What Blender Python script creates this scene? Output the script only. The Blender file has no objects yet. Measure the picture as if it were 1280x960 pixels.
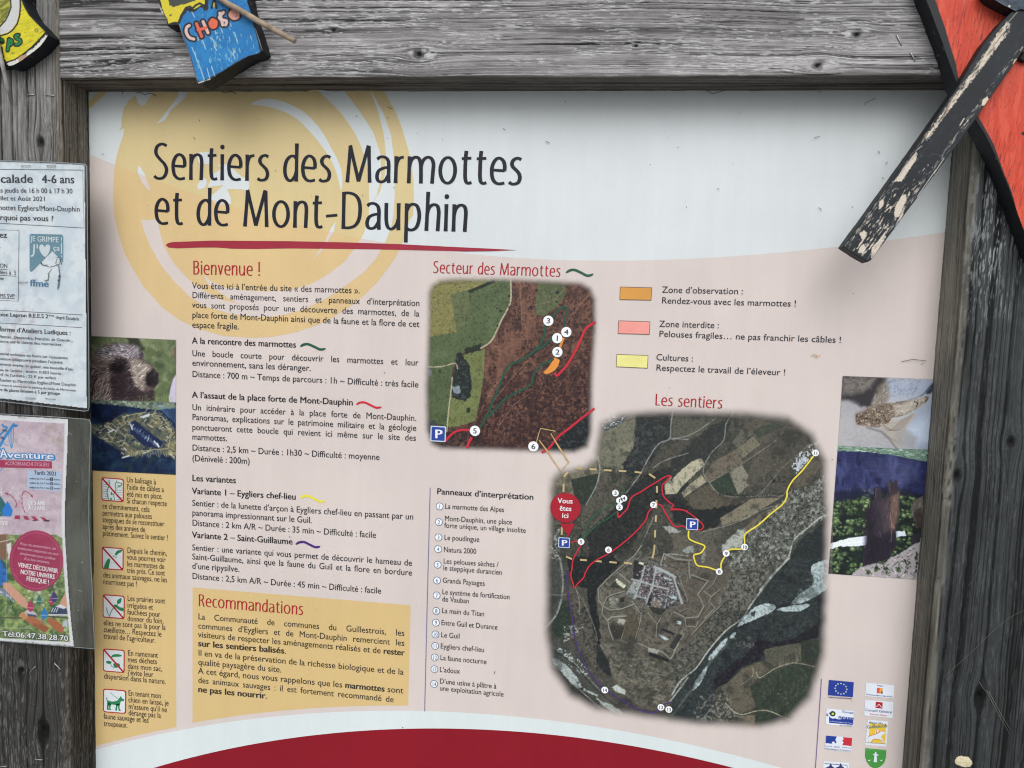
import bpy, math, random
import numpy as np
from mathutils import Matrix, Vector

# ------------------------------------------------------------------ camera, world, sun, exposure
scene = bpy.context.scene
random.seed(5)
W0, H0, F = 1280.0, 960.0, 940.0
_a, _b, _c = 0.08167991, 0.11975633, 0.03503915
_A = np.array([[1, 0, 0], [0, math.cos(_a), -math.sin(_a)], [0, math.sin(_a), math.cos(_a)]])
_B = np.array([[math.cos(_b), 0, math.sin(_b)], [0, 1, 0], [-math.sin(_b), 0, math.cos(_b)]])
_C = np.array([[math.cos(_c), -math.sin(_c), 0], [math.sin(_c), math.cos(_c), 0], [0, 0, 1]])
R = _C @ _A @ _B                                    # board axes (right, down, into) -> camera axes
cam_data = bpy.data.cameras.new('camera')
cam = bpy.data.objects.new('camera', cam_data)
scene.collection.objects.link(cam)
scene.camera = cam
cam_data.sensor_width = 36.0
cam_data.lens = F * 36.0 / W0
cam_data.clip_start = 0.01
cam_data.clip_end = 100.0
right = Vector((R[0, 0], R[0, 2], -R[0, 1]))
up = Vector((-R[1, 0], -R[1, 2], R[1, 1]))
back = Vector((-R[2, 0], -R[2, 2], R[2, 1]))
cam.matrix_world = Matrix(((right.x, up.x, back.x, 0), (right.y, up.y, back.y, -1.0),
                           (right.z, up.z, back.z, 0), (0, 0, 0, 1)))

SUN_EL, SUN_AZ = math.radians(42), math.radians(4)     # high, behind the viewer, through thin cloud
world = bpy.data.worlds.new('World')
scene.world = world
world.use_nodes = True
wn = world.node_tree
sky = wn.nodes.new('ShaderNodeTexSky')
sky.sky_type = 'NISHITA'
sky.sun_disc = False
sky.sun_elevation = SUN_EL
sky.sun_rotation = math.pi - SUN_AZ
sky.dust_density = 4.0
sky.air_density = 1.0
hs = wn.nodes.new('ShaderNodeHueSaturation')             # thin cloud: the same sky, greyer
hs.inputs['Saturation'].default_value = 0.28
wn.links.new(sky.outputs[0], hs.inputs['Color'])
wn.links.new(hs.outputs[0], wn.nodes['Background'].inputs[0])
wn.nodes['Background'].inputs[1].default_value = 0.12
sun = bpy.data.lights.new('sun', 'SUN')
sun.energy = 1.5
sun.angle = math.radians(50)
sun.color = (1.0, 0.985, 0.965)
sun_o = bpy.data.objects.new('sun', sun)
scene.collection.objects.link(sun_o)
sd = Vector((math.sin(SUN_AZ) * math.cos(SUN_EL), -math.cos(SUN_AZ) * math.cos(SUN_EL), math.sin(SUN_EL)))
sun_o.rotation_euler = sd.to_track_quat('Z', 'Y').to_euler()
scene.view_settings.view_transform = 'Standard'
scene.view_settings.look = 'None'
scene.view_settings.exposure = 0.0
scene.view_settings.gamma = 1.0
scene.render.engine = 'CYCLES'
try:
    scene.cycles.transparent_max_bounces = 16
    scene.cycles.filter_width = 1.15
except Exception:
    pass

# ------------------------------------------------------------------ geometry helpers
def rays(px, py):
    px = np.asarray(px, float); py = np.asarray(py, float)
    d = np.stack([(px - W0 / 2) / F, (py - H0 / 2) / F, np.ones_like(px)], -1) @ R
    return d
def P2(px, py, y=0.0):
    """point of the photograph -> (X, Z) on the vertical plane at depth y"""
    d = rays(px, py)
    k = (1.0 + y) / d[..., 2]
    return d[..., 0] * k, -d[..., 1] * k
def PT(pts, y=0.0):
    a = np.asarray(pts, float)
    X, Z = P2(a[:, 0], a[:, 1], y)
    return np.stack([X, Z], 1)
def ppm(px, py, y=0.0):
    x0, z0 = P2(px - 5, py, y); x1, z1 = P2(px + 5, py, y)
    return 10.0 / math.hypot(float(x1 - x0), float(z1 - z0))
def CV(c, pts):
    """coordinates read in an enlarged crop (x0, y0, scale) -> photograph coordinates"""
    return [(c[0] + p[0] / c[2], c[1] + p[1] / c[2]) for p in pts]
def smooth(pts, n=6, closed=False):
    p = np.asarray(pts, float)
    m = len(p)
    out = []
    rng = range(m) if closed else range(m - 1)
    for i in rng:
        if closed:
            a, b, c, d = p[(i - 1) % m], p[i], p[(i + 1) % m], p[(i + 2) % m]
        else:
            a, b, c, d = p[max(i - 1, 0)], p[i], p[i + 1], p[min(i + 2, m - 1)]
        for k in range(n):
            t = k / n
            out.append(0.5 * ((2 * b) + (c - a) * t + (2 * a - 5 * b + 4 * c - d) * t * t + (3 * b - a - 3 * c + d) * t ** 3))
    if not closed:
        out.append(p[-1])
    return np.array(out)
def strip(pts, w, closed=False):
    """two edges of a ribbon of width w (number or array) along pts"""
    p = np.asarray(pts, float)
    if closed:
        t = np.roll(p, -1, 0) - np.roll(p, 1, 0)
    else:
        t = np.gradient(p, axis=0)
    t /= np.maximum(np.linalg.norm(t, axis=1, keepdims=True), 1e-12)
    n = np.stack([-t[:, 1], t[:, 0]], 1)
    w = np.broadcast_to(np.asarray(w, float), (len(p),))[:, None]
    return p + n * w / 2, p - n * w / 2

def finish(me, name, parent=None):
    o = bpy.data.objects.new(name, me)
    scene.collection.objects.link(o)
    if parent is not None:
        o.parent = parent
    return o
def thing(name, label, cat, loc=(0, 0, 0), group=None):
    o = bpy.data.objects.new(name, None)
    scene.collection.objects.link(o)
    o.location = loc
    o.empty_display_size = 0.02
    o['label'] = label; o['category'] = cat
    if group: o['group'] = group
    return o
def tag(o, label=None, cat=None, group=None, kind=None):
    if label: o['label'] = label
    if cat: o['category'] = cat
    if group: o['group'] = group
    if kind: o['kind'] = kind
    return o

LAY = 0.00012
class Sheet:
    """flat printed shapes: polygons in (X, Z), each at its own tiny height above a plane"""
    def __init__(self, y=0.0, layer=1):
        self.v = []; self.f = []; self.m = []; self.mats = []; self.y = y; self.layer = layer
    def mi(self, mat):
        if mat not in self.mats: self.mats.append(mat)
        return self.mats.index(mat)
    def poly(self, pts, mat, dl=0.0):
        b = len(self.v)
        y = self.y - (self.layer + dl) * LAY
        self.v += [(float(x), y, float(z)) for x, z in pts]
        self.f.append(list(range(b, b + len(pts)))); self.m.append(self.mi(mat))
    def ribbon(self, pts, w, mat, dl=0.0, closed=False):
        a, c = strip(pts, w, closed)
        b = len(self.v); n = len(a)
        y = self.y - (self.layer + dl) * LAY
        for i in range(n):
            self.v.append((float(a[i, 0]), y, float(a[i, 1])))
            self.v.append((float(c[i, 0]), y, float(c[i, 1])))
        for i in range(n if closed else n - 1):
            j = (i + 1) % n
            self.f.append([b + 2 * i, b + 2 * i + 1, b + 2 * j + 1, b + 2 * j]); self.m.append(self.mi(mat))
    def disc(self, c, r, mat, dl=0.0, n=24):
        self.poly([(c[0] + r * math.cos(2 * math.pi * k / n), c[1] + r * math.sin(2 * math.pi * k / n)) for k in range(n)], mat, dl)
    def raw(self, verts2, tris, mat, dl=0.0):
        b = len(self.v)
        y = self.y - (self.layer + dl) * LAY
        self.v += [(float(x), y, float(z)) for x, z in verts2]
        k = self.mi(mat)
        self.f += [[b + i for i in t] for t in tris]; self.m += [k] * len(tris)
    # the same in photograph coordinates
    def ppoly(self, pts, mat, dl=0.0, sm=0):
        p = smooth(pts, sm, True) if sm else pts
        self.poly(PT(p, self.y), mat, dl)
    def pline(self, pts, wpx, mat, dl=0.0, sm=0, closed=False):
        p = smooth(pts, sm, closed) if sm else np.asarray(pts, float)
        m = 1.0 / ppm(float(p[:, 0].mean()), float(p[:, 1].mean()), self.y)
        self.ribbon(PT(p, self.y), np.asarray(wpx, float) * m, mat, dl, closed)
    def pdisc(self, c, rpx, mat, dl=0.0, n=24):
        X, Z = P2(c[0], c[1], self.y)
        self.disc((float(X), float(Z)), rpx / ppm(c[0], c[1], self.y), mat, dl, n)
    def build(self, name, parent=None, off=(0, 0, 0)):
        me = bpy.data.meshes.new(name)
        v = self.v
        if off != (0, 0, 0):
            v = [(a - off[0], b - off[1], c - off[2]) for a, b, c in v]
        me.from_pydata(v, [], self.f)
        for m in self.mats: me.materials.append(m)
        me.polygons.foreach_set('material_index', self.m)
        # all faces look at the viewer (-Y)
        nrm = np.zeros(len(me.polygons) * 3); me.polygons.foreach_get('normal', nrm)
        nrm = nrm.reshape(-1, 3)
        if (nrm[:, 1] > 0).any():
            import bmesh
            bm = bmesh.new(); bm.from_mesh(me)
            for f in bm.faces:
                if f.normal.y > 0: f.normal_flip()
            bm.to_mesh(me); bm.free()
        return finish(me, name, parent)

# ------------------------------------------------------------------ materials
def lin(c):
    c = np.asarray(c, float) / 255.0
    return np.where(c <= 0.04045, c / 12.92, ((c + 0.055) / 1.055) ** 2.4)
def rgba(c):
    l = lin(c)
    return (float(l[0]), float(l[1]), float(l[2]), 1.0)
class N:
    """short-hand for node trees"""
    def __init__(self, name):
        self.m = bpy.data.materials.new(name); self.m.use_nodes = True
        self.t = self.m.node_tree; self.b = self.t.nodes['Principled BSDF']
        self.out = self.t.nodes['Material Output']
    def n(self, typ, **kw):
        o = self.t.nodes.new('ShaderNode' + typ)
        for k, v in kw.items(): setattr(o, k, v)
        return o
    def l(self, a, b): self.t.links.new(a, b)
    def noise(self, scale, det=3, vec=None, rough=0.55):
        o = self.n('TexNoise'); o.inputs['Scale'].default_value = scale; o.inputs['Detail'].default_value = det
        o.inputs['Roughness'].default_value = rough
        if vec is not None: self.l(vec, o.inputs['Vector'])
        return o.outputs[0]
    def coord(self, scale=(1, 1, 1), off=(0, 0, 0)):
        tc = self.n('TexCoord'); mp = self.n('Mapping')
        mp.inputs['Scale'].default_value = scale; mp.inputs['Location'].default_value = off
        self.l(tc.outputs['Object'], mp.inputs[0]); return mp.outputs[0]
    def ramp(self, fac, stops):
        o = self.n('ValToRGB'); e = o.color_ramp.elements
        while len(e) < len(stops): e.new(0.5)
        for i, (p, c) in enumerate(stops):
            e[i].position = p; e[i].color = c if len(c) == 4 else (c[0], c[1], c[2], 1)
        self.l(fac, o.inputs[0]); return o.outputs[0]
    def mix(self, f, a, b, mode='MIX'):
        o = self.n('Mix'); o.data_type = 'RGBA'; o.blend_type = mode
        for s, v in ((0, f), (6, a), (7, b)):
            if isinstance(v, (int, float)): o.inputs[s].default_value = v
            elif isinstance(v, tuple): o.inputs[s].default_value = v
            else: self.l(v, o.inputs[s])
        return o.outputs[2]
    def math(self, op, a, b=None):
        o = self.n('Math'); o.operation = op
        for s, v in ((0, a), (1, b)):
            if v is None: continue
            if isinstance(v, (int, float)): o.inputs[s].default_value = v
            else: self.l(v, o.inputs[s])
        return o.outputs[0]
    def bump(self, h, strength=0.3, dist=0.001):
        o = self.n('Bump'); o.inputs['Strength'].default_value = strength; o.inputs['Distance'].default_value = dist
        self.l(h, o.inputs['Height']); self.l(o.outputs[0], self.b.inputs['Normal'])
    def rough(self, v): self.b.inputs['Roughness'].default_value = v; return self
    def spec(self, v): self.b.inputs['Specular IOR Level'].default_value = v; return self

def wear_print(g, col, amt=0.10):
    """faded print: faint cloudy tone, fine grain and a little grime"""
    n1 = g.noise(5.5, 4, g.coord()); n2 = g.noise(420, 2, g.coord()); n3 = g.noise(60, 4, g.coord((1, 1, 0.12)))
    lo = 1.0 - amt
    r1 = g.ramp(n1, [(0.3, (lo, lo, lo)), (0.7, (1, 1, 1))])
    r2 = g.ramp(n2, [(0.25, (0.95, 0.95, 0.95)), (0.75, (1.0, 1.0, 1.0))])
    r3 = g.ramp(n3, [(0.35, (0.972, 0.972, 0.966)), (0.65, (1, 1, 1))])
    return g.mix(1.0, g.mix(1.0, g.mix(1.0, col, r1, 'MULTIPLY'), r2, 'MULTIPLY'), r3, 'MULTIPLY')
_ink = {}
def ink(c, name=None, rough=0.5, worn=True):
    key = (tuple(c), rough)
    if key in _ink: return _ink[key]
    g = N(name or 'printed_ink')
    col = rgba(c)
    if worn:
        n1 = g.noise(30, 4, g.coord())
        r1 = g.ramp(n1, [(0.3, (0.93, 0.93, 0.93)), (0.7, (1.06, 1.06, 1.06))])
        g.l(g.mix(1.0, col, r1, 'MULTIPLY'), g.b.inputs['Base Color'])
    else:
        g.b.inputs['Base Color'].default_value = col
    g.rough(rough).spec(0.3)
    _ink[key] = g.m
    return g.m

# header / body boundary printed on the board
BND = [(111, 192.5), (142.5, 205), (172, 216.7), (198.8, 228), (245.6, 243), (402, 285.6), (442.5, 295), (523, 313), (649, 322.5), (750, 325),
       (860, 323), (980, 315.4), (1050.8, 308), (1146, 296), (1180, 289.6)]
_bp = PT(BND)
BCO = np.polyfit(_bp[:, 0], _bp[:, 1], 5)
def two_tone(name, top, bottom, amt=0.10):
    g = N(name)
    tc = g.n('TexCoord'); sx = g.n('SeparateXYZ'); g.l(tc.outputs['Object'], sx.inputs[0])
    x, z = sx.outputs[0], sx.outputs[2]
    acc = float(BCO[0])
    for k in BCO[1:]:
        acc = g.math('ADD', g.math('MULTIPLY', acc, x), float(k))
    s = g.math('GREATER_THAN', z, acc)
    col = g.mix(s, rgba(bottom), rgba(top))
    g.l(wear_print(g, col, amt), g.b.inputs['Base Color'])
    g.rough(0.42).spec(0.25)
    g.bump(g.noise(500, 2, g.coord()), 0.05, 0.0003)
    return g.m
M_PAPER = two_tone('printed_panel_ground', (214, 222, 226), (213, 203, 200))
M_GOLD = two_tone('gold_print', (214, 196, 148), (216, 190, 141))
M_GOLD2 = two_tone('gold_box_print', (212, 186, 132), (212, 186, 132), 0.06)
M_WHITE_ARC = two_tone('white_arc_print', (214, 225, 228), (214, 225, 228), 0.06)
M_RED_ARC = two_tone('red_arc_print', (138, 22, 38), (138, 22, 38), 0.12)
INK = ink((38, 38, 46)); INKB = ink((22, 22, 30)); NAVY = ink((16, 20, 36)); RED = ink((160, 32, 42)); WHITE = ink((228, 230, 234))

def canvas_mat(name, rough=0.5, spec=0.3, alpha=False, grain=0.06, bump=0.0):
    g = N(name)
    a = g.n('Attribute'); a.attribute_name = 'Col'
    n2 = g.noise(650, 2, g.coord())
    r = g.ramp(n2, [(0.25, (1 - grain,) * 3), (0.75, (1 + grain,) * 3)])
    g.l(g.mix(1.0, a.outputs['Color'], r, 'MULTIPLY'), g.b.inputs['Base Color'])
    if alpha: g.l(a.outputs['Alpha'], g.b.inputs['Alpha'])
    g.rough(rough).spec(spec)
    if bump: g.bump(g.noise(300, 3, g.coord()), bump, 0.0006)
    return g.m
M_CAN = canvas_mat('printed_picture'); M_CANA = canvas_mat('printed_map', alpha=True)
M_PAINT = canvas_mat('weathered_paint', 0.55, 0.35, bump=0.35)

# ------------------------------------------------------------------ noise
def _hash(i, j, seed):
    h = (i.astype(np.int64) * 374761393 + j.astype(np.int64) * 668265263 + seed * 1442695041) & 0xffffffff
    h = ((h ^ (h >> 13)) * 1274126177) & 0xffffffff
    h = (h ^ (h >> 16)) & 0xffffffff
    return h.astype(np.float64) / 4294967295.0
def vn(x, y, seed=0):
    xi = np.floor(x); yi = np.floor(y); fx = x - xi; fy = y - yi
    fx = fx * fx * (3 - 2 * fx); fy = fy * fy * (3 - 2 * fy)
    xi = xi.astype(np.int64); yi = yi.astype(np.int64)
    a = _hash(xi, yi, seed); b = _hash(xi + 1, yi, seed); c = _hash(xi, yi + 1, seed); d = _hash(xi + 1, yi + 1, seed)
    return (a * (1 - fx) + b * fx) * (1 - fy) + (c * (1 - fx) + d * fx) * fy
def fbm(x, y, seed=0, o=4, g=0.5):
    s = 0; a = 1; t = 0
    for k in range(o):
        s = s + a * vn(x * 2 ** k, y * 2 ** k, seed + 17 * k); t += a; a *= g
    return s / t
def ss(a, b, x):
    t = np.clip((x - a) / (b - a), 0, 1); return t * t * (3 - 2 * t)

# ------------------------------------------------------------------ painted pictures (a fine grid of coloured points)
class Canvas:
    def __init__(self, x0, y0, x1, y1, s, y=0.0, base=(128, 128, 128)):
        self.y = y; self.s = s
        nx = int((x1 - x0) * s) + 1; ny = int((y1 - y0) * s) + 1
        self.X, self.Y = np.meshgrid(np.linspace(x0, x1, nx), np.linspace(y0, y1, ny))
        self.x0, self.y0, self.x1, self.y1 = x0, y0, x1, y1; self.nx = nx; self.ny = ny
        self.c = np.ones((ny, nx, 3)) * np.array(base, float)
        self.a = np.ones((ny, nx))
    def win(self, pts, m):
        p = np.asarray(pts, float)
        i0 = max(int((p[:, 0].min() - m - self.x0) * self.s), 0); i1 = min(int((p[:, 0].max() + m - self.x0) * self.s) + 2, self.nx)
        j0 = max(int((p[:, 1].min() - m - self.y0) * self.s), 0); j1 = min(int((p[:, 1].max() + m - self.y0) * self.s) + 2, self.ny)
        return slice(j0, max(j1, j0)), slice(i0, max(i1, i0))
    def sd(self, pts, X, Y):
        p = np.asarray(pts, float); n = len(p)
        d = np.full(X.shape, 1e9); inside = np.zeros(X.shape, bool)
        for i in range(n):
            ax, ay = p[i]; bx, by = p[(i + 1) % n]
            ex, ey = bx - ax, by - ay
            L = ex * ex + ey * ey + 1e-12
            t = np.clip(((X - ax) * ex + (Y - ay) * ey) / L, 0, 1)
            d = np.minimum(d, (X - ax - t * ex) ** 2 + (Y - ay - t * ey) ** 2)
            if ay != by:
                cond = ((ay > Y) != (by > Y)) & (X < ex * (Y - ay) / (by - ay) + ax)
                inside ^= cond
        d = np.sqrt(d)
        return np.where(inside, -d, d)
    def ld(self, pts, X, Y):
        p = np.asarray(pts, float); d = np.full(X.shape, 1e9)
        for i in range(len(p) - 1):
            ax, ay = p[i]; bx, by = p[i + 1]; ex, ey = bx - ax, by - ay; L = ex * ex + ey * ey + 1e-12
            t = np.clip(((X - ax) * ex + (Y - ay) * ey) / L, 0, 1)
            d = np.minimum(d, (X - ax - t * ex) ** 2 + (Y - ay - t * ey) ** 2)
        return np.sqrt(d)
    def _put(self, w, m, col):
        self.c[w] = self.c[w] * (1 - m[..., None]) + np.asarray(col, float) * m[..., None]
    def poly(self, pts, col, soft=0.5, al=1.0, wob=0.0, ws=0.3, sm=0):
        """filled shape; wob = raggedness of its outline in px"""
        if sm: pts = smooth(pts, sm, True)
        w = self.win(pts, soft * 2 + wob + 1)
        X, Y = self.X[w], self.Y[w]
        if X.size == 0: return
        d = self.sd(pts, X, Y)
        if wob: d = d + (fbm(X * ws, Y * ws, int(abs(pts[0][0] * 7)) % 97, 3) - 0.5) * 2 * wob
        self._put(w, (1 - ss(-soft, soft, d)) * al, col)
    def mask(self, pts, soft=0.5, sm=0, wob=0, ws=0.3):
        if sm: pts = smooth(pts, sm, True)
        d = self.sd(pts, self.X, self.Y)
        if wob: d = d + (fbm(self.X * ws, self.Y * ws, 31, 3) - 0.5) * 2 * wob
        return 1 - ss(-soft, soft, d)
    def tex(self, pts, cols, scale, lo=0.45, hi=0.6, seed=1, al=1.0, soft=1.0, ax=1.0, ay=1.0, rot=0.0, sm=0, wob=0):
        """mottled colour over an area (pts None = everywhere)"""
        if pts is None: w = (slice(None), slice(None)); m = 1.0
        else:
            if sm: pts = smooth(pts, sm, True)
            w = self.win(pts, soft + wob + 1)
            d = self.sd(pts, self.X[w], self.Y[w])
            if wob: d = d + (fbm(self.X[w] * .3, self.Y[w] * .3, seed, 3) - 0.5) * 2 * wob
            m = 1 - ss(-soft, soft, d)
        X, Y = self.X[w], self.Y[w]
        if X.size == 0: return
        c, s = math.cos(rot), math.sin(rot)
        u, v = (X * c + Y * s) * ax * scale, (-X * s + Y * c) * ay * scale
        n = fbm(u, v, seed, 4, 0.6); lo -= .03; hi += .045
        self._put(w, ss(lo, hi, n) * m * al, cols)
    def line(self, pts, wd, col, al=1.0, soft=0.45, sm=0, dash=None):
        if sm: pts = smooth(pts, sm)
        w = self.win(pts, wd + 2)
        X, Y = self.X[w], self.Y[w]
        if X.size == 0: return
        d = self.ld(pts, X, Y)
        self._put(w, (1 - ss(wd / 2 - soft, wd / 2 + soft, d)) * al, col)
    def disc(self, c, r, col, soft=0.5, al=1.0, rx=1.0):
        pts = [(c[0] - r * 1.5, c[1] - r * 1.5), (c[0] + r * 1.5, c[1] + r * 1.5)]
        w = self.win(pts, 1)
        X, Y = self.X[w], self.Y[w]
        if X.size == 0: return
        d = np.hypot((X - c[0]) / rx, Y - c[1]) - r
        self._put(w, (1 - ss(-soft, soft, d)) * al, col)
    def grain(self, amt, seed=3, scale=1.5):
        n = vn(self.X * scale, self.Y * scale, seed) - 0.5
        self.c = self.c * (1 + n[..., None] * amt)
    def build(self, name, parent=None, mat=None, layer=1, off=(0, 0, 0), rel=None):
        yy = self.y - layer * LAY
        X, Z = P2(self.X, self.Y, self.y)
        Yw = np.full(X.shape, yy)
        if rel is not None: Yw = Yw + rel
        co = np.stack([X - off[0], Yw - off[1], Z - off[2]], -1).reshape(-1, 3)
        keep = (self.a > 0.012)
        idx = np.arange(self.nx * self.ny).reshape(self.ny, self.nx)
        k = keep[:-1, :-1] | keep[1:, :-1] | keep[:-1, 1:] | keep[1:, 1:]
        q = np.stack([idx[1:, :-1], idx[1:, 1:], idx[:-1, 1:], idx[:-1, :-1]], -1)[k]
        used = np.zeros(self.nx * self.ny, bool); used[q.ravel()] = True
        remap = np.cumsum(used) - 1
        q = remap[q]; co = co[used]
        colr = np.concatenate([lin(np.clip(self.c, 0, 255)), self.a[..., None]], -1).reshape(-1, 4)[used]
        me = mesh_np(name, co, q)
        at = me.color_attributes.new('Col', 'FLOAT_COLOR', 'POINT')
        at.data.foreach_set('color', colr.astype(np.float32).ravel())
        me.materials.append(mat or M_CAN)
        return finish(me, name, parent)
def mesh_np(name, co, q):
    me = bpy.data.meshes.new(name)
    me.vertices.add(len(co)); me.vertices.foreach_set('co', np.asarray(co, np.float32).ravel())
    me.loops.add(q.size); me.loops.foreach_set('vertex_index', q.astype(np.int32).ravel())
    me.polygons.add(len(q)); me.polygons.foreach_set('loop_start', np.arange(0, q.size, 4, dtype=np.int32))
    me.update(calc_edges=True)
    return me

# ------------------------------------------------------------------ text from Blender's built-in face
class Face:
    def __init__(self, shifts=((0, 0),), res=3):
        self.sh = shifts
        self.cu = bpy.data.curves.new('tmp_face', 'FONT'); self.cu.size = 1.0
        self.cu.resolution_u = res
        self.o = bpy.data.objects.new('tmp_face', self.cu); scene.collection.objects.link(self.o)
        self.g = {}
        self._hh = self._w('HH')
        self.cap = None
        v, t = self._mesh('H'); self.cap = float(v[:, 1].max())
    def _mesh(self, s):
        self.cu.body = s
        bpy.context.view_layer.update()
        dg = bpy.context.evaluated_depsgraph_get()
        me = self.o.evaluated_get(dg).to_mesh()
        n = len(me.vertices); v = np.zeros(n * 3); me.vertices.foreach_get('co', v)
        me.calc_loop_triangles(); t = np.zeros(len(me.loop_triangles) * 3, np.int32); me.loop_triangles.foreach_get('vertices', t)
        v = v.reshape(-1, 3)[:, :2].copy(); t = t.reshape(-1, 3).copy()
        self.o.evaluated_get(dg).to_mesh_clear()
        return v, t
    def _w(self, s):
        v, t = self._mesh(s); return float(v[:, 0].max())
    def get(self, ch):
        if ch not in self.g:
            adv = self._w('H' + ch + 'H') - self._hh + 0.0
            if ch == ' ': self.g[ch] = (None, None, adv)
            else:
                v, t = self._mesh(ch); self.g[ch] = (v, t, adv)
        return self.g[ch]
    def done(self):
        bpy.data.objects.remove(self.o); bpy.data.curves.remove(self.cu)
FACE = Face(((-.004, 0), (.004, 0)))
BOLD = Face(((-.016, 0), (.016, 0), (0, .006))); HEAVY = Face(((-.03, -.004), (-.01, .006), (.012, -.004), (.03, .006)))
FAT = Face([(.075 * math.cos(k * math.pi / 4), .075 * math.sin(k * math.pi / 4)) for k in range(8)] + [(0, 0)])

def place_text(sh, s, p0, p1, cap, mat, face=None, just=None, dl=0.0, shear=0.0):
    """text s from photograph point p0 (baseline, left) to p1 (baseline, right); cap = capital height in px;
    just = fixed width factor (the spaces then take up the rest)"""
    face = face or FACE
    runs = s if isinstance(s, list) else [(s, face)]
    y = sh.y
    A = PT([p0, p1], y)
    T = float(np.hypot(*(A[1] - A[0])))
    d = (A[1] - A[0]) / T; nrm = np.array([-d[1], d[0]])
    size = cap / ppm((p0[0] + p1[0]) / 2, (p0[1] + p1[1]) / 2, y) / FACE.cap
    wid = 0.0; ns = 0
    for st, fc in runs:
        for ch in st:
            a = fc.get(ch)[2]
            wid += a
            if ch == ' ': ns += 1
    wid -= 0.06
    if just and ns:
        sx = just; extra = (T / size - wid * sx) / ns
        if extra < -0.10: sx = T / size / wid; extra = 0
    else:
        sx = T / size / wid; extra = 0.0
    x = -0.03 * sx
    k = 0
    for st, fc in runs:
        for ch in st:
            v, t, adv = fc.get(ch)
            if v is not None:
                for si, (ox, oy) in enumerate(fc.sh):
                    q = np.stack([x + (v[:, 0] + ox) * sx + v[:, 1] * shear, v[:, 1] + oy], 1) * size
                    w = A[0] + q[:, :1] * d + q[:, 1:] * nrm
                    sh.raw(w, t, mat, dl + 0.14 * si + 0.07 * (k % 2))
            x += adv * sx + (extra if ch == ' ' else 0)
            k += 1
    return sx

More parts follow.
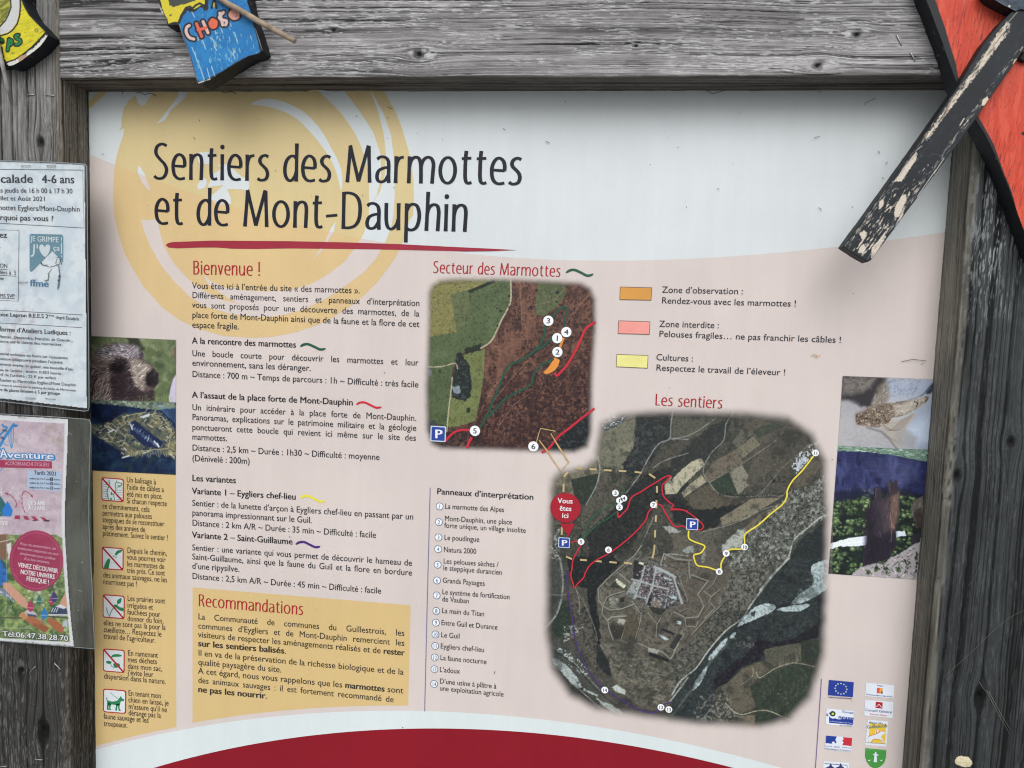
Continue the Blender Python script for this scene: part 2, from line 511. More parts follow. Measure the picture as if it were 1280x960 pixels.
# ------------------------------------------------------------------ the condensed display letters of the titles, drawn stroke by stroke
def _ell(cx, cy, rx, ry, n=28):
    return [(cx + rx * math.cos(2 * math.pi * k / n), cy + ry * math.sin(2 * math.pi * k / n)) for k in range(n)]
G = {
 'S': (60, [('c', [(52, 127), (40, 133.5), (26, 133), (13, 123), (8.5, 106), (13, 91), (28, 74), (43, 59), (51.5, 40), (48, 20), (36, 6), (20, 3.5), (9, 7), (2, 13)])]),
 'e': (58, [('l', [(9, 52.5), (53, 50)]), ('c', [(52.5, 49), (53, 68), (47, 86), (32, 95.5), (18, 88), (8.5, 68), (6.5, 46), (11, 21), (22, 7), (36, 3), (54, 6.5)])]),
 'n': (55, [('l', [(6.5, 0), (7, 98)]), ('c', [(7, 60), (12, 80), (22, 92), (34, 95.5), (45, 89), (49.5, 70), (49, 40), (47.5, 0)])]),
 'm': (102, [('l', [(6.5, 0), (7, 98)]), ('c', [(7, 60), (12, 80), (21, 92), (32, 95.5), (43, 89), (49, 70), (51, 40), (51.5, 0)]), ('c', [(50, 60), (56, 80), (66, 92), (78, 95.5), (90, 89), (96.5, 70), (95, 40), (93, 0)])]),
 'h': (55, [('l', [(6, 0), (9, 141)]), ('c', [(7, 60), (12, 80), (22, 92), (34, 95.5), (45, 89), (49.5, 70), (49, 40), (47.5, 0)])]),
 'u': (60, [('c', [(6.5, 98), (6.5, 60), (8, 32), (13, 12), (24, 3.5), (36, 8), (47, 22), (52, 40)]), ('l', [(52, 98), (53.5, 0)])]),
 'o': (68, [('o', _ell(34, 49, 27.5, 46.5))]),
 't': (39, [('c', [(19, 120), (17, 96), (16.5, 60), (17, 28), (21, 9), (30, 3.5), (41, 7)]), ('l', [(3, 92), (38, 94)])]),
 'i': (13, [('l', [(6.5, 0), (6.5, 98)]), ('d', (7, 125, 9))]),
 'l': (13, [('l', [(6.5, 0), (6.5, 141)])]),
 'r': (34, [('l', [(6.5, 0), (7, 98)]), ('c', [(7, 60), (11, 78), (20, 91), (35, 95)])]),
 's': (45, [('c', [(42, 90), (31, 95.5), (18, 92), (9.5, 80), (12, 66), (24, 54), (35, 42), (39.5, 26), (34, 9), (20, 3), (9, 4), (1, 10)])]),
 'd': (58, [('c', [(50, 86), (40, 94.5), (25, 91), (12, 74), (6.5, 46), (10, 20), (21, 4.5), (34, 5), (46, 20), (51, 36)]), ('l', [(52, 141), (51.5, 0)])]),
 'a': (57, [('c', [(6, 86), (18, 94.5), (34, 94), (46, 84), (50, 66), (50, 30), (51.5, 0)]), ('c', [(50, 57), (30, 54), (13, 44), (6.5, 25), (11, 8), (24, 3.5), (38, 10), (49, 28)])]),
 'p': (60, [('l', [(6.5, 98), (6.5, -44)]), ('c', [(7, 72), (17, 90), (32, 95.5), (46, 87), (53.5, 62), (52, 34), (44, 12), (30, 2.5), (16, 3), (7, 10)])]),
 'c': (46, [('c', [(43, 91), (31, 95.5), (17, 89), (8.5, 68), (6.5, 46), (11, 21), (21, 6), (34, 3), (45, 8)])]),
 'D': (77, [('l', [(8, 0), (8, 135)]), ('c', [(8, 131), (30, 131.5), (52, 123), (66, 102), (70, 70), (66, 36), (52, 13), (30, 4.5), (8, 4.5)])]),
 'B': (60, [('l', [(8, 0), (8, 135)]), ('c', [(8, 131), (30, 131.5), (45, 124), (49, 105), (45, 86), (30, 75), (8, 74)]), ('c', [(30, 74.5), (46, 68), (53, 52), (52, 26), (40, 9), (24, 4.5), (8, 4.5)])]),
 'R': (60, [('l', [(8, 0), (8, 135)]), ('c', [(8, 131), (28, 131.5), (44, 124), (49, 103), (44, 83), (30, 72), (8, 71)]), ('l', [(30, 72), (43, 48), (56, 0)])]),
 'L': (46, [('l', [(8, 136), (8, 0)]), ('l', [(8, 5), (46, 5)])]),
 'M': (98, [('l', [(6, 0), (16, 134)]), ('l', [(14.5, 136), (49, 4)]), ('l', [(48, 4), (84, 136)]), ('l', [(85, 134), (91, 0)])]),
 'v': (48, [('l', [(4, 98), (24, 3)]), ('l', [(23, 3), (44, 98)])]),
 '-': (43, [('l', [(0, 45), (43, 50)])]),
 '!': (14, [('l', [(7, 136), (7, 38)]), ('d', (7, 8, 9))]),
}
def place_display(sh, s, p0, p1, xh, mat, weight=1.0, dl=0.0, gap=14.0, space=28.0):
    y = sh.y
    A = PT([p0, p1], y); T = float(np.hypot(*(A[1] - A[0]))); d = (A[1] - A[0]) / T; nrm = np.array([-d[1], d[0]])
    u = xh / ppm((p0[0] + p1[0]) / 2, (p0[1] + p1[1]) / 2, y) / 98.0
    RND = set('eosdcaS')
    def side(ch): return gap * (0.42 if ch in RND else 0.55)
    tot = 0
    for i, ch in enumerate(s):
        tot += space if ch == ' ' else G[ch][0]
        if i < len(s) - 1: tot += side(ch) + side(s[i + 1])
    sx = T / (tot * u)
    x = 0.0; k = 0
    for i, ch in enumerate(s):
        if ch == ' ': x += space
        else:
            wd, st = G[ch]
            for kind, pts in st:
                k += 1
                if kind == 'd':
                    cx, cy, r = pts
                    c = A[0] + (x + cx) * u * sx * d + cy * u * nrm
                    sh.disc(c, r * u * 0.98, mat, dl + 0.06 * (k % 5), 16); continue
                q = np.array(pts, float)
                if kind == 'c': q = smooth(q, 6)
                elif kind == 'l': q = np.array([q[0] + (q[-1] - q[0]) * t for t in (0, 0.25, 0.5, 0.75, 1)]) if len(q) == 2 else smooth(q, 4)
                tg = (np.roll(q, -1, 0) - np.roll(q, 1, 0)) if kind == 'o' else np.gradient(q, axis=0)
                tg = tg / np.linalg.norm(tg, axis=1, keepdims=True)
                wv = np.sqrt((13.2 * tg[:, 1]) ** 2 + (9.3 * tg[:, 0]) ** 2) * weight
                if kind == 'l' and len(q) == 5 and abs(tg[0, 1]) > .9: wv = wv * np.array([1.06, 0.97, 0.94, 0.97, 1.04])
                e1, e2 = strip(q, wv, kind == 'o')
                def tr(e): return A[0] + ((x + e[:, :1]) * sx * d + e[:, 1:] * nrm) * u
                e1, e2 = tr(e1), tr(e2)
                b = len(sh.v); yy = sh.y - (sh.layer + dl + 0.06 * (k % 5)) * LAY
                for a_, c_ in zip(e1, e2):
                    sh.v.append((float(a_[0]), yy, float(a_[1]))); sh.v.append((float(c_[0]), yy, float(c_[1])))
                n = len(e1)
                for j in range(n if kind == 'o' else n - 1):
                    j2 = (j + 1) % n
                    sh.f.append([b + 2 * j, b + 2 * j + 1, b + 2 * j2 + 1, b + 2 * j2]); sh.m.append(sh.mi(mat))
            x += wd
        if i < len(s) - 1: x += side(ch) + side(s[i + 1])
# ------------------------------------------------------------------ weathered timber: a lofted member whose grain is real relief
M_WOOD = canvas_mat('weathered_timber', 0.85, 0.15, grain=0.10)
def _wood_mat():
    g = N('weathered_timber_grain')
    a = g.n('Attribute'); a.attribute_name = 'Col'
    u = g.n('Attribute'); u.attribute_name = 'grain_uv'
    mp = g.n('Mapping'); mp.inputs['Scale'].default_value = (60, 1250, 1); g.l(u.outputs['Vector'], mp.inputs[0])
    n1 = g.noise(1.0, 3, mp.outputs[0], 0.6)
    mp2 = g.n('Mapping'); mp2.inputs['Scale'].default_value = (500, 1400, 1); g.l(u.outputs['Vector'], mp2.inputs[0])
    n2 = g.noise(1.0, 2, mp2.outputs[0])
    r1 = g.ramp(n1, [(0.30, (0.70, 0.70, 0.70)), (0.5, (1.0, 1.0, 1.0)), (0.72, (1.22, 1.22, 1.21))])
    r2 = g.ramp(n2, [(0.3, (0.85,) * 3), (0.7, (1.15,) * 3)])
    g.l(g.mix(1.0, g.mix(1.0, a.outputs['Color'], r1, 'MULTIPLY'), r2, 'MULTIPLY'), g.b.inputs['Base Color'])
    g.rough(0.8).spec(0.2)
    g.bump(g.math('ADD', n1, g.math('MULTIPLY', n2, 0.3)), 0.55, 0.0007)
    return g.m
M_WOOD = _wood_mat()

def member(name, parent, axis, a0, a1, c0, c1, yf, yb, seed, tone, knots, da=0.0020, dc=0.00072, rnd=0.005, bow=0.0):
    """axis 'x' or 'z' = direction of the grain; c = across. tone(a, s, face) -> colour field; knots: (a, c, radius)"""
    ys = abs(yb - yf)
    prof = []                                          # (c, y, coarse face id, arc length)
    def seg(p, q, n):
        for k in range(n): prof.append((p[0] + (q[0] - p[0]) * k / n, p[1] + (q[1] - p[1]) * k / n))
    y_mid = 0.006
    seg((c0, yb), (c0, y_mid), 4)
    seg((c0, y_mid), (c0, yf + rnd), int((y_mid - yf - rnd) / dc))
    for k in range(6):
        t = math.pi / 2 * k / 6; prof.append((c0 + rnd - rnd * math.cos(t), yf + rnd - rnd * math.sin(t)))
    seg((c0 + rnd, yf), (c1 - rnd, yf), int((c1 - c0 - 2 * rnd) / dc))
    for k in range(6):
        t = math.pi / 2 * k / 6; prof.append((c1 - rnd + rnd * math.sin(t), yf + rnd - rnd * math.cos(t)))
    seg((c1, yf + rnd), (c1, y_mid), int((y_mid - yf - rnd) / dc))
    seg((c1, y_mid), (c1, yb), 4)
    seg((c1, yb), (c0, yb), 6)
    pr = np.array(prof); n = len(pr)
    nx_ = np.roll(pr, -1, 0) - np.roll(pr, 1, 0)
    nx_ /= np.linalg.norm(nx_, axis=1, keepdims=True)
    nout = np.stack([nx_[:, 1], -nx_[:, 0]], 1)       # outward in (c, y)
    dl = np.linalg.norm(np.diff(pr, axis=0, append=pr[:1]), axis=1)
    s = np.concatenate([[0], np.cumsum(dl)[:-1]])
    i_front = int(np.argmin(np.abs(pr[:, 0] - (c0 + rnd)) + np.abs(pr[:, 1] - yf) * 10))
    v = s - s[i_front] + (c0 + rnd)                    # equals c on the front face
    m = int((a1 - a0) / da) + 1
    a = np.linspace(a0, a1, m)
    Ag, Vg = np.meshgrid(a, v, indexing='ij')
    # grain runs along a; knots bend it
    V2 = Vg + (fbm(Ag * 2.2, Vg * 5, seed, 3) - 0.5) * 0.020 + (fbm(Ag * 13, Vg * 22, seed + 5, 3) - 0.5) * 0.0022
    kd = np.full(Ag.shape, 9.0)
    for (ka, kc, kr) in knots:
        dv = Vg - kc; du = Ag - ka
        g_ = np.exp(-(du / (kr * 4.0)) ** 2)
        V2 = V2 - np.sign(dv) * g_ * np.minimum(np.abs(dv), kr * 0.9) * np.exp(-np.maximum(np.abs(dv) - kr * 0.9, 0) / (kr * 2.5))
        kd = np.minimum(kd, np.hypot(du / 1.35, dv) / kr)
    kd = kd * (0.75 + 0.6 * fbm(Ag * 190, Vg * 190, seed + 7, 3))
    lines = 1 - np.abs(2 * vn(Ag * 0.8, V2 * 150, seed + 11) - 1)                   # main grooves, about 5 mm apart
    lines2 = 1 - np.abs(2 * vn(Ag * 1.3, V2 * 420, seed + 12) - 1)                  # finer grooves
    fine = fbm(Ag * 7, V2 * 1000, seed + 23, 2, 0.6)
    wear = fbm(Ag * 5, Vg * 26, seed + 41, 4)
    gm = ss(0.36, 0.58, fbm(Ag * 2.6, V2 * 55, seed + 31, 3))
    groove = np.clip(ss(0.84, 0.98, lines) * (0.25 + 0.75 * gm) + 0.55 * ss(0.80, 0.97, lines2) * ss(0.40, 0.62, fbm(Ag * 6, V2 * 160, seed + 35, 2)), 0, 1)
    if getattr(tone, 'ribbed', False):
        lines = 1 - np.abs(2 * vn(Ag * 0.55, V2 * 190, seed + 11) - 1)
        groove = np.clip(ss(0.74, 0.95, lines) * (0.55 + 0.45 * gm) + 0.3 * groove, 0, 1)
    groove = np.clip(groove * getattr(tone, 'groove', 1.0), 0, 1)
    crack = ss(0.93, 0.985, 1 - np.abs(2 * vn(Ag * 1.4, V2 * 62, seed + 77) - 1)) * ss(0.56, 0.66, fbm(Ag * 2.8, V2 * 24, seed + 55, 3))
    hair = ss(0.90, 0.98, 1 - np.abs(2 * vn(Ag * 3.2, V2 * 640, seed + 13) - 1)) * ss(0.35, 0.6, fbm(Ag * 9, V2 * 240, seed + 14, 2))
    groove = np.clip(groove + 0.6 * hair, 0, 1)
    flake = ss(0.60, 0.66, fbm(Ag * 75, V2 * 780, seed + 91, 3, 0.62)) * ss(0.34, 0.60, fbm(Ag * 12, Vg * 60, seed + 99, 3))
    flake = np.maximum(flake, ss(0.66, 0.72, fbm(Ag * 110, V2 * 640, seed + 95, 2, 0.6)) * ss(0.50, 0.62, fbm(Ag * 16, Vg * 60, seed + 98, 3)))
    h = (fine - 0.5) * 0.0006 - groove * 0.0010 - crack * 0.0022 + flake * 0.0004
    kn = 1 - ss(0.80, 1.10, kd)
    h = h - kn * 0.0010 - np.exp(-((kd - 1.0) / 0.14) ** 2) * 0.0009
    pit = kn * (1 - ss(0.25, 0.55, kd)); h = h - pit * 0.003
    col = tone(Ag, Vg, fine, wear)
    col = col * np.clip(1.0 + 0.30 * (fine - 0.5) * 2, 0.5, 1.5)[..., None]
    col = col * (0.86 + 0.28 * fbm(Ag * 30, Vg * 60, seed + 66, 4))[..., None]
    col = col * (1 - 0.62 * groove)[..., None]
    col = col * (1 - 0.78 * crack)[..., None]
    fl_amt = getattr(tone, 'flake', 0.6)
    if callable(fl_amt): fl_amt = fl_amt(Ag, Vg)
    fm = np.clip(flake * fl_amt, 0, 1)[..., None]
    col = col * (1 - fm) + np.array(getattr(tone, 'fcol', (196, 198, 200)), float) * fm
    col = col * (1 - kn * (0.22 + 0.35 * fbm(Ag * 260, Vg * 260, seed + 8, 2)))[..., None] * (1 - 0.6 * pit)[..., None]
    # soften the relief towards the coarse back of the section
    fade = np.where((pr[:, 1] > y_mid - 1e-6), 0.0, 1.0)
    h = h * fade[None, :]
    corner = np.zeros(n)
    cc = np.broadcast_to(pr[:, 0], Ag.shape) + nout[:, 0] * h
    yy = np.broadcast_to(pr[:, 1], Ag.shape) + nout[:, 1] * h
    # edges worn unevenly
    ew = (fbm(Ag * 22, Vg * 3, seed + 61, 3) - 0.5) * 0.0022
    edge = np.exp(-(np.minimum(np.abs(pr[:, 0] - c0), np.abs(pr[:, 0] - c1)) / 0.006) ** 2) * np.exp(-((pr[:, 1] - yf) / 0.006) ** 2)
    yy = yy + ew * edge[None, :]
    if axis == 'x': co = np.stack([Ag, yy, cc], -1)
    else: co = np.stack([cc, yy, Ag], -1)
    idx = np.arange(m * n).reshape(m, n)
    i2 = np.roll(idx, -1, 1)
    q = np.stack([idx[:-1], i2[:-1], i2[1:], idx[1:]], -1).reshape(-1, 4)
    if axis == 'z': pass
    else: q = q[:, ::-1]
    me = bpy.data.meshes.new(name)
    co = co.reshape(-1, 3)
    nq = len(q)
    loops = np.concatenate([q.ravel(), idx[0][::-1] if axis == 'z' else idx[0], idx[-1] if axis == 'z' else idx[-1][::-1]])
    starts = np.concatenate([np.arange(nq) * 4, [nq * 4, nq * 4 + n]])
    me.vertices.add(len(co)); me.vertices.foreach_set('co', co.astype(np.float32).ravel())
    me.loops.add(len(loops)); me.loops.foreach_set('vertex_index', loops.astype(np.int32))
    me.polygons.add(nq + 2); me.polygons.foreach_set('loop_start', starts.astype(np.int32))
    me.update(calc_edges=True)
    rgb = np.concatenate([lin(np.clip(col, 0, 255)), np.ones(Ag.shape + (1,))], -1).reshape(-1, 4)
    at = me.color_attributes.new('Col', 'FLOAT_COLOR', 'POINT'); at.data.foreach_set('color', rgb.astype(np.float32).ravel())
    uv = me.attributes.new('grain_uv', 'FLOAT_VECTOR', 'POINT')
    uv.data.foreach_set('vector', np.stack([Ag, V2, np.zeros_like(Ag)], -1).astype(np.float32).ravel())
    me.polygons.foreach_set('use_smooth', np.concatenate([np.ones(nq, bool), [False, False]]))
    me.materials.append(M_WOOD)
    return finish(me, name, parent)

XL, XR = -0.7307, 0.4120           # inner faces of the posts
ZB = 0.3005                        # underside of the beam
YF = -0.056                        # front of the posts

board = thing('information_board', 'trail information board with a large printed map panel in a weathered grey timber frame', 'information board', (0, 0, -1.5))
def under(o, root):
    """parent keeping world position (roots are only translated)"""
    o.parent = root; o.matrix_parent_inverse = Matrix.Translation(root.location).inverted()
    return o
def KP(px, py, y, axis, r):
    X, Z = P2(px, py, y)
    return (float(X), float(Z), r) if axis == 'x' else (float(Z), float(X), r)

def t_beam(A, V, fine, wear):
    base = np.array((141, 140, 142.0))
    n = fbm(A * 3, V * 14, 5, 3)
    c = base * (0.80 + 0.42 * n)[..., None]
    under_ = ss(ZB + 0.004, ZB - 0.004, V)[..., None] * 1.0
    return c * (1 - under_) + np.array((98, 94, 90.0)) * under_  # browner underside, with the shade below the beam put into its colour
t_beam.flake = lambda A, V: 0.62 * ss(ZB - 0.002, ZB + 0.006, V); t_beam.fcol = (200, 202, 206)
def t_left(A, V, fine, wear):
    top = np.array((128, 128, 127.0)); low = np.array((54, 54, 53.0)); side = np.array((112, 108, 100.0))
    k = ss(-0.05, 0.30, A + (fbm(A * 5, V * 20, 71, 3) - .5) * .16)[..., None]
    c = low * (1 - k) + top * k
    s_ = ss(XL - 0.012, XL - 0.004, V)[..., None]
    c = c * (1 - s_) + (side * (0.55 + 0.5 * k)) * s_
    return c * (0.85 + 0.3 * wear)[..., None]
t_left.flake = 0.35; t_left.fcol = (170, 172, 170)
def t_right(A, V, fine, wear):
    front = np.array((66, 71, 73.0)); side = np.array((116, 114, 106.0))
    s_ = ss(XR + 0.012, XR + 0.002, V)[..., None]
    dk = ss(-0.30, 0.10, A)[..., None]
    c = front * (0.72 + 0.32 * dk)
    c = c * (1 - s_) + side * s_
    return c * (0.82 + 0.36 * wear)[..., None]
def _fr(A, V):
    return 0.16 + 0.75 * ss(-0.06, 0.10, A) * np.exp(-((V - XR - 0.035) / 0.03) ** 2) * (V > XR)
t_right.ribbed = True; t_right.groove = 1.15; t_right.flake = _fr; t_right.fcol = (158, 162, 166)

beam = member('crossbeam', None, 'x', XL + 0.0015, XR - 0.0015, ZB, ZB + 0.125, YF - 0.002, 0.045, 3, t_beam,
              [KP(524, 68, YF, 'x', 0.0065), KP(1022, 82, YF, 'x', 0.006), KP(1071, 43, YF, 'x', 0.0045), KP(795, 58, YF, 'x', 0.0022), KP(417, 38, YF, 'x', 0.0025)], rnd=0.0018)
left = member('post', None, 'z', -1.50, ZB + 0.14, XL - 0.135, XL, YF, 0.045, 17, t_left,
              [KP(50, 177, YF, 'z', 0.006), KP(54, 913, YF, 'z', 0.009), KP(26, 838, YF, 'z', 0.005)], da=0.0028, rnd=0.006)
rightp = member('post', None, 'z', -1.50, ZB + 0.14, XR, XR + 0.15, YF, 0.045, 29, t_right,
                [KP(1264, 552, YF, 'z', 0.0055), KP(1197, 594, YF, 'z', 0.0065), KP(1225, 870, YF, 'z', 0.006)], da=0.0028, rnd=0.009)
for o, l in ((beam, 'pale grey crossbeam with flaking silver fibres and an underside coloured darker for shade'), (left, 'left post, silver grey above and dark below'), (rightp, 'right post, dark greenish grey with long grooves')):
    under(o, board); o['label'] = l

# ------------------------------------------------------------------ unseen gravel under the posts, added to bounce light up onto the panel
g = N('pale_gravel'); n1 = g.noise(90, 5, g.coord()); n2 = g.noise(.8, 4, g.coord())
g.l(g.mix(1.0, g.ramp(n1, [(.3, (.23, .23, .23)), (.7, (.43, .43, .43))]), g.ramp(n2, [(.3, (.85, .85, .82)), (.7, (1, 1, 1))]), 'MULTIPLY'), g.b.inputs['Base Color']); g.rough(.9); g.bump(n1, .6, .01)
gm_ = bpy.data.meshes.new('ground'); gm_.from_pydata([(-60, -60, -1.495), (60, -60, -1.495), (60, 60, -1.495), (-60, 60, -1.495)], [], [(0, 1, 2, 3)]); gm_.materials.append(g.m)
tag(finish(gm_, 'ground'), kind='structure')

# ------------------------------------------------------------------ the printed panel
import bmesh
def box_mesh(name, x0, x1, y0, y1, z0, z1, mat, bev=0.0):
    bm = bmesh.new(); bmesh.ops.create_cube(bm, size=1)
    for v in bm.verts: v.co = Vector(((x0 + x1) / 2 + v.co.x * (x1 - x0), (y0 + y1) / 2 + v.co.y * (y1 - y0), (z0 + z1) / 2 + v.co.z * (z1 - z0)))
    if bev: bmesh.ops.bevel(bm, geom=bm.edges[:], offset=bev, segments=2, affect='EDGES')
    me = bpy.data.meshes.new(name); bm.to_mesh(me); bm.free(); me.materials.append(mat)
    return me
PZ0 = -0.75
panel = finish(box_mesh('printed_panel', XL - 0.01, XR + 0.01, 0.0, 0.006, PZ0, ZB + 0.01, M_PAPER), 'printed_panel')
under(panel, board)
panel['label'] = 'printed sheet with pale header, pink-beige body and a red arc at the foot'
def on_panel(o):
    o.parent = panel; o.matrix_parent_inverse = panel.matrix_world.inverted() if False else Matrix.Identity(4)
    return o

# gold disc behind the title
sh = Sheet(0, 1)
K = (100, 100, 2.909); Q = (105, 105, 6.4); T1 = (180, 170, 7.382); C2 = (320, 0, 3.2)
outer = [(111 + 60, 112)]
disc = CV(Q, [(575, 45), (515, 120), (490, 165), (455, 176), (432, 150), (415, 97), (400, 95), (360, 130), (320, 190), (302, 280), (300, 345), (275, 376), (318, 352), (318, 400), (285, 490), (255, 600), (241, 700), (236, 830)]) \
     + CV(K, [(121, 430), (126, 500), (140, 560), (160, 625), (190, 685), (230, 750), (300, 828), (360, 872), (430, 905), (520, 930), (620, 938), (700, 934), (780, 918), (850, 896), (900, 874), (975, 828), (1030, 786), (1080, 736), (1120, 684), (1150, 640), (1180, 576), (1198, 510)]) \
     + CV(C2, [(629, 860), (631, 790), (630, 720), (622, 655), (610, 600), (588, 525), (560, 450), (532, 400), (505, 352)])
sh.ppoly(disc, M_GOLD)
sh.ppoly([(111, 137), (136, 113), (129, 111), (109, 128)], M_GOLD)
on_panel(sh.build('gold_disc'))
sh = Sheet(0, 2)
W_AB = [(395, 111), (409, 124), (423, 137.5), (435, 153), (445, 169), (452, 184), (457.5, 200), (460, 215), (461.3, 231), (461.5, 255), (461, 270), (455, 292), (445.6, 307.5), (430, 327.8), (411, 342.5), (389, 355), (361, 363), (333, 364.4), (305, 363), (280, 359),
        (264.4, 351.9), (254.4, 343.4), (259, 353), (267.5, 360.6), (286, 373), (299, 380), (276.9, 374.7), (255, 363.8), (236, 349.7), (217.5, 329.4), (205, 307.5), (198.8, 285.6), (197.2, 274.7), (176.5, 274.7), (180, 288.8), (187.8, 307.5), (201.9, 332.5), (217.5, 351.3),
        (236.3, 370), (255, 382.5), (286, 391.9), (317.5, 396.6), (348.8, 395), (380, 387), (411, 371.6), (436, 354.4), (455, 340.3), (470.6, 323), (482, 302), (489, 285), (492, 268), (493.8, 237.5), (492.8, 200), (488.8, 168.8), (479, 140.6), (465.5, 116),
        (463.6, 116), (473, 140.6), (480, 168.8), (482.5, 193.8), (481, 218.8), (475, 240), (464.5, 255), (471.5, 243), (476.5, 219), (476, 194), (467, 166), (451, 141), (440, 126), (428, 111)]
sh.ppoly(W_AB, M_PAPER)
sh.ppoly(CV(C2, [(-20, 418), (0, 404), (50, 395), (120, 410), (200, 455), (260, 520), (300, 590), (335, 660), (346, 720), (341, 762), (334, 740), (325, 700), (300, 640), (260, 580), (200, 510), (140, 460), (60, 430), (0, 420)]), M_PAPER, sm=3)
sh.ppoly([(420, 277), (417, 290), (409, 303), (402, 314), (391, 325), (400, 312), (407, 300), (414, 285)], M_PAPER)
sh.ppoly(CV(Q, [(762, 45), (745, 110), (640, 250), (580, 322), (650, 288), (700, 205), (800, 120), (850, 42)]), M_PAPER)
sh.ppoly(CV(Q, [(440, 650), (480, 710), (505, 770), (535, 858), (500, 835), (465, 790), (438, 730), (430, 690)]), M_PAPER)
sh.ppoly(CV(T1, [(490, 175), (515, 150), (600, 148), (615, 160), (620, 262), (520, 255), (500, 230)]), M_PAPER)
sh.ppoly(CV(T1, [(680, 265), (780, 260), (830, 310), (900, 375), (968, 398), (972, 470), (955, 508), (900, 492), (765, 490), (800, 570), (803, 625), (700, 640), (640, 612), (603, 560), (650, 530), (735, 453), (588, 472), (600, 440), (650, 345), (722, 300)]), M_PAPER)
sh.ppoly(CV(T1, [(498, 495), (494, 450), (530, 400), (575, 393), (582, 440), (560, 480)]), M_PAPER)
on_panel(sh.build('white_brush_swirl'))

# foot of the panel: white and red arcs (circles fitted to the printed edges)
def circ(pts):
    p = PT(pts); A_ = np.c_[2 * p, np.ones(len(p))]; s_ = np.linalg.lstsq(A_, (p ** 2).sum(1), rcond=None)[0]
    return s_[0], s_[1], math.sqrt(s_[2] + s_[0] ** 2 + s_[1] ** 2)
WARC = [(119.5, 936), (157, 927), (220, 914), (295, 902), (395, 892.5), (530, 890), (637, 894), (754, 907.6), (856, 927), (969, 960)]
RARC = [(191.7, 960), (260, 941.7), (295, 933), (370, 922), (445, 915), (540, 911.3), (637, 913.5), (739, 922.5), (832, 940), (911, 959)]
def cap_poly(pts, grow=0.0):
    cx, cz, r = circ(pts); r += grow
    out = []
    for k in range(81):
        x = XL - 0.005 + (XR - XL + 0.01) * k / 80
        z = cz + math.sqrt(max(r * r - (x - cx) ** 2, 0))
        out.append((x, max(z, PZ0 + 0.001)))
    return out + [(XR + 0.005, PZ0), (XL - 0.005, PZ0)]
# gold column and gold box (their feet follow the white arc)
wc = circ(WARC)
def arc_pts(x0, x1, off, n=10):
    return [(x, wc[1] + math.sqrt((wc[2] + off) ** 2 - (x - wc[0]) ** 2)) for x in np.linspace(x0, x1, n)]
sh = Sheet(0, 1)
cl = PT([(116, 588), (219.9, 593.5)])
sh.poly([(XL - 0.004, cl[0][1]), (cl[1][0], cl[1][1])] + arc_pts(cl[1][0], XL - 0.004, 0.0055), M_GOLD2)
on_panel(sh.build('gold_column'))
sh = Sheet(0, 1)
bx = PT([(240.7, 734.3), (513.3, 757)])
sh.poly([tuple(bx[0]), (bx[1][0], bx[0][1])] + arc_pts(bx[1][0], bx[0][0], 0.0075), M_GOLD2)
on_panel(sh.build('gold_box'))
sh = Sheet(0, 2); sh.poly(cap_poly(WARC), M_WHITE_ARC); on_panel(sh.build('white_arc'))
sh = Sheet(0, 3); sh.poly(cap_poly(RARC), M_RED_ARC); on_panel(sh.build('red_arc'))
sh = Sheet(0, 4)
U = (200, 290, 2.783)
sh.ppoly(CV(U, [(20, 46), (28, 39), (45, 35), (180, 30), (320, 31), (450, 32), (640, 36), (830, 42), (1000, 51), (1150, 58), (1243, 63), (1150, 67), (1060, 68), (1000, 66), (830, 62), (640, 59), (450, 57), (330, 59), (250, 58), (200, 54), (140, 54), (60, 57), (30, 54)]), ink((150, 38, 58)))
on_panel(sh.build('title_underline'))

# ---- display lettering
sh = Sheet(0, 5)
place_display(sh, 'Sentiers des Marmottes', (192.5, 224.2), (651.5, 231.3), 31.4, NAVY, 1.06)
place_display(sh, 'et de Mont-Dauphin', (193.5, 280.3), (583.5, 289.8), 31.4, NAVY, 1.06)
on_panel(sh.build('title_lettering'))
for s_, a_, b_, xh in (('Bienvenue !', (241.8, 343), (325, 344.8), 11.6), ('Secteur des Marmottes', (541.5, 341), (700.2, 345.9), 10.4),
                       ('Les sentiers', (819, 506.5), (902.5, 510.5), 10.6), ('Recommandations', (248.5, 757.5), (378.8, 768.6), 10.6)):
    sh = Sheet(0, 5); place_display(sh, s_, a_, b_, xh, RED, 1.0); on_panel(sh.build('heading_lettering'))

# ---- body text, block by block (p0, p1 = ends of the baseline)
J = 0.93
def block(lines, mat=INK, cap=7.4, name='text_block'):
    sh = Sheet(0, 5)
    for ln in lines:
        s_, p0, p1 = ln[0], ln[1], ln[2]
        kw = ln[3] if len(ln) > 3 else {}
        place_text(sh, s_, p0, p1, kw.get('cap', cap), kw.get('mat', mat), kw.get('face', FACE), kw.get('j'))
    return on_panel(sh.build(name))
j = {'j': J}; b = {'face': BOLD, 'mat': INKB}
block([('Vous êtes ici à l’entrée du site « des marmottes ».', (240.5, 360.5), (450, 366.8)),
       ('Différents aménagement, sentiers et panneaux d’interprétation', (240.5, 372.5), (524.5, 382.6), j),
       ('vous sont proposés pour une découverte des marmottes, de la', (240.5, 384.5), (524, 395.7), j),
       ('place forte de Mont-Dauphin ainsi que de la faune et la flore de cet', (240.5, 397), (524, 408.8)),
       ('espace fragile.', (240.5, 409.5), (299, 411.8))])
block([('A la rencontre des marmottes', (240.5, 429.3), (370, 434.5), b)], name='subheading_text')
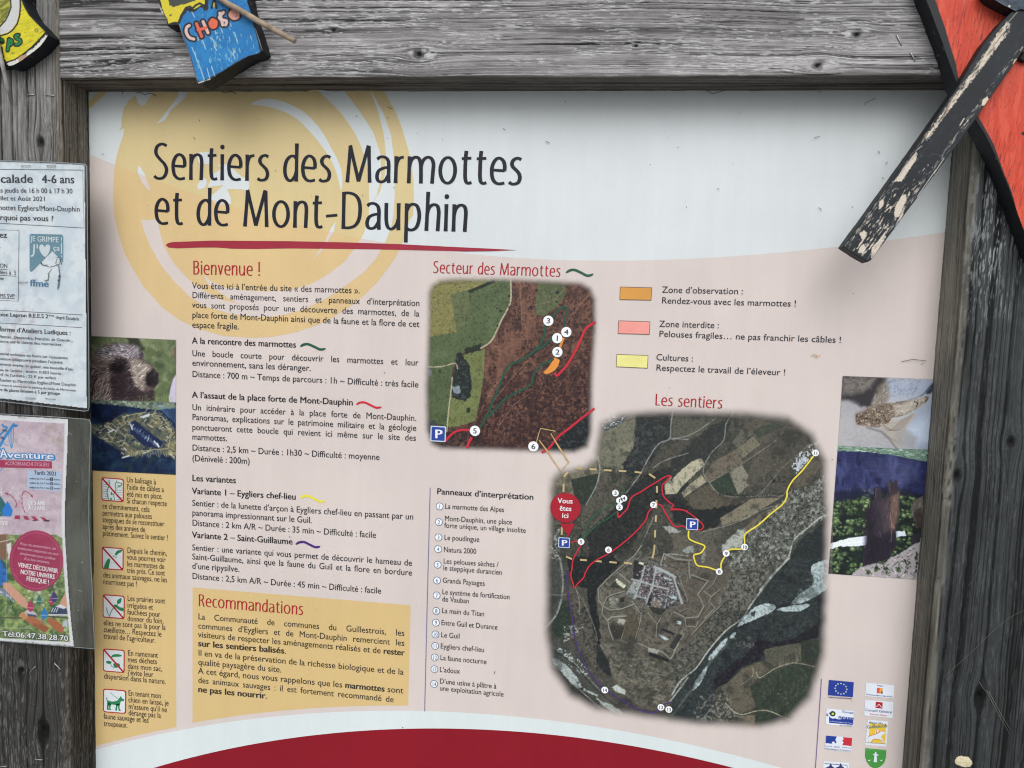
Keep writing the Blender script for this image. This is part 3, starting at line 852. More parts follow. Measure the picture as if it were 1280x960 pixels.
block([('Une boucle courte pour découvrir les marmottes et leur', (240.5, 445), (522.8, 457), j),
       ('environnement, sans les déranger.', (240.5, 457), (388.8, 463.8)),
       ('Distance : 700 m ~ Temps de parcours : 1h ~ Difficulté : très facile', (240.5, 471), (523, 484.3))])
block([('A l’assaut de la place forte de Mont-Dauphin', (240.5, 497), (441.3, 506.7), b)], name='subheading_text')
block([('Un itinéraire pour accéder à la place forte de Mont-Dauphin.', (240.5, 512.5), (520.5, 526.2), j),
       ('Panoramas, explications sur le patrimoine militaire et la géologie', (240.5, 524.7), (520.5, 538.7), j),
       ('ponctueront cette boucle qui revient ici même sur le site des', (240.5, 537.3), (520, 551), j),
       ('marmottes.', (240.5, 549.5), (284, 551.5)),
       ('Distance : 2,5 km ~ Durée : 1h30 ~ Difficulté : moyenne', (240.5, 563), (474.5, 575)),
       ('(Dénivelé : 200m)', (240.5, 576.2), (312.5, 580))])
block([('Les variantes', (240.5, 601), (295, 604), b), ('Variante 1 – Eygliers chef-lieu', (240.5, 617), (370, 624.5), b)], name='subheading_text')
block([('Sentier : de la lunette d’arçon à Eygliers chef-lieu en passant par un', (240.5, 632), (516.8, 649.5)),
       ('panorama impressionnant sur le Guil.', (240.5, 644.2), (390, 653.8)),
       ('Distance : 2 km A/R ~ Durée : 35 min ~ Difficulté : facile', (240.5, 656.8), (470, 672.3))])
block([('Variante 2 – Saint-Guillaume', (240.5, 671.8), (365.8, 680.5), b)], name='subheading_text')
block([('Sentier : une variante qui vous permet de découvrir le hameau de', (240.5, 687.6), (515, 707.2), j),
       ('Saint-Guillaume, ainsi que la faune du Guil et la flore en bordure', (240.5, 699), (515, 719.4), j),
       ('d’une ripysilve.', (240.5, 710.8), (299.5, 714.8)),
       ('Distance : 2,5 km A/R ~ Durée : 45 min ~ Difficulté : facile', (240.5, 723.3), (476.5, 742))])
block([('La Communauté de communes du Guillestrois, les', (248, 773.8), (505.5, 794.8), j),
       ('communes d’Eygliers et de Mont-Dauphin remercient les', (248, 785.3), (505.5, 807.2), j),
       ([('visiteurs de respecter les aménagements réalisés et de ', FACE), ('rester', HEAVY)], (248, 796.3), (505.3, 819.2)),
       ([('sur les sentiers balisés', HEAVY), ('.', FACE)], (248, 807.5), (358, 817)),
       ('Il en va de la préservation de la richesse biologique et de la', (248, 819.3), (504.3, 843.3)),
       ('qualité paysagère du site.', (248, 830.8), (351.8, 840.4)),
       ([('A cet égard, nous vous rappelons que les ', FACE), ('marmottes', HEAVY), (' sont', FACE)], (248, 841.8), (503.8, 866.6)),
       ('des animaux sauvages : il est fortement recommandé de', (248, 853.3), (492, 877.7), j),
       ([('ne pas les nourrir', HEAVY), ('.', FACE)], (248, 864.7), (334, 873.2))], mat=ink((48, 44, 42)))
block([('Zone d’observation :', (827.6, 365.8), (928.6, 367.9)), ('Rendez-vous avec les marmottes !', (826.9, 379.2), (995, 383.3))], cap=8.0, mat=ink((44, 46, 56)))
block([('Zone interdite :', (824.2, 408.5), (898.6, 410.3)), ('Pelouses fragiles… ne pas franchir les câbles !', (823.7, 420.8), (1051.3, 428.7))], cap=8.0, mat=ink((44, 46, 56)))
block([('Cultures :', (820.2, 450.2), (866.2, 451.9)), ('Respectez le travail de l’éleveur !', (820, 463.1), (981.7, 469.3))], cap=8.0, mat=ink((44, 46, 56)))

# numbered list of panels
block([('Panneaux d’interprétation', (546.3, 617.5), (666.9, 624.7), dict(b, cap=7.4))], name='subheading_text')
LC = (530, 590, 3.2)
items = [('1', (63, 137), [('La marmotte des Alpes', (84, 146), (320, 160))]), ('2', (60, 200), [('Mont-Dauphin, une place', (83, 195), (352, 210)), ('forte unique, un village insolite', (82, 222), (407, 243))]),
         ('3', (58, 261), [('Le poudingue', (81, 271), (221, 279))]), ('4', (57, 308), [('Natura 2000', (79, 319), (209, 327))]),
         ('5', (55, 370), [('Les pelouses sèches /', (78, 365), (297, 380)), ('le steppique durancien', (77, 392), (312, 411))]), ('6', (52.5, 433), [('Grands Paysages', (75, 442), (243, 455))]),
         ('7', (51, 493), [('Le système de fortification', (73, 488), (343, 509)), ('de Vauban', (73, 517), (180, 525))]), ('8', (49.5, 555), [('La main du Titan', (72, 563), (241, 577))]),
         ('9', (48, 602), [('Entre Guil et Durance', (69, 611), (294, 630))]), ('10', (46, 649), [('Le Guil', (68, 660), (143, 666))]),
         ('11', (45, 695), [('Eygliers chef-lieu', (66, 705), (241, 720))]), ('12', (43.5, 741), [('La faune nocturne', (65, 751), (250, 768))]),
         ('13', (42, 788), [('L’adoux', (63, 799), (143, 806))]), ('14', (41, 847), [('D’une usine à plâtre à', (63, 845), (289, 866)), ('une exploitation agricole', (63, 873), (318, 898))])]
BLUEGREY = ink((92, 112, 140)); NUMW = ink((226, 232, 238))
for num, c, tl in items:
    cp = CV(LC, [c])[0]
    sh = Sheet(0, 5)
    X, Z = P2(*cp); r = 4.7 / ppm(*cp)
    sh.disc((float(X), float(Z)), r, BLUEGREY); sh.disc((float(X), float(Z)), r * 0.83, NUMW, 1)
    w_ = 2.6 if len(num) == 1 else 5.2
    place_text(sh, num, (cp[0] - w_ / 2, cp[1] + 2.5), (cp[0] + w_ / 2, cp[1] + 2.7), 5.0, BLUEGREY, BOLD, dl=2)
    on_panel(sh.build('number_marker'))
    sh = Sheet(0, 5)
    for s_, a_, b_ in tl:
        a_, b_ = CV(LC, [a_, b_]); place_text(sh, s_, a_, b_, 6.5, INK)
    on_panel(sh.build('list_entry'))
sh = Sheet(0, 5); sh.pline([(537.8, 609.4), (534.2, 750), (530.9, 889)], 1.0, ink((110, 112, 150))); on_panel(sh.build('divider_line'))
sh = Sheet(0, 5); sh.pline([(1026.7, 848.2), (1023, 904), (1019, 962), (1017, 1000)], 1.1, ink((120, 95, 150))); on_panel(sh.build('divider_line'))

# squiggles
S5 = (220, 320, 4.0); S6 = (220, 540, 4.0); S2 = (530, 320, 5.818)
for cr, pts, col, wd in ((S5, [(622, 453), (638, 443), (662, 441), (695, 455), (722, 467), (748, 463)], (26, 84, 66), 2.9),
                         (S5, [(902, 743), (920, 733), (944, 732), (975, 746), (1003, 758), (1028, 755)], (196, 38, 60), 2.6),
                         (S6, [(621, 330), (640, 320), (665, 320), (693, 334), (720, 347), (745, 344)], (222, 214, 70), 2.8),
                         (S6, [(599, 561), (618, 551), (642, 550), (670, 563), (697, 575), (722, 572)], (66, 40, 120), 2.8),
                         (S2, [(1033, 122), (1060, 105), (1095, 101), (1140, 120), (1190, 143), (1232, 131)], (26, 84, 66), 3.0)):
    sh = Sheet(0, 5)
    wv = np.interp(np.linspace(0, 1, 31), [0, 0.12, 0.5, 0.88, 1], [0.45, 1, 1, 1, 0.5]) * wd
    sh.pline(smooth(CV(cr, pts), 6), wv, ink(col)); on_panel(sh.build('trail_sample'))

# legend boxes
LG = (740, 340, 3.765)
for q, col in (([(132, 69), (283, 73), (279, 134), (129, 131)], (205, 148, 72)), ([(124, 228), (274, 233), (271, 295), (121, 291)], (226, 150, 142)), ([(116, 386), (265, 392), (262, 454), (113, 447)], (226, 222, 142))):
    sh = Sheet(0, 5); p = CV(LG, q); cx = sum(a for a, _ in p) / 4; cy = sum(a for _, a in p) / 4
    sh.ppoly(p, ink((96, 84, 70))); sh.ppoly([(cx + (a - cx) * 0.965, cy + (c_ - cy) * 0.91) for a, c_ in p], ink(col), 1)
    on_panel(sh.build('legend_swatch'))

# ---- left column texts
C5 = (100, 580, 5.05); C4 = (100, 740, 4.3625)
def cblock(cr, lines):
    sh = Sheet(0, 5)
    for s_, a_, b_ in lines:
        a_, b_ = CV(cr, [a_, b_]); place_text(sh, s_, a_, b_, 6.6, ink((62, 52, 46)))
    return on_panel(sh.build('text_block'))
cblock(C5, [('Un balisage à', (296, 115), (480, 129)), ('l’aide de câbles a', (298, 160), (530, 177)), ('été mis en place.', (298, 204), (522, 221)), ('Si chacun respecte', (297, 247), (549, 266)),
            ('ce cheminement, cela', (144, 280), (440, 303)), ('permettra aux pelouses', (144, 324), (455, 347)), ('steppiques de se reconstituer', (144, 366), (532, 394)), ('après des années de', (145, 409), (413, 430)), ('piétinement. Suivez le sentier !', (146, 452), (557, 482))])
cblock(C5, [('Depuis le chemin,', (300, 560), (549, 579)), ('vous pourrez voir', (299, 602), (540, 620)), ('les marmottes de', (299, 645), (533, 663)), ('très près. Ce sont', (299, 686), (536, 704)),
            ('des animaux sauvages, ne les', (148, 715), (551, 747)), ('nourrissez pas !', (148, 757), (361, 774))])
cblock(C4, [('Les prairies sont', (260, 47), (464, 62)), ('irriguées et', (260, 85), (398, 96)), ('fauchées pour', (260, 121), (438, 136)), ('donner du foin,', (260, 157), (456, 172)),
            ('elles ne sont pas là pour la', (130, 180), (467, 207)), ('cueillette… Respectez le', (131, 217), (445, 243)), ('travail de l’agriculteur.', (131, 253), (413, 277))])
cblock(C4, [('En ramenant', (262, 345), (425, 358)), ('mes déchets', (262, 381), (421, 393)), ('dans mon sac,', (262, 417), (449, 432)), ('j’évite leur', (262, 452), (401, 463)), ('dispersion dans la nature.', (132, 471), (469, 502))])
cblock(C4, [('En tenant mon', (265, 564), (442, 579)), ('chien en laisse, je', (265, 600), (484, 619)), ('m’assure qu’il ne', (266, 636), (475, 655)), ('dérange pas la', (266, 671), (441, 686)),
            ('faune sauvage et les', (131, 690), (375, 713)), ('troupeaux.', (132, 729), (260, 740))])

# ---- pictograms
ICR, ICG, ICB = ink((176, 34, 46)), ink((44, 128, 84)), ink((214, 222, 226))
def rrect(q, rad, n=5):
    """rounded quadrilateral in photograph coordinates"""
    out = []; q = np.array(q, float)
    for i in range(4):
        p, a, c_ = q[i], q[i - 1], q[(i + 1) % 4]
        u = (a - p) / np.linalg.norm(a - p) * rad; w = (c_ - p) / np.linalg.norm(c_ - p) * rad
        for k in range(n + 1):
            t = k / n
            out.append(tuple(p + u * (1 - t) ** 2 + w * t ** 2))
    return out
def icon(q, shapes, slash=True):
    sh = Sheet(0, 5); q = np.array(q, float); c_ = q.mean(0)
    sh.ppoly(rrect(q, 3.5), ICR); sh.ppoly(rrect(c_ + (q - c_) * 0.91, 2.8), ICB, 1)
    def loc(u, v):                                    # unit square -> photograph
        return tuple((q[0] * (1 - u) + q[1] * u) * (1 - v) + (q[3] * (1 - u) + q[2] * u) * v)
    for kind, pts, *r in shapes:
        if kind == 'f': sh.ppoly([loc(*p) for p in pts], ICG, 2, sm=3)
        else: sh.pline([loc(*p) for p in pts], r[0] if r else 0.8, ICG, 2 + 0.1 * len(sh.f) / 50, sm=3)
    if slash: sh.pline([loc(0.03, 0.03), loc(0.5, 0.5), loc(0.97, 0.97)], 2.0, ICR, 4)
    on_panel(sh.build('pictogram'))
icon(CV(C5, [(137, 82), (278, 93), (277, 240), (137, 230)]),
     [('l', [(0.06, y_ / 10), (0.2, y_ / 10), (0.32, y_ / 10 + 0.01)], 0.5) for y_ in range(2, 10)] + [('l', [(0.68, y_ / 10), (0.82, y_ / 10), (0.94, y_ / 10)], 0.5) for y_ in range(2, 10)] +
     [('l', [(0.34, 0.1), (0.36, 0.3), (0.28, 0.5), (0.26, 0.7), (0.34, 0.94)], 1.0), ('l', [(0.7, 0.1), (0.62, 0.3), (0.66, 0.5), (0.56, 0.7), (0.6, 0.94)], 1.0), ('f', [(0.45, 0.6), (0.52, 0.7), (0.42, 0.72)]), ('f', [(0.42, 0.85), (0.5, 0.9), (0.4, 0.95)]), ('l', [(0.72, 0.18), (0.9, 0.2), (0.86, 0.32), (0.74, 0.34)], 1.0)])
icon(CV(C5, [(140, 520), (277, 531), (276, 671), (140, 662)]),
     [('f', [(0.1, 0.93), (0.22, 0.62), (0.34, 0.5), (0.38, 0.6), (0.34, 0.8), (0.3, 0.95)]), ('f', [(0.6, 0.32), (0.7, 0.14), (0.93, 0.06), (0.9, 0.18), (0.78, 0.24), (0.68, 0.34)]), ('f', [(0.52, 0.38), (0.58, 0.36), (0.56, 0.44)]), ('f', [(0.62, 0.42), (0.68, 0.4), (0.66, 0.47)])])
icon(CV(C4, [(125, 11), (245, 20), (244, 147), (125, 138)]),
     [('f', [(0.66, 0.34), (0.68, 0.2), (0.86, 0.1), (0.84, 0.28), (0.74, 0.36)]), ('f', [(0.5, 0.44), (0.62, 0.4), (0.78, 0.5), (0.94, 0.52), (0.94, 0.66), (0.8, 0.64), (0.62, 0.54)]), ('l', [(0.62, 0.44), (0.42, 0.66), (0.32, 0.94)], 0.9), ('l', [(0.18, 0.56), (0.24, 0.78), (0.32, 0.94)], 0.8), ('l', [(0.7, 0.34), (0.66, 0.44)], 0.8)])
icon(CV(C4, [(127, 307), (245, 315), (244, 441), (127, 432)]),
     [('f', [(0.34, 0.4), (0.46, 0.24), (0.7, 0.2), (0.88, 0.24), (0.8, 0.3), (0.6, 0.32), (0.44, 0.36)]), ('f', [(0.14, 0.56), (0.26, 0.52), (0.4, 0.56), (0.34, 0.64), (0.2, 0.64)]), ('f', [(0.5, 0.62), (0.74, 0.6), (0.78, 0.74), (0.6, 0.8), (0.5, 0.74)]), ('l', [(0.36, 0.62), (0.4, 0.74), (0.54, 0.8)], 0.7)])
icon(CV(C4, [(127, 525), (253, 535), (252, 664), (127, 654)]),
     [('f', [(0.2, 0.48), (0.4, 0.52), (0.62, 0.46), (0.7, 0.36), (0.78, 0.26), (0.82, 0.34), (0.92, 0.4), (0.9, 0.46), (0.78, 0.48), (0.74, 0.6), (0.66, 0.66), (0.4, 0.64), (0.24, 0.66), (0.18, 0.56)]),
      ('f', [(0.2, 0.6), (0.3, 0.62), (0.24, 0.76), (0.26, 0.88), (0.18, 0.88), (0.17, 0.74)]), ('f', [(0.28, 0.62), (0.36, 0.64), (0.32, 0.78), (0.36, 0.88), (0.28, 0.88), (0.27, 0.76)]),
      ('f', [(0.58, 0.62), (0.66, 0.62), (0.62, 0.76), (0.62, 0.88), (0.54, 0.88), (0.56, 0.74)]), ('f', [(0.66, 0.62), (0.74, 0.6), (0.72, 0.76), (0.78, 0.88), (0.7, 0.88), (0.66, 0.76)]),
      ('l', [(0.2, 0.5), (0.16, 0.42), (0.17, 0.36)], 1.0), ('l', [(0.3, 0.14), (0.5, 0.28), (0.7, 0.42)], 0.6)], slash=False)

# ------------------------------------------------------------------ map prints
MK = ink((232, 236, 240), worn=False); DIG = ink((40, 44, 60)); PB = ink((40, 66, 150)); PF = ink((190, 206, 224))
def ring_path(pts, m):
    return smooth(pts, 5)
# small map "Secteur des Marmottes"
SM = (520, 320, 3.692)
c = Canvas(527, 343, 750, 572, 1.55, base=(92, 68, 60))
sv = lambda pts: CV(SM, pts)
c.tex(None, (116, 86, 74), 0.09, 0.42, 0.62, 3); c.tex(None, (70, 50, 48), 0.16, 0.50, 0.66, 7, 0.8)
c.tex(None, (52, 38, 40), 0.42, 0.54, 0.62, 9, 0.75)
right_ = sv([(300, 600), (560, 560), (830, 420), (840, 930), (250, 930)])
c.tex(right_, (52, 36, 40), 0.36, 0.46, 0.54, 13, 0.85, soft=12); c.tex(right_, (98, 70, 62), 0.5, 0.58, 0.64, 15, 0.6, soft=8)
c.tex(sv([(460, 110), (560, 110), (560, 300), (600, 420), (420, 500), (330, 700), (310, 560), (310, 440), (400, 300), (440, 200)]), (128, 96, 82), 0.12, 0.4, 0.6, 17, 0.7, soft=4, ax=1, ay=.35)
c.poly(sv([(40, 95), (440, 95), (437, 210), (395, 300), (345, 395), (300, 428), (235, 436), (185, 470), (172, 512), (40, 515)]), (84, 98, 70))
c.tex(sv([(40, 95), (440, 95), (437, 210), (395, 300), (345, 395), (300, 428), (235, 436), (185, 470), (172, 512), (40, 515)]), (98, 112, 82), 0.07, 0.4, 0.7, 19, 0.7)
c.poly(sv([(40, 95), (350, 95), (300, 140), (163, 178), (188, 352), (40, 378)]), (130, 128, 84)); c.tex(sv([(40, 95), (350, 95), (163, 178), (188, 352), (40, 378)]), (116, 116, 76), 0.2, 0.4, 0.6, 21, 0.8, ay=5)
c.tex(sv([(170, 180), (240, 165), (260, 290), (190, 340)]), (104, 108, 78), 0.2, 0.4, 0.5, 22, 0.8)
c.poly(sv([(240, 160), (360, 110), (370, 122), (250, 172)]), (44, 54, 44), wob=1.5)
c.poly(sv([(40, 515), (172, 505), (165, 560), (158, 700), (142, 800), (40, 780)]), (86, 100, 72)); c.tex(sv([(40, 515), (172, 505), (165, 560), (158, 700), (142, 800), (40, 780)]), (74, 88, 62), 0.1, 0.4, 0.6, 23, 0.7)
c.poly(sv([(190, 470), (250, 445), (318, 430), (312, 560), (292, 680), (275, 760), (200, 785), (142, 792), (165, 640)]), (112, 122, 80)); c.tex(sv([(190, 470), (318, 430), (292, 680), (275, 760), (142, 792), (165, 640)]), (98, 106, 68), 0.12, 0.45, 0.6, 25, 0.7)
c.poly(sv([(185, 455), (205, 440), (222, 470), (248, 505), (258, 600), (250, 650), (225, 668), (170, 655), (163, 600), (178, 540)]), (36, 44, 44), wob=1.5, ws=.6)
c.tex(sv([(185, 455), (248, 505), (258, 600), (225, 665), (165, 650)]), (78, 88, 90), 0.5, 0.56, 0.62, 27, 0.7)
c.poly(sv([(165, 605), (200, 600), (205, 630), (180, 640)]), (128, 140, 148), wob=2)
c.poly(sv([(220, 430), (300, 402), (305, 430), (235, 455)]), (40, 50, 44), wob=2.0, ws=.6)
c.poly(sv([(565, 118), (690, 118), (692, 175), (655, 230), (610, 270), (580, 280), (550, 268), (555, 190)]), (84, 94, 68), wob=1); c.tex(sv([(565, 118), (690, 118), (655, 230), (580, 280), (550, 268)]), (96, 106, 78), 0.2, 0.45, 0.6, 29, 0.8)
c.disc(sv([(652, 168)])[0], 2.5, (48, 56, 50)); c.disc(sv([(242, 712)])[0], 3.5, (44, 52, 44), rx=.7); c.disc(sv([(110, 530)])[0], 1.8, (48, 58, 48))
c.poly(sv([(840, 690), (840, 930), (590, 930), (650, 860), (700, 810), (770, 755)]), (34, 40, 44), wob=3); c.tex(sv([(840, 690), (840, 930), (590, 930), (770, 755)]), (70, 78, 80), 0.35, 0.58, 0.64, 31, 0.8)
c.poly(sv([(40, 750), (100, 770), (150, 850), (40, 880)]), (74, 76, 78), wob=3); c.tex(sv([(40, 740), (150, 790), (300, 830), (290, 900), (60, 880)]), (44, 44, 48), 0.35, 0.5, 0.56, 33, 0.8)
c.poly(sv([(50, 520), (75, 520), (75, 555), (50, 555)]), (110, 120, 124), wob=2)
for p_, w_ in (([(437, 100), (438, 200), (420, 250), (395, 295), (375, 340), (345, 395), (300, 425)], 2.0), ([(50, 512), (120, 510), (180, 495), (192, 520)], 1.5), ([(168, 560), (160, 640), (150, 720), (142, 810)], 1.6)):
    c.line(sv(p_), w_, (178, 172, 148), 0.9, sm=4)
for p_ in ([(830, 150), (760, 215), (700, 300)], [(800, 180), (740, 250), (710, 320)], [(480, 120), (490, 330)], [(300, 720), (350, 620), (470, 470)], [(345, 690), (420, 590), (520, 480)], [(380, 790), (450, 690), (520, 640)], [(700, 120), (640, 200), (520, 230)]):
    c.line(sv(p_), 1.0, (142, 112, 96), 0.7, sm=4)
rng = random.Random(4)
for k in range(420):
    x, y = rng.uniform(530, 745), rng.uniform(350, 566)
    u_, v_ = (x - 520) * 3.692, (y - 320) * 3.692
    if u_ < 320 + (600 - v_) * 0.1 and v_ < 780: continue
    if rng.random() > 0.25 + 0.75 * ss(300, 800, v_ + 0.3 * u_): continue
    c.disc((x, y), rng.uniform(0.7, 1.7), (38, 28, 34), al=.8)
c.grain(0.14, 5, 1.4); c.tex(None, (34, 28, 30), .6, .56, .68, 94, .35); c.c = np.clip((c.c - 80) * 1.10 + 74, 8, 240)
c.a = c.mask(CV(SM, [(60, 170), (75, 135), (110, 112), (200, 105), (440, 108), (680, 120), (760, 125), (805, 150), (826, 200), (828, 330), (812, 560), (808, 820), (790, 880), (730, 905), (620, 902), (350, 893), (120, 888), (75, 870), (50, 800), (48, 600), (58, 330)]), 7.5, wob=0.6) ** 1.7
on_panel(c.build('small_trail_map', mat=M_CANA, layer=4))

def trail(cr, pts, wd, col, sm=4, y=0.0, layer=10, name='trail_line', dl=0.0):
    sh = Sheet(y, layer); sh.pline(smooth(CV(cr, pts), sm), wd, ink(col), dl); return on_panel(sh.build(name))
GRN, TRD, ORG, TAN = (30, 78, 62), (186, 40, 58), (214, 140, 62), (186, 158, 110)
trail(SM, [(296, 792), (325, 740), (352, 680), (385, 600), (425, 512), (500, 472), (555, 430), (590, 372), (598, 320), (640, 272), (665, 242), (692, 235), (700, 255), (684, 295), (690, 340)], 2.6, GRN)
trail(SM, [(325, 742), (348, 730), (410, 662), (460, 632), (528, 596), (545, 545), (580, 502), (636, 476)], 2.5, GRN, dl=1)
trail(SM, [(555, 432), (585, 420), (615, 388), (645, 372)], 2.6, GRN, dl=2)
trail(SM, [(138, 852), (170, 818), (205, 803), (262, 803)], 2.8, TRD); trail(SM, [(236, 886), (245, 860), (258, 836)], 3.2, TRD, dl=1)
trail(SM, [(640, 540), (652, 552), (668, 535), (700, 500), (742, 425), (765, 375), (782, 338), (806, 318), (829, 304)], 3.0, TRD)
trail(SM, [(824, 702), (800, 722), (770, 744), (735, 772), (700, 800), (662, 828), (635, 860), (610, 890), (580, 906)], 2.6, TRD)
sh = Sheet(0, 9); sh.ppoly(sv([(640, 468), (664, 480), (656, 508), (640, 528), (618, 540), (598, 546), (588, 536), (606, 520), (618, 504)]), ink(ORG)); sh.pline(sv([(682, 378), (672, 400), (664, 424)]), 3.0, ink(ORG)); on_panel(sh.build('observation_zone'))
def arrow(layer=11):
    sh = Sheet(0, layer); m_ = ink(TAN)
    sh.pline(sv([(640, 955), (612, 905), (570, 850), (556, 858), (565, 826), (575, 795), (645, 808), (622, 818), (660, 885), (706, 955)]), 1.2, m_)
    sh.pline(CV((670, 500, 4.363), [(20, 222), (75, 300), (135, 385), (180, 337), (140, 275), (95, 205)]), 1.2, m_, 0.5)
    on_panel(sh.build('arrow_outline'))
arrow()
def marker(p, r, num, cap=None):
    sh = Sheet(0, 14); sh.pdisc(p, r, MK)
    w_ = r * (0.75 if len(num) == 1 else 1.3)
    h_ = r * 1.0
    place_text(sh, num, (p[0] - w_ / 2, p[1] + h_ / 2 - .1), (p[0] + w_ / 2, p[1] + h_ / 2 + .1), h_, DIG, BOLD, dl=2)
    on_panel(sh.build('number_marker'))
for n_, p_ in (('3', (611, 299)), ('1', (652, 379)), ('2', (653, 443)), ('4', (694, 351)), ('5', (273, 806)), ('6', (542, 878))):
    marker(sv([p_])[0], 6.4, n_)
def parking(q):
    sh = Sheet(0, 14); q = np.array(q, float); c_ = q.mean(0)
    sh.ppoly(rrect(q, 1.5), PF); sh.ppoly(rrect(c_ + (q - c_) * 0.86, 1.2), PB, 1)
    w_ = (q[1] - q[0])[0]; h_ = (q[3] - q[0])[1]
    place_text(sh, 'P', (c_[0] - w_ * .2, c_[1] + h_ * .27), (c_[0] + w_ * .24, c_[1] + h_ * .285), h_ * .54, WHITE, HEAVY, dl=3)
    on_panel(sh.build('parking_symbol'))
parking(sv([(69, 782), (140, 786), (138, 858), (67, 854)]))

# big map "Les sentiers"
D = (670, 500, 4.363); E = (840, 500, 4.0); FF = (670, 700, 4.363); GG = (840, 700, 4.363); Z8 = (740, 680, 8.0)
c = Canvas(672, 504, 1046, 920, 1.45, base=(70, 68, 60))
c.tex(None, (56, 58, 52), 0.06, 0.42, 0.62, 3, 0.9); c.tex(None, (96, 92, 78), 0.2, 0.56, 0.68, 5, 0.5)
def dp(pts, col, **k): c.poly(CV(D, pts), col, **k)
def ep(pts, col, **k): c.poly(CV(E, pts), col, **k)
def fp(pts, col, **k): c.poly(CV(FF, pts), col, **k)
def gp(pts, col, **k): c.poly(CV(GG, pts), col, **k)
def zp(pts, col, **k): c.poly(CV(Z8, pts), col, **k)
DARK = (34, 40, 44)
# north-west quarter
dp([(290, 20), (560, 40), (560, 110), (520, 300), (480, 400), (330, 420), (300, 300), (330, 150)], (106, 104, 84), wob=1.5)
c.tex(CV(D, [(345, 200), (545, 80), (550, 160), (520, 300), (340, 280)]), (126, 122, 96), 0.12, 0.45, 0.6, 9, .8, ax=.3, rot=-.5)
dp([(350, 70), (430, 40), (495, 70), (480, 120), (380, 170), (345, 150)], (70, 80, 82), wob=2); c.tex(CV(D, [(350, 60), (430, 40), (495, 70), (470, 120), (380, 160), (345, 150)]), (190, 200, 206), 0.6, 0.55, 0.6, 11, .9)
dp([(550, 60), (760, 60), (750, 190), (680, 240), (640, 330), (560, 400), (490, 420), (470, 350), (530, 260)], DARK, wob=3); c.tex(CV(D, [(550, 60), (760, 60), (750, 190), (680, 240), (600, 400), (490, 420)]), (62, 68, 66), .35, .5, .58, 13, .8)
dp([(720, 70), (829, 70), (829, 190), (760, 210)], (74, 76, 66), wob=2); dp([(660, 300), (760, 240), (829, 250), (829, 330), (700, 380), (640, 410), (600, 400)], (70, 68, 58), wob=3)
dp([(560, 440), (640, 400), (829, 310), (829, 600), (700, 560), (600, 640), (520, 800), (300, 900), (280, 700), (420, 560)], (42, 44, 44), wob=3)
c.tex(CV(D, [(300, 350), (500, 380), (680, 400), (700, 560), (600, 650), (500, 830), (260, 960), (230, 760)]), (26, 32, 36), .4, .48, .56, 15, .85, soft=4)
dp([(280, 420), (420, 380), (500, 420), (460, 560), (330, 680), (260, 740), (240, 640), (290, 540)], (84, 80, 68), wob=4); c.tex(CV(D, [(280, 420), (420, 380), (500, 420), (460, 560), (330, 690), (260, 740)]), (56, 56, 48), .45, .5, .6, 17, .8)
dp([(130, 335), (325, 315), (340, 400), (190, 432), (205, 520), (130, 520), (60, 520), (60, 440)], (116, 108, 84)); dp([(190, 435), (340, 400), (335, 460), (285, 560), (245, 572), (215, 530)], (40, 54, 44))
dp([(60, 640), (245, 560), (250, 700), (230, 770), (60, 860)], (58, 62, 52), wob=2); c.tex(CV(D, [(60, 640), (245, 600), (250, 700), (230, 770), (60, 860)]), (92, 92, 84), .3, .5, .6, 18, .8)
c.tex(CV(D, [(50, 720), (130, 700), (130, 900), (50, 900)]), (150, 154, 152), .5, .56, .62, 19, .9)
dp([(700, 470), (715, 430), (760, 400), (829, 360), (829, 440), (790, 480), (765, 512), (705, 516)], (174, 166, 134), wob=.8)
dp([(800, 430), (820, 425), (812, 460), (790, 450)], (44, 50, 46), wob=1)
# north-east
ep([(0, 90), (220, 90), (200, 150), (100, 190), (0, 200)], (78, 78, 66), wob=2); ep([(200, 120), (300, 90), (260, 210), (180, 290), (150, 330), (0, 410), (0, 300), (100, 210)], (44, 50, 48), wob=4)
ep([(320, 150), (420, 90), (560, 90), (700, 200), (600, 290), (470, 350), (410, 260), (440, 210), (400, 170)], (84, 78, 66), wob=2); c.tex(CV(E, [(420, 90), (560, 90), (700, 200), (600, 290), (470, 350), (410, 250)]), (68, 64, 56), .07, .4, .6, 21, .8, ax=.4, rot=-.6)
ep([(400, 150), (520, 110), (560, 130), (430, 190)], (58, 68, 54), wob=1)
ep([(160, 380), (205, 310), (330, 240), (352, 310), (185, 415)], (104, 92, 76)); ep([(300, 210), (350, 145), (400, 170), (330, 240)], (88, 88, 76)); ep([(330, 240), (405, 180), (442, 222), (352, 292)], (110, 104, 82))
ep([(195, 410), (282, 360), (328, 470), (300, 478), (235, 462)], (42, 62, 48)); ep([(285, 358), (350, 325), (402, 412), (330, 472)], (124, 118, 102)); ep([(352, 312), (418, 272), (470, 330), (400, 405)], (64, 64, 54)); ep([(410, 255), (500, 290), (520, 330), (400, 430), (370, 420)], (82, 76, 66))
ep([(520, 320), (620, 290), (600, 380), (500, 400)], (76, 72, 62), wob=2); ep([(480, 380), (600, 380), (570, 460), (460, 470)], (72, 70, 62), wob=2); c.tex(CV(E, [(495, 385), (600, 380), (590, 410), (495, 415)]), (30, 36, 38), .5, .45, .55, 23, .9)
ep([(60, 490), (190, 420), (235, 475), (330, 485), (400, 500), (260, 550), (130, 545)], (84, 76, 62), wob=1)
ep([(0, 395), (45, 350), (100, 305), (150, 288), (162, 325), (80, 402), (40, 440), (12, 472), (0, 470)], (168, 160, 130), wob=1); ep([(48, 462), (90, 420), (148, 375), (172, 408), (60, 487)], (156, 146, 116))
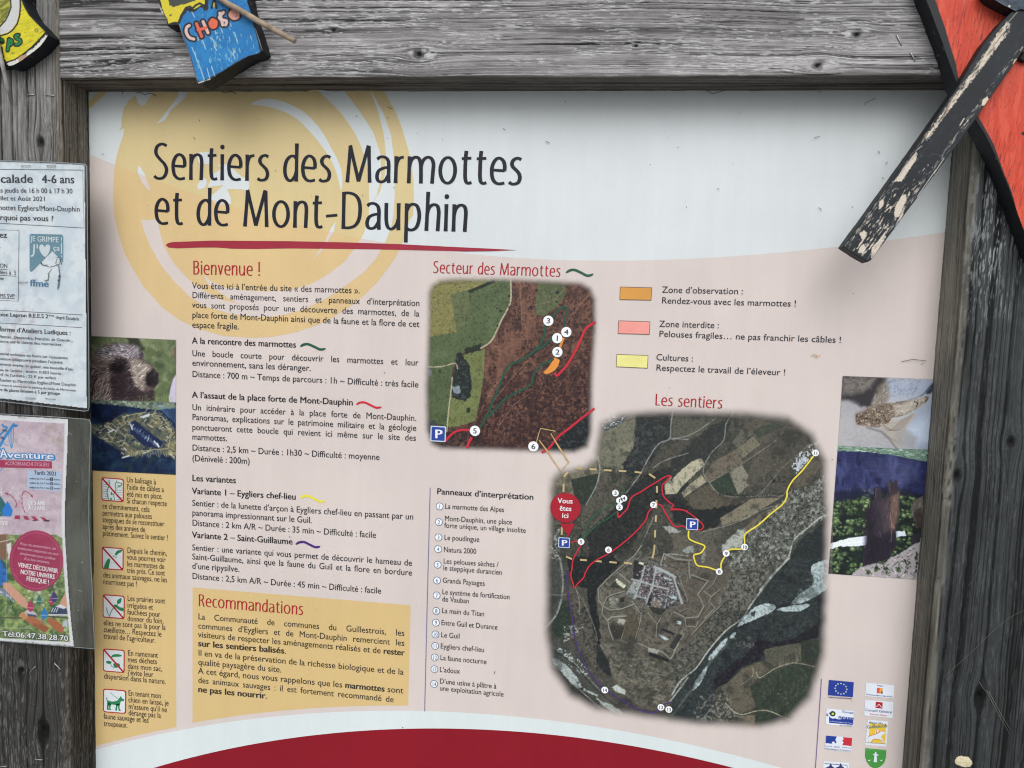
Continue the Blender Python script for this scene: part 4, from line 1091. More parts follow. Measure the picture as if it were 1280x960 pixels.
ep([(0, 480), (60, 520), (130, 552), (280, 530), (400, 508), (300, 560), (240, 600), (240, 625), (150, 655), (0, 610)], (30, 36, 38), wob=3)
ep([(240, 590), (400, 492), (545, 488), (450, 545), (380, 592), (250, 626)], (120, 110, 88)); ep([(362, 640), (440, 570), (548, 512), (540, 545), (395, 652), (365, 658)], (102, 92, 74))
ep([(600, 400), (700, 300), (760, 310), (700, 400), (640, 455), (605, 440)], (88, 80, 66), wob=1)
c.tex(CV(E, [(590, 320), (640, 260), (730, 200), (740, 240), (650, 340), (620, 370)]), (196, 204, 214), .5, .5, .56, 25, .9); ep([(620, 320), (660, 280), (672, 300), (630, 360)], (168, 176, 196), wob=2)
ep([(560, 490), (600, 450), (700, 430), (800, 330), (810, 560), (700, 620), (640, 680), (560, 800), (430, 960), (270, 960), (250, 780), (380, 740), (370, 660), (480, 590)], (88, 90, 82), wob=4)
c.tex(CV(E, [(560, 490), (600, 450), (700, 430), (800, 330), (810, 560), (640, 680), (560, 800), (430, 960), (270, 960), (250, 780), (380, 740), (370, 660)]), (146, 150, 142), .3, .46, .60, 27, .8)
c.tex(CV(E, [(560, 490), (600, 450), (700, 430), (800, 330), (810, 560), (640, 680), (560, 800), (430, 960), (270, 960), (250, 780), (380, 740), (370, 660)]), (36, 42, 42), .5, .55, .62, 29, .85)
ep([(235, 740), (330, 650), (365, 640), (350, 740), (290, 745), (250, 790)], (156, 160, 154), wob=3, soft=1.5)
ep([(800, 580), (640, 700), (590, 800), (450, 960), (800, 960)], (32, 42, 46), wob=2)
ep([(0, 650), (250, 650), (240, 850), (0, 960)], (88, 84, 72), wob=4)
for p_, w_ in (([(310, 60), (270, 120), (258, 200), (200, 260), (160, 330), (160, 375), (188, 415), (230, 465), (310, 484), (480, 476), (545, 480), (570, 460)], 1.4), ([(188, 412), (330, 330), (480, 230), (520, 200)], .9), ([(150, 660), (330, 610), (420, 560), (540, 520)], 1.0), ([(220, 90), (100, 170), (0, 195)], 1.4), ([(440, 470), (500, 400), (560, 330), (690, 220)], .7)):
    c.line(CV(E, p_), w_, (134, 132, 124), .8, sm=4)
for k in range(26):
    t = k / 25; xx = 240 + 310 * t; c.disc(CV(E, [(xx, 470 + 10 * math.sin(t * 3) + rng.uniform(-4, 4))])[0], rng.uniform(.7, 1.3), (28, 34, 36))
# fortress plateau
fp([(335, 160), (430, 60), (500, -10), (829, -30), (829, 640), (760, 760), (680, 830), (560, 800), (450, 700), (400, 600), (350, 480), (345, 330), (330, 250)], (90, 84, 72), wob=2)
gp([(0, -30), (260, -60), (330, 60), (330, 150), (200, 330), (120, 460), (0, 620)], (88, 80, 70), wob=2)
c.tex(CV(FF, [(335, 160), (500, -10), (829, -30), (829, 640), (680, 830), (450, 700), (350, 480)]), (112, 106, 92), .1, .46, .62, 31, .7); c.tex(CV(FF, [(335, 160), (500, -10), (829, -30), (829, 640), (680, 830), (450, 700), (350, 480)]), (58, 56, 50), .3, .54, .64, 33, .7)
gp([(0, 520), (130, 420), (260, 230), (330, 60), (530, 0), (620, 0), (480, 190), (380, 310), (200, 480), (0, 740)], (92, 90, 80), wob=3)
c.tex(CV(GG, [(0, 520), (130, 420), (260, 230), (330, 60), (530, 0), (620, 0), (480, 190), (380, 310), (200, 480), (0, 740)]), (40, 42, 42), .45, .5, .58, 35, .85); c.tex(CV(GG, [(330, 60), (530, 0), (620, 0), (480, 190), (260, 330), (200, 300)]), (124, 126, 118), .4, .54, .64, 37, .6)
c.tex(CV(FF, [(400, 470), (720, 560), (829, 500), (800, 700), (680, 820), (560, 780), (450, 680)]), (60, 60, 52), .25, .46, .58, 39, .85, ax=.5, rot=-.4)
c.tex(CV(FF, [(400, 470), (720, 560), (829, 500), (800, 700), (680, 820), (560, 780), (450, 680)]), (128, 126, 108), .3, .56, .64, 40, .6, ax=.4, rot=.3)
# west side
fp([(170, -20), (420, -20), (460, 20), (345, 140), (325, 200), (345, 340), (352, 480), (320, 430), (290, 300), (280, 160), (200, 140)], (26, 32, 36), wob=2.5)
fp([(195, 170), (270, 180), (300, 340), (345, 480), (400, 600), (330, 600), (250, 480), (215, 360)], (86, 80, 70), wob=3); c.tex(CV(FF, [(195, 170), (270, 180), (300, 340), (345, 480), (400, 600), (330, 600), (250, 480)]), (40, 44, 42), .4, .5, .58, 41, .85)
fp([(330, 430), (350, 480), (400, 560), (410, 640), (370, 610), (330, 560)], DARK, wob=2)
fp([(110, 290), (150, 220), (178, 215), (195, 380), (160, 420), (110, 420), (85, 370)], (38, 54, 44), wob=1)
fp([(50, 0), (130, 0), (140, 180), (100, 300), (50, 360)], (62, 66, 60), wob=2); fp([(50, 420), (140, 440), (220, 480), (300, 640), (370, 700), (330, 760), (220, 640), (50, 500)], (64, 66, 62), wob=3)
c.tex(CV(FF, [(90, 470), (180, 490), (290, 600), (270, 640), (150, 550)]), (178, 192, 190), .45, .54, .59, 43, .9); c.tex(CV(FF, [(150, 360), (260, 350), (250, 400), (150, 450)]), (160, 166, 160), .5, .56, .6, 45, .9)
fp([(50, 540), (200, 640), (330, 790), (500, 880), (300, 880), (50, 700)], (54, 58, 52), wob=3); c.tex(CV(FF, [(50, 540), (200, 640), (330, 790), (500, 880), (300, 880), (50, 700)]), (36, 42, 40), .2, .45, .6, 47, .8)
for p_, w_, cl in (([(130, -10), (146, 90), (142, 190), (115, 290), (70, 350), (40, 380)], 2.2, (132, 140, 138)), ([(30, 455), (110, 500), (200, 565), (260, 630), (330, 705), (420, 780), (520, 850), (600, 890)], 1.8, (44, 50, 52)), ([(30, 445), (110, 488), (200, 552), (260, 615), (340, 700)], .9, (134, 142, 140)),
                   ([(30, 545), (130, 600), (220, 690), (320, 780), (420, 870)], 1.3, (150, 154, 146)), ([(320, 780), (290, 840)], 1.0, (140, 142, 134)), ([(215, 150), (235, 220), (235, 300)], 1.0, (130, 126, 114)), ([(225, 170), (270, 250), (320, 370), (335, 440)], .9, (128, 124, 112)), ([(60, 190), (160, 190)], 1.1, (120, 124, 118))):
    c.line(CV(FF, p_), w_, cl, .85, sm=4)
fp([(70, 520), (130, 548), (185, 590), (225, 640), (252, 690), (230, 700), (180, 660), (140, 610), (95, 560)], (150, 164, 166), wob=1.5)
fp([(262, 700), (340, 735), (335, 745), (255, 712)], (148, 160, 160), wob=1); fp([(330, 752), (400, 785), (470, 825), (480, 850), (420, 830), (350, 785)], (152, 166, 168), wob=1.2)
fp([(410, 692), (440, 680), (490, 712), (485, 735), (430, 715)], (168, 178, 172), wob=.5)
# southern forest, river and fields (east)
gp([(620, 0), (873, -20), (873, 400), (600, 480), (480, 560), (240, 700), (230, 900), (0, 900), (0, 740), (200, 490), (380, 310), (480, 190)], (36, 46, 50), wob=2)
c.tex(CV(GG, [(620, 0), (873, -20), (873, 400), (600, 480), (240, 700), (230, 900), (0, 900), (0, 740), (380, 310)]), (50, 62, 64), .5, .48, .58, 49, .8); c.tex(CV(GG, [(620, 0), (873, -20), (873, 400), (600, 480), (240, 700), (0, 900), (380, 310)]), (24, 30, 38), .12, .5, .65, 50, .7)
gp([(470, 430), (560, 450), (660, 430), (760, 370), (840, 300), (850, 380), (700, 460), (600, 475), (490, 505), (480, 545), (380, 580), (300, 670), (240, 700), (225, 660), (330, 560), (400, 520)], (24, 22, 38), wob=1.5)
c.tex(CV(GG, [(330, 420), (440, 420), (450, 480), (360, 480)]), (112, 104, 100), .4, .5, .58, 51, .8)
gp([(250, 690), (300, 690), (380, 588), (480, 550), (525, 560), (580, 585), (720, 470), (800, 430), (840, 430), (840, 900), (200, 910), (230, 780)], (62, 64, 52), wob=1)
gp([(270, 695), (390, 590), (480, 556), (530, 600), (470, 640), (420, 690), (460, 800), (365, 842), (300, 765)], (92, 84, 68), wob=.6); gp([(500, 490), (570, 470), (710, 450), (700, 556), (575, 590), (510, 545)], (78, 78, 62), wob=.6)
gp([(425, 690), (535, 622), (660, 562), (790, 590), (790, 760), (640, 870), (540, 828), (462, 818)], (46, 60, 46), wob=.6); gp([(460, 830), (540, 828), (640, 872), (560, 930), (455, 930)], (44, 58, 44)); gp([(360, 850), (450, 845), (452, 935), (350, 935)], (110, 98, 78)); gp([(705, 440), (800, 430), (800, 560), (705, 555)], (46, 58, 46), wob=1)
for k in range(60):
    x_ = rng.uniform(470, 780); y_ = rng.uniform(590, 860); q_ = CV(GG, [(x_, y_), (x_ + rng.uniform(-3, 3), y_ + rng.uniform(8, 40))]); c.line(q_, .7, (104, 108, 92), .5)
c.tex(CV(GG, [(150, 740), (300, 720), (370, 850), (330, 890), (100, 880)]), (128, 126, 120), .45, .52, .6, 53, .8); c.tex(CV(GG, [(560, 560), (700, 460), (705, 550), (560, 590)]), (104, 98, 80), .4, .5, .6, 54, .8, ax=2, ay=.2)
for p_, w_, cl in (([(460, 612), (480, 642), (560, 592), (650, 562), (720, 568), (830, 592)], 1.0, (162, 154, 134)), ([(380, 678), (440, 630), (440, 590)], 1.6, (134, 124, 100)), ([(290, 780), (365, 842), (470, 820), (540, 826), (640, 872), (700, 880)], 1.2, (172, 162, 138)), ([(398, 850), (396, 930)], .8, (70, 60, 54)),
                   ([(640, -10), (580, 50), (530, 110), (465, 195), (420, 260), (380, 320), (290, 388), (200, 492), (130, 590), (50, 655), (0, 735)], 1.9, (166, 172, 164)), ([(340, 400), (280, 480), (205, 560), (150, 650), (80, 740), (0, 850)], 3.0, (72, 84, 82)), ([(230, 70), (560, 60)], .1, (0, 0, 0))):
    c.line(CV(GG, p_), w_, cl, .9, sm=4)
BED = (156, 176, 184)
for q_ in ([(355, 365), (400, 300), (430, 272), (480, 242), (540, 236), (566, 258), (540, 286), (500, 300), (450, 325), (400, 345)], [(575, 268), (640, 250), (742, 238), (748, 252), (700, 277), (640, 282), (590, 276)], [(650, 238), (690, 190), (760, 140), (772, 100), (755, 60), (770, 25), (830, 0), (873, 0), (873, 90), (840, 160), (770, 205), (700, 235)],
           [(350, 395), (335, 425), (315, 425), (330, 400)], [(300, 420), (290, 460), (240, 520), (205, 545), (200, 530), (240, 480)], [(198, 572), (175, 640), (130, 700), (110, 708), (135, 650), (170, 600)]):
    gp(q_, BED, wob=1.2, sm=2)
c.tex(CV(GG, [(760, 60), (873, 0), (873, 90), (840, 160), (700, 235), (650, 238)]), (108, 132, 134), .4, .5, .6, 55, .8); gp([(430, 285), (455, 280), (450, 310), (430, 305)], (50, 62, 60), wob=1.5)
c.line(CV(E, [(800, 568), (740, 588), (690, 630), (645, 665), (605, 705), (590, 760), (575, 795), (500, 875), (440, 950)]), 2.0, (160, 172, 162), .95, sm=4)
# fortress town, read from the closest crop
zp([(400, 150), (620, 120), (850, 300), (920, 580), (860, 640), (560, 660), (340, 520), (400, 340)], (92, 90, 84), wob=1)
zp([(420, 160), (500, 170), (530, 220), (500, 350), (420, 340), (410, 250)], (48, 46, 48), wob=1); zp([(500, 220), (620, 200), (830, 320), (860, 560), (740, 650), (520, 570), (450, 540), (480, 380)], (84, 84, 88))
STR = (142, 150, 152)
c.tex(CV(Z8, [(420, 160), (620, 200), (830, 320), (880, 600), (740, 650), (450, 560), (410, 350)]), (36, 32, 38), .9, .48, .54, 57, .9); c.tex(CV(Z8, [(500, 230), (620, 210), (820, 330), (860, 560), (740, 640), (460, 540)]), (164, 164, 174), 1.0, .58, .64, 59, .8); c.tex(CV(Z8, [(500, 230), (820, 330), (800, 520), (470, 540)]), (124, 78, 78), .9, .6, .64, 61, .8)
for p_, w_ in (([(640, 240), (620, 330), (605, 430), (565, 520), (550, 580)], 2.6), ([(400, 350), (500, 378), (620, 415), (760, 450)], 2.2), ([(620, 225), (700, 260), (830, 330)], 4.0), ([(815, 330), (850, 440), (900, 590)], 3.0), ([(530, 220), (480, 400), (425, 545)], 1.6), ([(770, 440), (740, 560)], 1.8), ([(450, 520), (560, 550)], 1.4), ([(745, 560), (725, 640)], 1.8)):
    c.line(CV(Z8, p_), w_, STR, .95)
zp([(340, 490), (420, 360), (480, 370), (440, 550), (360, 530)], (132, 140, 140), wob=1); zp([(620, 230), (690, 235), (720, 280), (640, 290)], (142, 150, 152), wob=.5); zp([(710, 320), (800, 350), (790, 370), (705, 340)], (150, 168, 172))
zp([(600, 540), (700, 570), (680, 640), (590, 610)], (116, 106, 92)); zp([(560, 520), (600, 540), (585, 620), (550, 600)], (26, 30, 38)); zp([(560, 620), (740, 650), (700, 720), (620, 710)], (44, 48, 44), wob=1)
zp([(245, 345), (340, 410), (320, 445), (225, 375)], (200, 204, 176)); zp([(240, 360), (180, 430), (290, 450), (250, 400)], (60, 58, 50)); zp([(780, 500), (850, 530), (840, 560), (770, 530)], (150, 174, 178)); zp([(470, 170), (520, 190), (520, 215), (465, 195)], (190, 196, 176))
RAMP = (([(60, 450), (140, 360), (300, 220), (420, 120), (500, 10)], 1.3, (138, 134, 118)), ([(60, 450), (70, 560), (110, 620), (100, 700), (160, 770), (170, 840), (210, 950)], 1.6, (142, 138, 122)), ([(120, 600), (150, 530), (220, 500), (330, 470)], 1.1, (138, 136, 122)), ([(110, 620), (180, 660), (290, 650), (420, 600)], 1.6, (140, 142, 128)), ([(160, 760), (200, 730), (350, 720)], 2.0, (146, 148, 136)),
                   ([(280, 300), (380, 390)], 1.8, (142, 146, 138)), ([(500, 680), (470, 830), (430, 950)], .9, (150, 146, 128)), ([(400, 570), (490, 700)], 1.2, (150, 148, 134)), ([(560, 690), (650, 800), (640, 940)], .9, (150, 146, 128)), ([(330, 830), (290, 950)], .8, (140, 136, 118)), ([(650, 800), (690, 740)], .9, (140, 136, 118)),
                   ([(720, 100), (840, 150), (990, 165)], 2.6, (130, 124, 112)), ([(800, 172), (960, 182)], .9, (30, 30, 32)), ([(970, 180), (980, 340)], 2.2, (122, 120, 106)), ([(570, 150), (720, 200), (820, 240)], 1.2, (44, 40, 40)), ([(720, 100), (690, 190)], 1.6, (150, 146, 134)), ([(1000, 310), (1160, 370), (1060, 500), (1120, 620), (1060, 730)], 2.0, (128, 122, 104)), ([(1000, 330), (1130, 380)], .8, (40, 38, 38)),
                   ([(1120, 470), (1190, 530), (1170, 570), (1230, 640), (1130, 740)], 1.6, (126, 120, 104)), ([(1190, 530), (1270, 460)], 1.2, (130, 124, 106)), ([(1060, 730), (940, 740), (820, 680)], 1.8, (134, 128, 110)), ([(930, 740), (940, 820), (1040, 830), (1060, 780)], 1.1, (138, 132, 112)), ([(1280, 620), (1130, 760), (1000, 900)], 1.6, (120, 116, 100)), ([(1280, 260), (1210, 400), (1150, 450)], 1.4, (110, 106, 94)), ([(850, 400), (940, 560)], 2.2, (46, 46, 50)), ([(870, 320), (960, 560)], 1.4, (120, 116, 102)))
for p_, w_, cl in RAMP: c.line(CV(Z8, p_), w_, cl, .85)
zp([(180, 540), (260, 540), (260, 640), (180, 620)], (104, 104, 94), wob=2); c.tex(CV(Z8, [(170, 540), (260, 530), (260, 650), (170, 630)]), (150, 150, 140), .7, .5, .56, 63, .8); zp([(275, 535), (330, 530), (320, 580), (280, 580)], (40, 36, 38), wob=1)
zp([(265, 745), (350, 760), (335, 810), (255, 790)], (158, 152, 138), wob=.5); zp([(340, 700), (440, 690), (480, 830), (430, 960), (300, 960)], (80, 70, 56), wob=1); zp([(200, 800), (330, 830), (290, 950), (210, 940), (175, 850)], (54, 50, 46), wob=1)
zp([(850, 765), (895, 775), (885, 805), (845, 795)], (186, 206, 210)); zp([(670, 895), (770, 950), (740, 965), (660, 915)], (160, 180, 190)); zp([(890, 60), (960, 20), (1010, 20), (1010, 80), (940, 95)], (132, 140, 138), wob=2); zp([(1090, 80), (1140, 60), (1130, 180), (1100, 190)], (120, 122, 112), wob=2)
fp([(612, 478), (672, 488), (662, 512), (610, 500)], (140, 144, 138), wob=.5); fp([(775, 400), (802, 412), (748, 492), (725, 476)], (48, 50, 54)); c.line(CV(FF, [(790, 398), (805, 412), (752, 492), (725, 478)]), 1.2, (132, 128, 114)); fp([(620, 500), (740, 548), (725, 560), (612, 520)], (30, 32, 36), wob=1); fp([(690, 370), (760, 400), (750, 412), (680, 380)], (34, 34, 38))
c.line(CV(FF, [(550, 450), (620, 480), (690, 500), (735, 540), (790, 430)]), 1.0, (150, 146, 132)); c.line(CV(FF, [(829, 640), (770, 720), (730, 770)]), 2.0, (140, 146, 138), sm=3); c.line(CV(GG, [(30, 560), (0, 640)]), 3, (60, 70, 68))
for p_, w_ in (([(305, 255), (345, 340), (335, 450), (275, 568)], 1.6), ([(745, 60), (735, 140), (728, 210), (668, 240), (615, 315), (572, 398), (520, 470), (488, 510)], 1.6), ([(728, 210), (829, 215)], 1.4), ([(640, 370), (700, 330), (829, 290)], 1.2), ([(700, 870), (720, 840), (829, 850)], 1.6), ([(420, 960), (540, 850), (640, 640)], 1.0)):
    c.line(CV(D, p_), w_, (150, 152, 150), .75, sm=4)
dp([(690, 690), (740, 690), (790, 720), (730, 725)], (150, 152, 150), wob=2)
for k in range(1100):
    x_, y_ = rng.uniform(690, 1030), rng.uniform(530, 900)
    v_ = vn(np.array(x_ * .05), np.array(y_ * .05), 4)
    if v_ < .5: continue
    c.disc((x_, y_), rng.uniform(.4, 1.0), (28, 32, 34) if rng.random() < .7 else (134, 134, 122), al=.55)
c.tex(None, (120, 124, 114), .5, .52, .66, 91, .20); c.tex(None, (26, 30, 34), .55, .54, .66, 92, .30); c.tex(None, (34, 40, 40), .09, .56, .72, 93, .45); c.grain(0.16, 6, 1.45)
_l = c.c.mean(-1, keepdims=True); c.c = c.c * .62 + _l * np.array([.96, 1.0, .98]) * .38; c.c = np.clip((c.c - 74) * 1.14 + 76, 8, 240)
for p_, w_, cl in RAMP:
    if sum(cl) > 250:
        c.line([(x_ + .7, y_ + .9) for x_, y_ in CV(Z8, p_)], w_ * .8, (36, 38, 38), .55); c.line(CV(Z8, p_), w_ * .8, tuple(v * .5 + h_ for v, h_ in zip(cl, (76, 78, 74))), .7)
for q_ in ([(560, 640), (600, 690), (680, 720), (760, 660), (800, 690), (760, 780)], [(820, 620), (880, 680), (960, 640), (1040, 680)], [(400, 620), (450, 680), (420, 760)], [(980, 200), (1060, 240), (1040, 300)], [(900, 250), (960, 330), (940, 420), (1000, 470)], [(1100, 560), (1180, 620), (1120, 700)], [(640, 20), (660, 90), (560, 140)], [(560, 30), (600, 80), (520, 130)], [(430, 60), (500, 100), (460, 150)]):
    c.line([(x_ + .5, y_ + .7) for x_, y_ in CV(Z8, q_)], 1.0, (38, 38, 38), .6); c.line(CV(Z8, q_), 1.0, (138, 138, 126), .6)
for k in range(240):
    x_, y_ = rng.uniform(420, 870), rng.uniform(190, 640)
    if (x_ - 640) ** 2 / 230 ** 2 + (y_ - 410) ** 2 / 230 ** 2 < 1: c.poly(CV(Z8, [(x_, y_), (x_ + rng.uniform(8, 24), y_ + rng.uniform(0, 6)), (x_ + rng.uniform(6, 20), y_ + rng.uniform(8, 20)), (x_ - 3, y_ + 12)]), rng.choice([(178, 180, 188), (150, 150, 156), (40, 38, 44), (34, 34, 40), (128, 88, 86), (196, 198, 206)]), al=.7, soft=.35)
for p_, w_ in (([(640, 240), (620, 330), (605, 430), (565, 520), (550, 580)], 1.6), ([(400, 350), (500, 378), (620, 415), (760, 450)], 1.5), ([(620, 225), (700, 260), (830, 330)], 2.2), ([(815, 330), (850, 440), (900, 590)], 2.0), ([(530, 220), (480, 400), (425, 545)], 1.3), ([(450, 520), (560, 550)], 1.1)):
    c.line(CV(Z8, p_), w_, (158, 166, 170), .9)
c.a = c.mask([(690, 600), (700, 590), (730, 584), (744, 572), (748, 548), (752, 530), (775, 518), (830, 514), (930, 516), (985, 522), (1015, 542), (1031, 575), (1034, 640), (1033, 740), (1029, 820), (1012, 872), (985, 900), (950, 908), (870, 904), (800, 894), (745, 886), (712, 868), (690, 835), (683, 790), (684, 700)], 11, wob=1.2, ws=.08) ** 1.7
on_panel(c.build('large_trail_map', mat=M_CANA, layer=3))

trail(D, [(190, 777), (215, 768), (246, 770)], 1.6, TRD); trail(D, [(246, 790), (222, 830), (202, 870), (196, 920), (190, 955), (204, 1005), (209, 1022), (232, 995), (258, 970), (270, 940), (290, 905), (328, 873), (400, 833), (460, 790), (520, 740), (565, 695), (600, 650), (612, 612), (640, 580)], 1.6, TRD, dl=.5)
trail(D, [(445, 608), (450, 640), (470, 620), (498, 590), (512, 545), (530, 522), (575, 498), (620, 468), (660, 445), (700, 420), (733, 412), (712, 440), (690, 462), (688, 500), (700, 530), (728, 558), (750, 572), (738, 590), (790, 596), (829, 606)], 1.7, TRD, dl=1)
trail(D, [(655, 566), (682, 572), (700, 605), (740, 670), (762, 690), (800, 686), (829, 705)], 1.7, TRD, dl=1.5)
trail(E, [(-10, 548), (50, 548), (90, 568), (130, 598), (155, 625), (148, 645), (120, 648)], 1.6, TRD, dl=2)
trail(E, [(83, 652), (83, 688), (108, 706), (160, 726), (158, 745), (140, 765), (110, 773), (112, 798), (128, 826), (180, 835), (238, 852), (246, 812), (272, 768), (292, 746), (352, 742), (362, 712), (366, 668), (430, 624), (500, 562), (548, 524), (572, 486), (576, 450), (602, 402), (650, 352), (706, 280)], 1.9, (222, 208, 74))
trail(FF, [(168, 60), (175, 180), (198, 320), (218, 445), (266, 565), (335, 665), (380, 702), (465, 760), (560, 812), (640, 830), (685, 805), (700, 785), (738, 772)], 1.5, (72, 48, 112))
trail(D, [(468, 470), (480, 500), (430, 560), (345, 608), (290, 660), (268, 720), (252, 756)], 1.3, (38, 92, 66)); trail(D, [(450, 600), (400, 640), (345, 672), (300, 712), (256, 752)], 1.2, (38, 92, 66), dl=.5)
sh = Sheet(0, 9); m_ = ink((184, 166, 122))
for p_ in ([(153, 418), (175, 390)], [(212, 371), (250, 374)], [(292, 376), (330, 378)], [(372, 381), (412, 384)], [(452, 385), (492, 388)], [(538, 391), (576, 396)], [(616, 402), (650, 425)], [(659, 468), (660, 505)], [(657, 545), (656, 590)], [(654, 628), (652, 664)], [(650, 708), (648, 748)], [(646, 788), (644, 820), (634, 862)],
           [(151, 458), (150, 500)], [(142, 690), (140, 735)], [(164, 852), (196, 866)], [(240, 870), (278, 873)], [(320, 876), (358, 880)], [(400, 882), (440, 886)], [(480, 886), (524, 892)]):
    sh = Sheet(0, 9); q_ = CV(D, p_); sh.pline(smooth(q_, 3), 2.3, m_); on_panel(sh.build('frame_dash'))
for n_, p_ in (('3', (433, 506)), ('4', (479, 534)), ('1', (455, 547)), ('2', (455, 583)), ('7', (640, 570)), ('5', (246, 771)), ('6', (395, 815))): marker(CV(D, [p_])[0], 4.2, n_)
for n_, p_ in (('8', (235, 856)), ('9', (270, 765)), ('10', (362, 733)), ('11', (716, 264))): marker(CV(E, [p_])[0], 4.3, n_)
for n_, p_ in (('14', (375, 706)), ('12', (681, 800)), ('13', (724, 812))): marker(CV(FF, [p_])[0], 4.3, n_)
parking(CV(D, [(123, 746), (186, 750), (184, 806), (121, 802)])); parking(CV(E, [(71, 589), (131, 593), (129, 650), (69, 646)]))
sh = Sheet(0, 16); RB = ink((158, 28, 46))
sh.pdisc(CV(D, [(161, 586)])[0], 18.9, RB, n=48); sh.ppoly(CV(D, [(130, 672), (213, 672), (178, 743)]), RB)
for s_, a_, b_ in (('Vous', (120, 560), (200, 563)), ('êtes', (130, 601), (193, 604)), ('ici', (142, 640), (177, 642))):
    a_, b_ = CV(D, [a_, b_]); place_text(sh, s_, a_, b_, 6.4, WHITE, BOLD, dl=2)
on_panel(sh.build('you_are_here_marker'))

# ------------------------------------------------------------------ picture prints
MC = (100, 410, 5.05)
mv = lambda p: CV(MC, p)
def grade(c, sat=1.0, con=1.0, piv=90.0, lift=0.0):
    l_ = c.c.mean(-1, keepdims=True); c.c = np.clip(((l_ + (c.c - l_) * sat) - piv) * con + piv + lift, 6, 238)
def inside(c, poly, x, y):
    return c.sd(poly, np.array([x]), np.array([y]))[0] < 0
def under_col(c, x, y):
    i = min(max(int((x - c.x0) * c.s), 0), c.nx - 1); j_ = min(max(int((y - c.y0) * c.s), 0), c.ny - 1)
    return c.c[j_, i].copy()
def fur(c, poly, n, ln, ang, wd=.45, var=.45, al=.75):
    """short hair strokes that follow ang(x, y), each a lighter or darker version of what it lies on"""
    p = np.asarray(poly); x0, y0 = p.min(0); x1, y1 = p.max(0)
    for k in range(n):
        x, y = rng.uniform(x0, x1), rng.uniform(y0, y1)
        if not inside(c, poly, x, y): continue
        a_ = ang(x, y) + rng.gauss(0, .25); L_ = ln * rng.uniform(.6, 1.4)
        q = [(x, y), (x + L_ * math.cos(a_), y + L_ * math.sin(a_))]
        col = under_col(c, x, y) * (1 + rng.choice([-1, 1, 1]) * rng.uniform(.1, var) * 1.25) + rng.uniform(-2, 6)
        c.line(q, wd, np.clip(col, 8, 226), al, soft=.35)
c = Canvas(111, 419, 221.5, 504, 1.8, base=(84, 98, 66))
c.tex(None, (116, 128, 92), .05, .35, .65, 3, .8); c.tex(None, (52, 66, 46), .07, .40, .70, 5, .75); c.tex(None, (140, 146, 120), .12, .52, .76, 6, .6)
c.poly(mv([(300, 60), (370, 60), (405, 130), (380, 160), (310, 100)]), (38, 42, 38), soft=2.5, al=.8, wob=2)
c.poly(mv([(590, 130), (610, 120), (610, 200), (588, 185)]), (104, 74, 72), soft=1.8, al=.7)
head = mv([(60, 460), (60, 190), (95, 160), (120, 122), (160, 102), (200, 98), (240, 92), (270, 100), (310, 98), (350, 108), (385, 135), (400, 165), (402, 195), (440, 225), (480, 262), (497, 300), (492, 350), (468, 388), (470, 455), (300, 465)])
c.poly(head, (84, 74, 74), wob=1.4, ws=.8, soft=.8)
c.poly(mv([(110, 130), (250, 92), (365, 112), (400, 170), (330, 195), (200, 170), (130, 200)]), (126, 121, 130), soft=4, al=.75, wob=3)
c.poly(mv([(75, 170), (130, 160), (190, 200), (170, 300), (200, 380), (180, 455), (75, 455)]), (110, 97, 92), soft=4, al=.75, wob=3)
c.poly(mv([(300, 190), (400, 205), (450, 250), (435, 310), (400, 390), (360, 385), (325, 330), (320, 260)]), (142, 132, 124), soft=3, al=.85, wob=2)
c.poly(mv([(225, 190), (300, 200), (330, 300), (345, 360), (400, 400), (468, 392), (468, 458), (200, 458), (190, 340), (210, 290)]), (38, 30, 34), soft=3.5, al=.85, wob=3)
c.poly(mv([(380, 140), (402, 165), (398, 185), (370, 170)]), (52, 48, 54), soft=1.5, al=.8)
c.poly(mv([(180, 235), (215, 215), (255, 225), (280, 250), (262, 285), (215, 290), (185, 265)]), (24, 19, 22), soft=1.8, wob=1.5)
c.poly(mv([(425, 285), (462, 262), (495, 290), (495, 345), (460, 378), (428, 362), (412, 325)]), (27, 22, 26), soft=1.8, wob=1.5); c.poly(mv([(462, 275), (480, 280), (484, 300), (468, 296)]), (84, 76, 86), soft=1, al=.6)
def dirf(x, y): return math.atan2(y - 455, x - 198) + math.pi if x < 160 else 2.4 + (y - 440) * .01
fur(c, head, 2600, 3.4, dirf, .45, .6, .7); fur(c, mv([(120, 110), (380, 105), (400, 190), (130, 200)]), 500, 2.6, dirf, .4, .8, .8); fur(c, mv([(75, 260), (200, 290), (200, 455), (75, 455)]), 420, 4.0, lambda x, y: 2.1, .5, .8, .7)
c.poly(mv([(225, 225), (245, 225), (250, 240), (235, 245)]), (70, 64, 70), soft=.7, al=.5)
c.poly(mv([(612, 285), (590, 320), (572, 380), (562, 440), (565, 475), (612, 475)]), (176, 170, 192), soft=.8)
for k in range(16): x_ = 380 + k * 14; c.line(mv([(x_, 470), (x_ + rng.uniform(-8, 8), rng.uniform(410, 450))]), .6, (126, 146, 84), .6)
grade(c, .9, 1.14, 90, 4); c.grain(.08, 7, 1.5)
_q = mv([(60, 51), (607, 76), (606, 470), (60, 452)])
c.a = 1 - ss(-.3, .45, c.sd(_q, c.X, c.Y))
on_panel(c.build('marmot_photo', mat=M_CANA, layer=4))

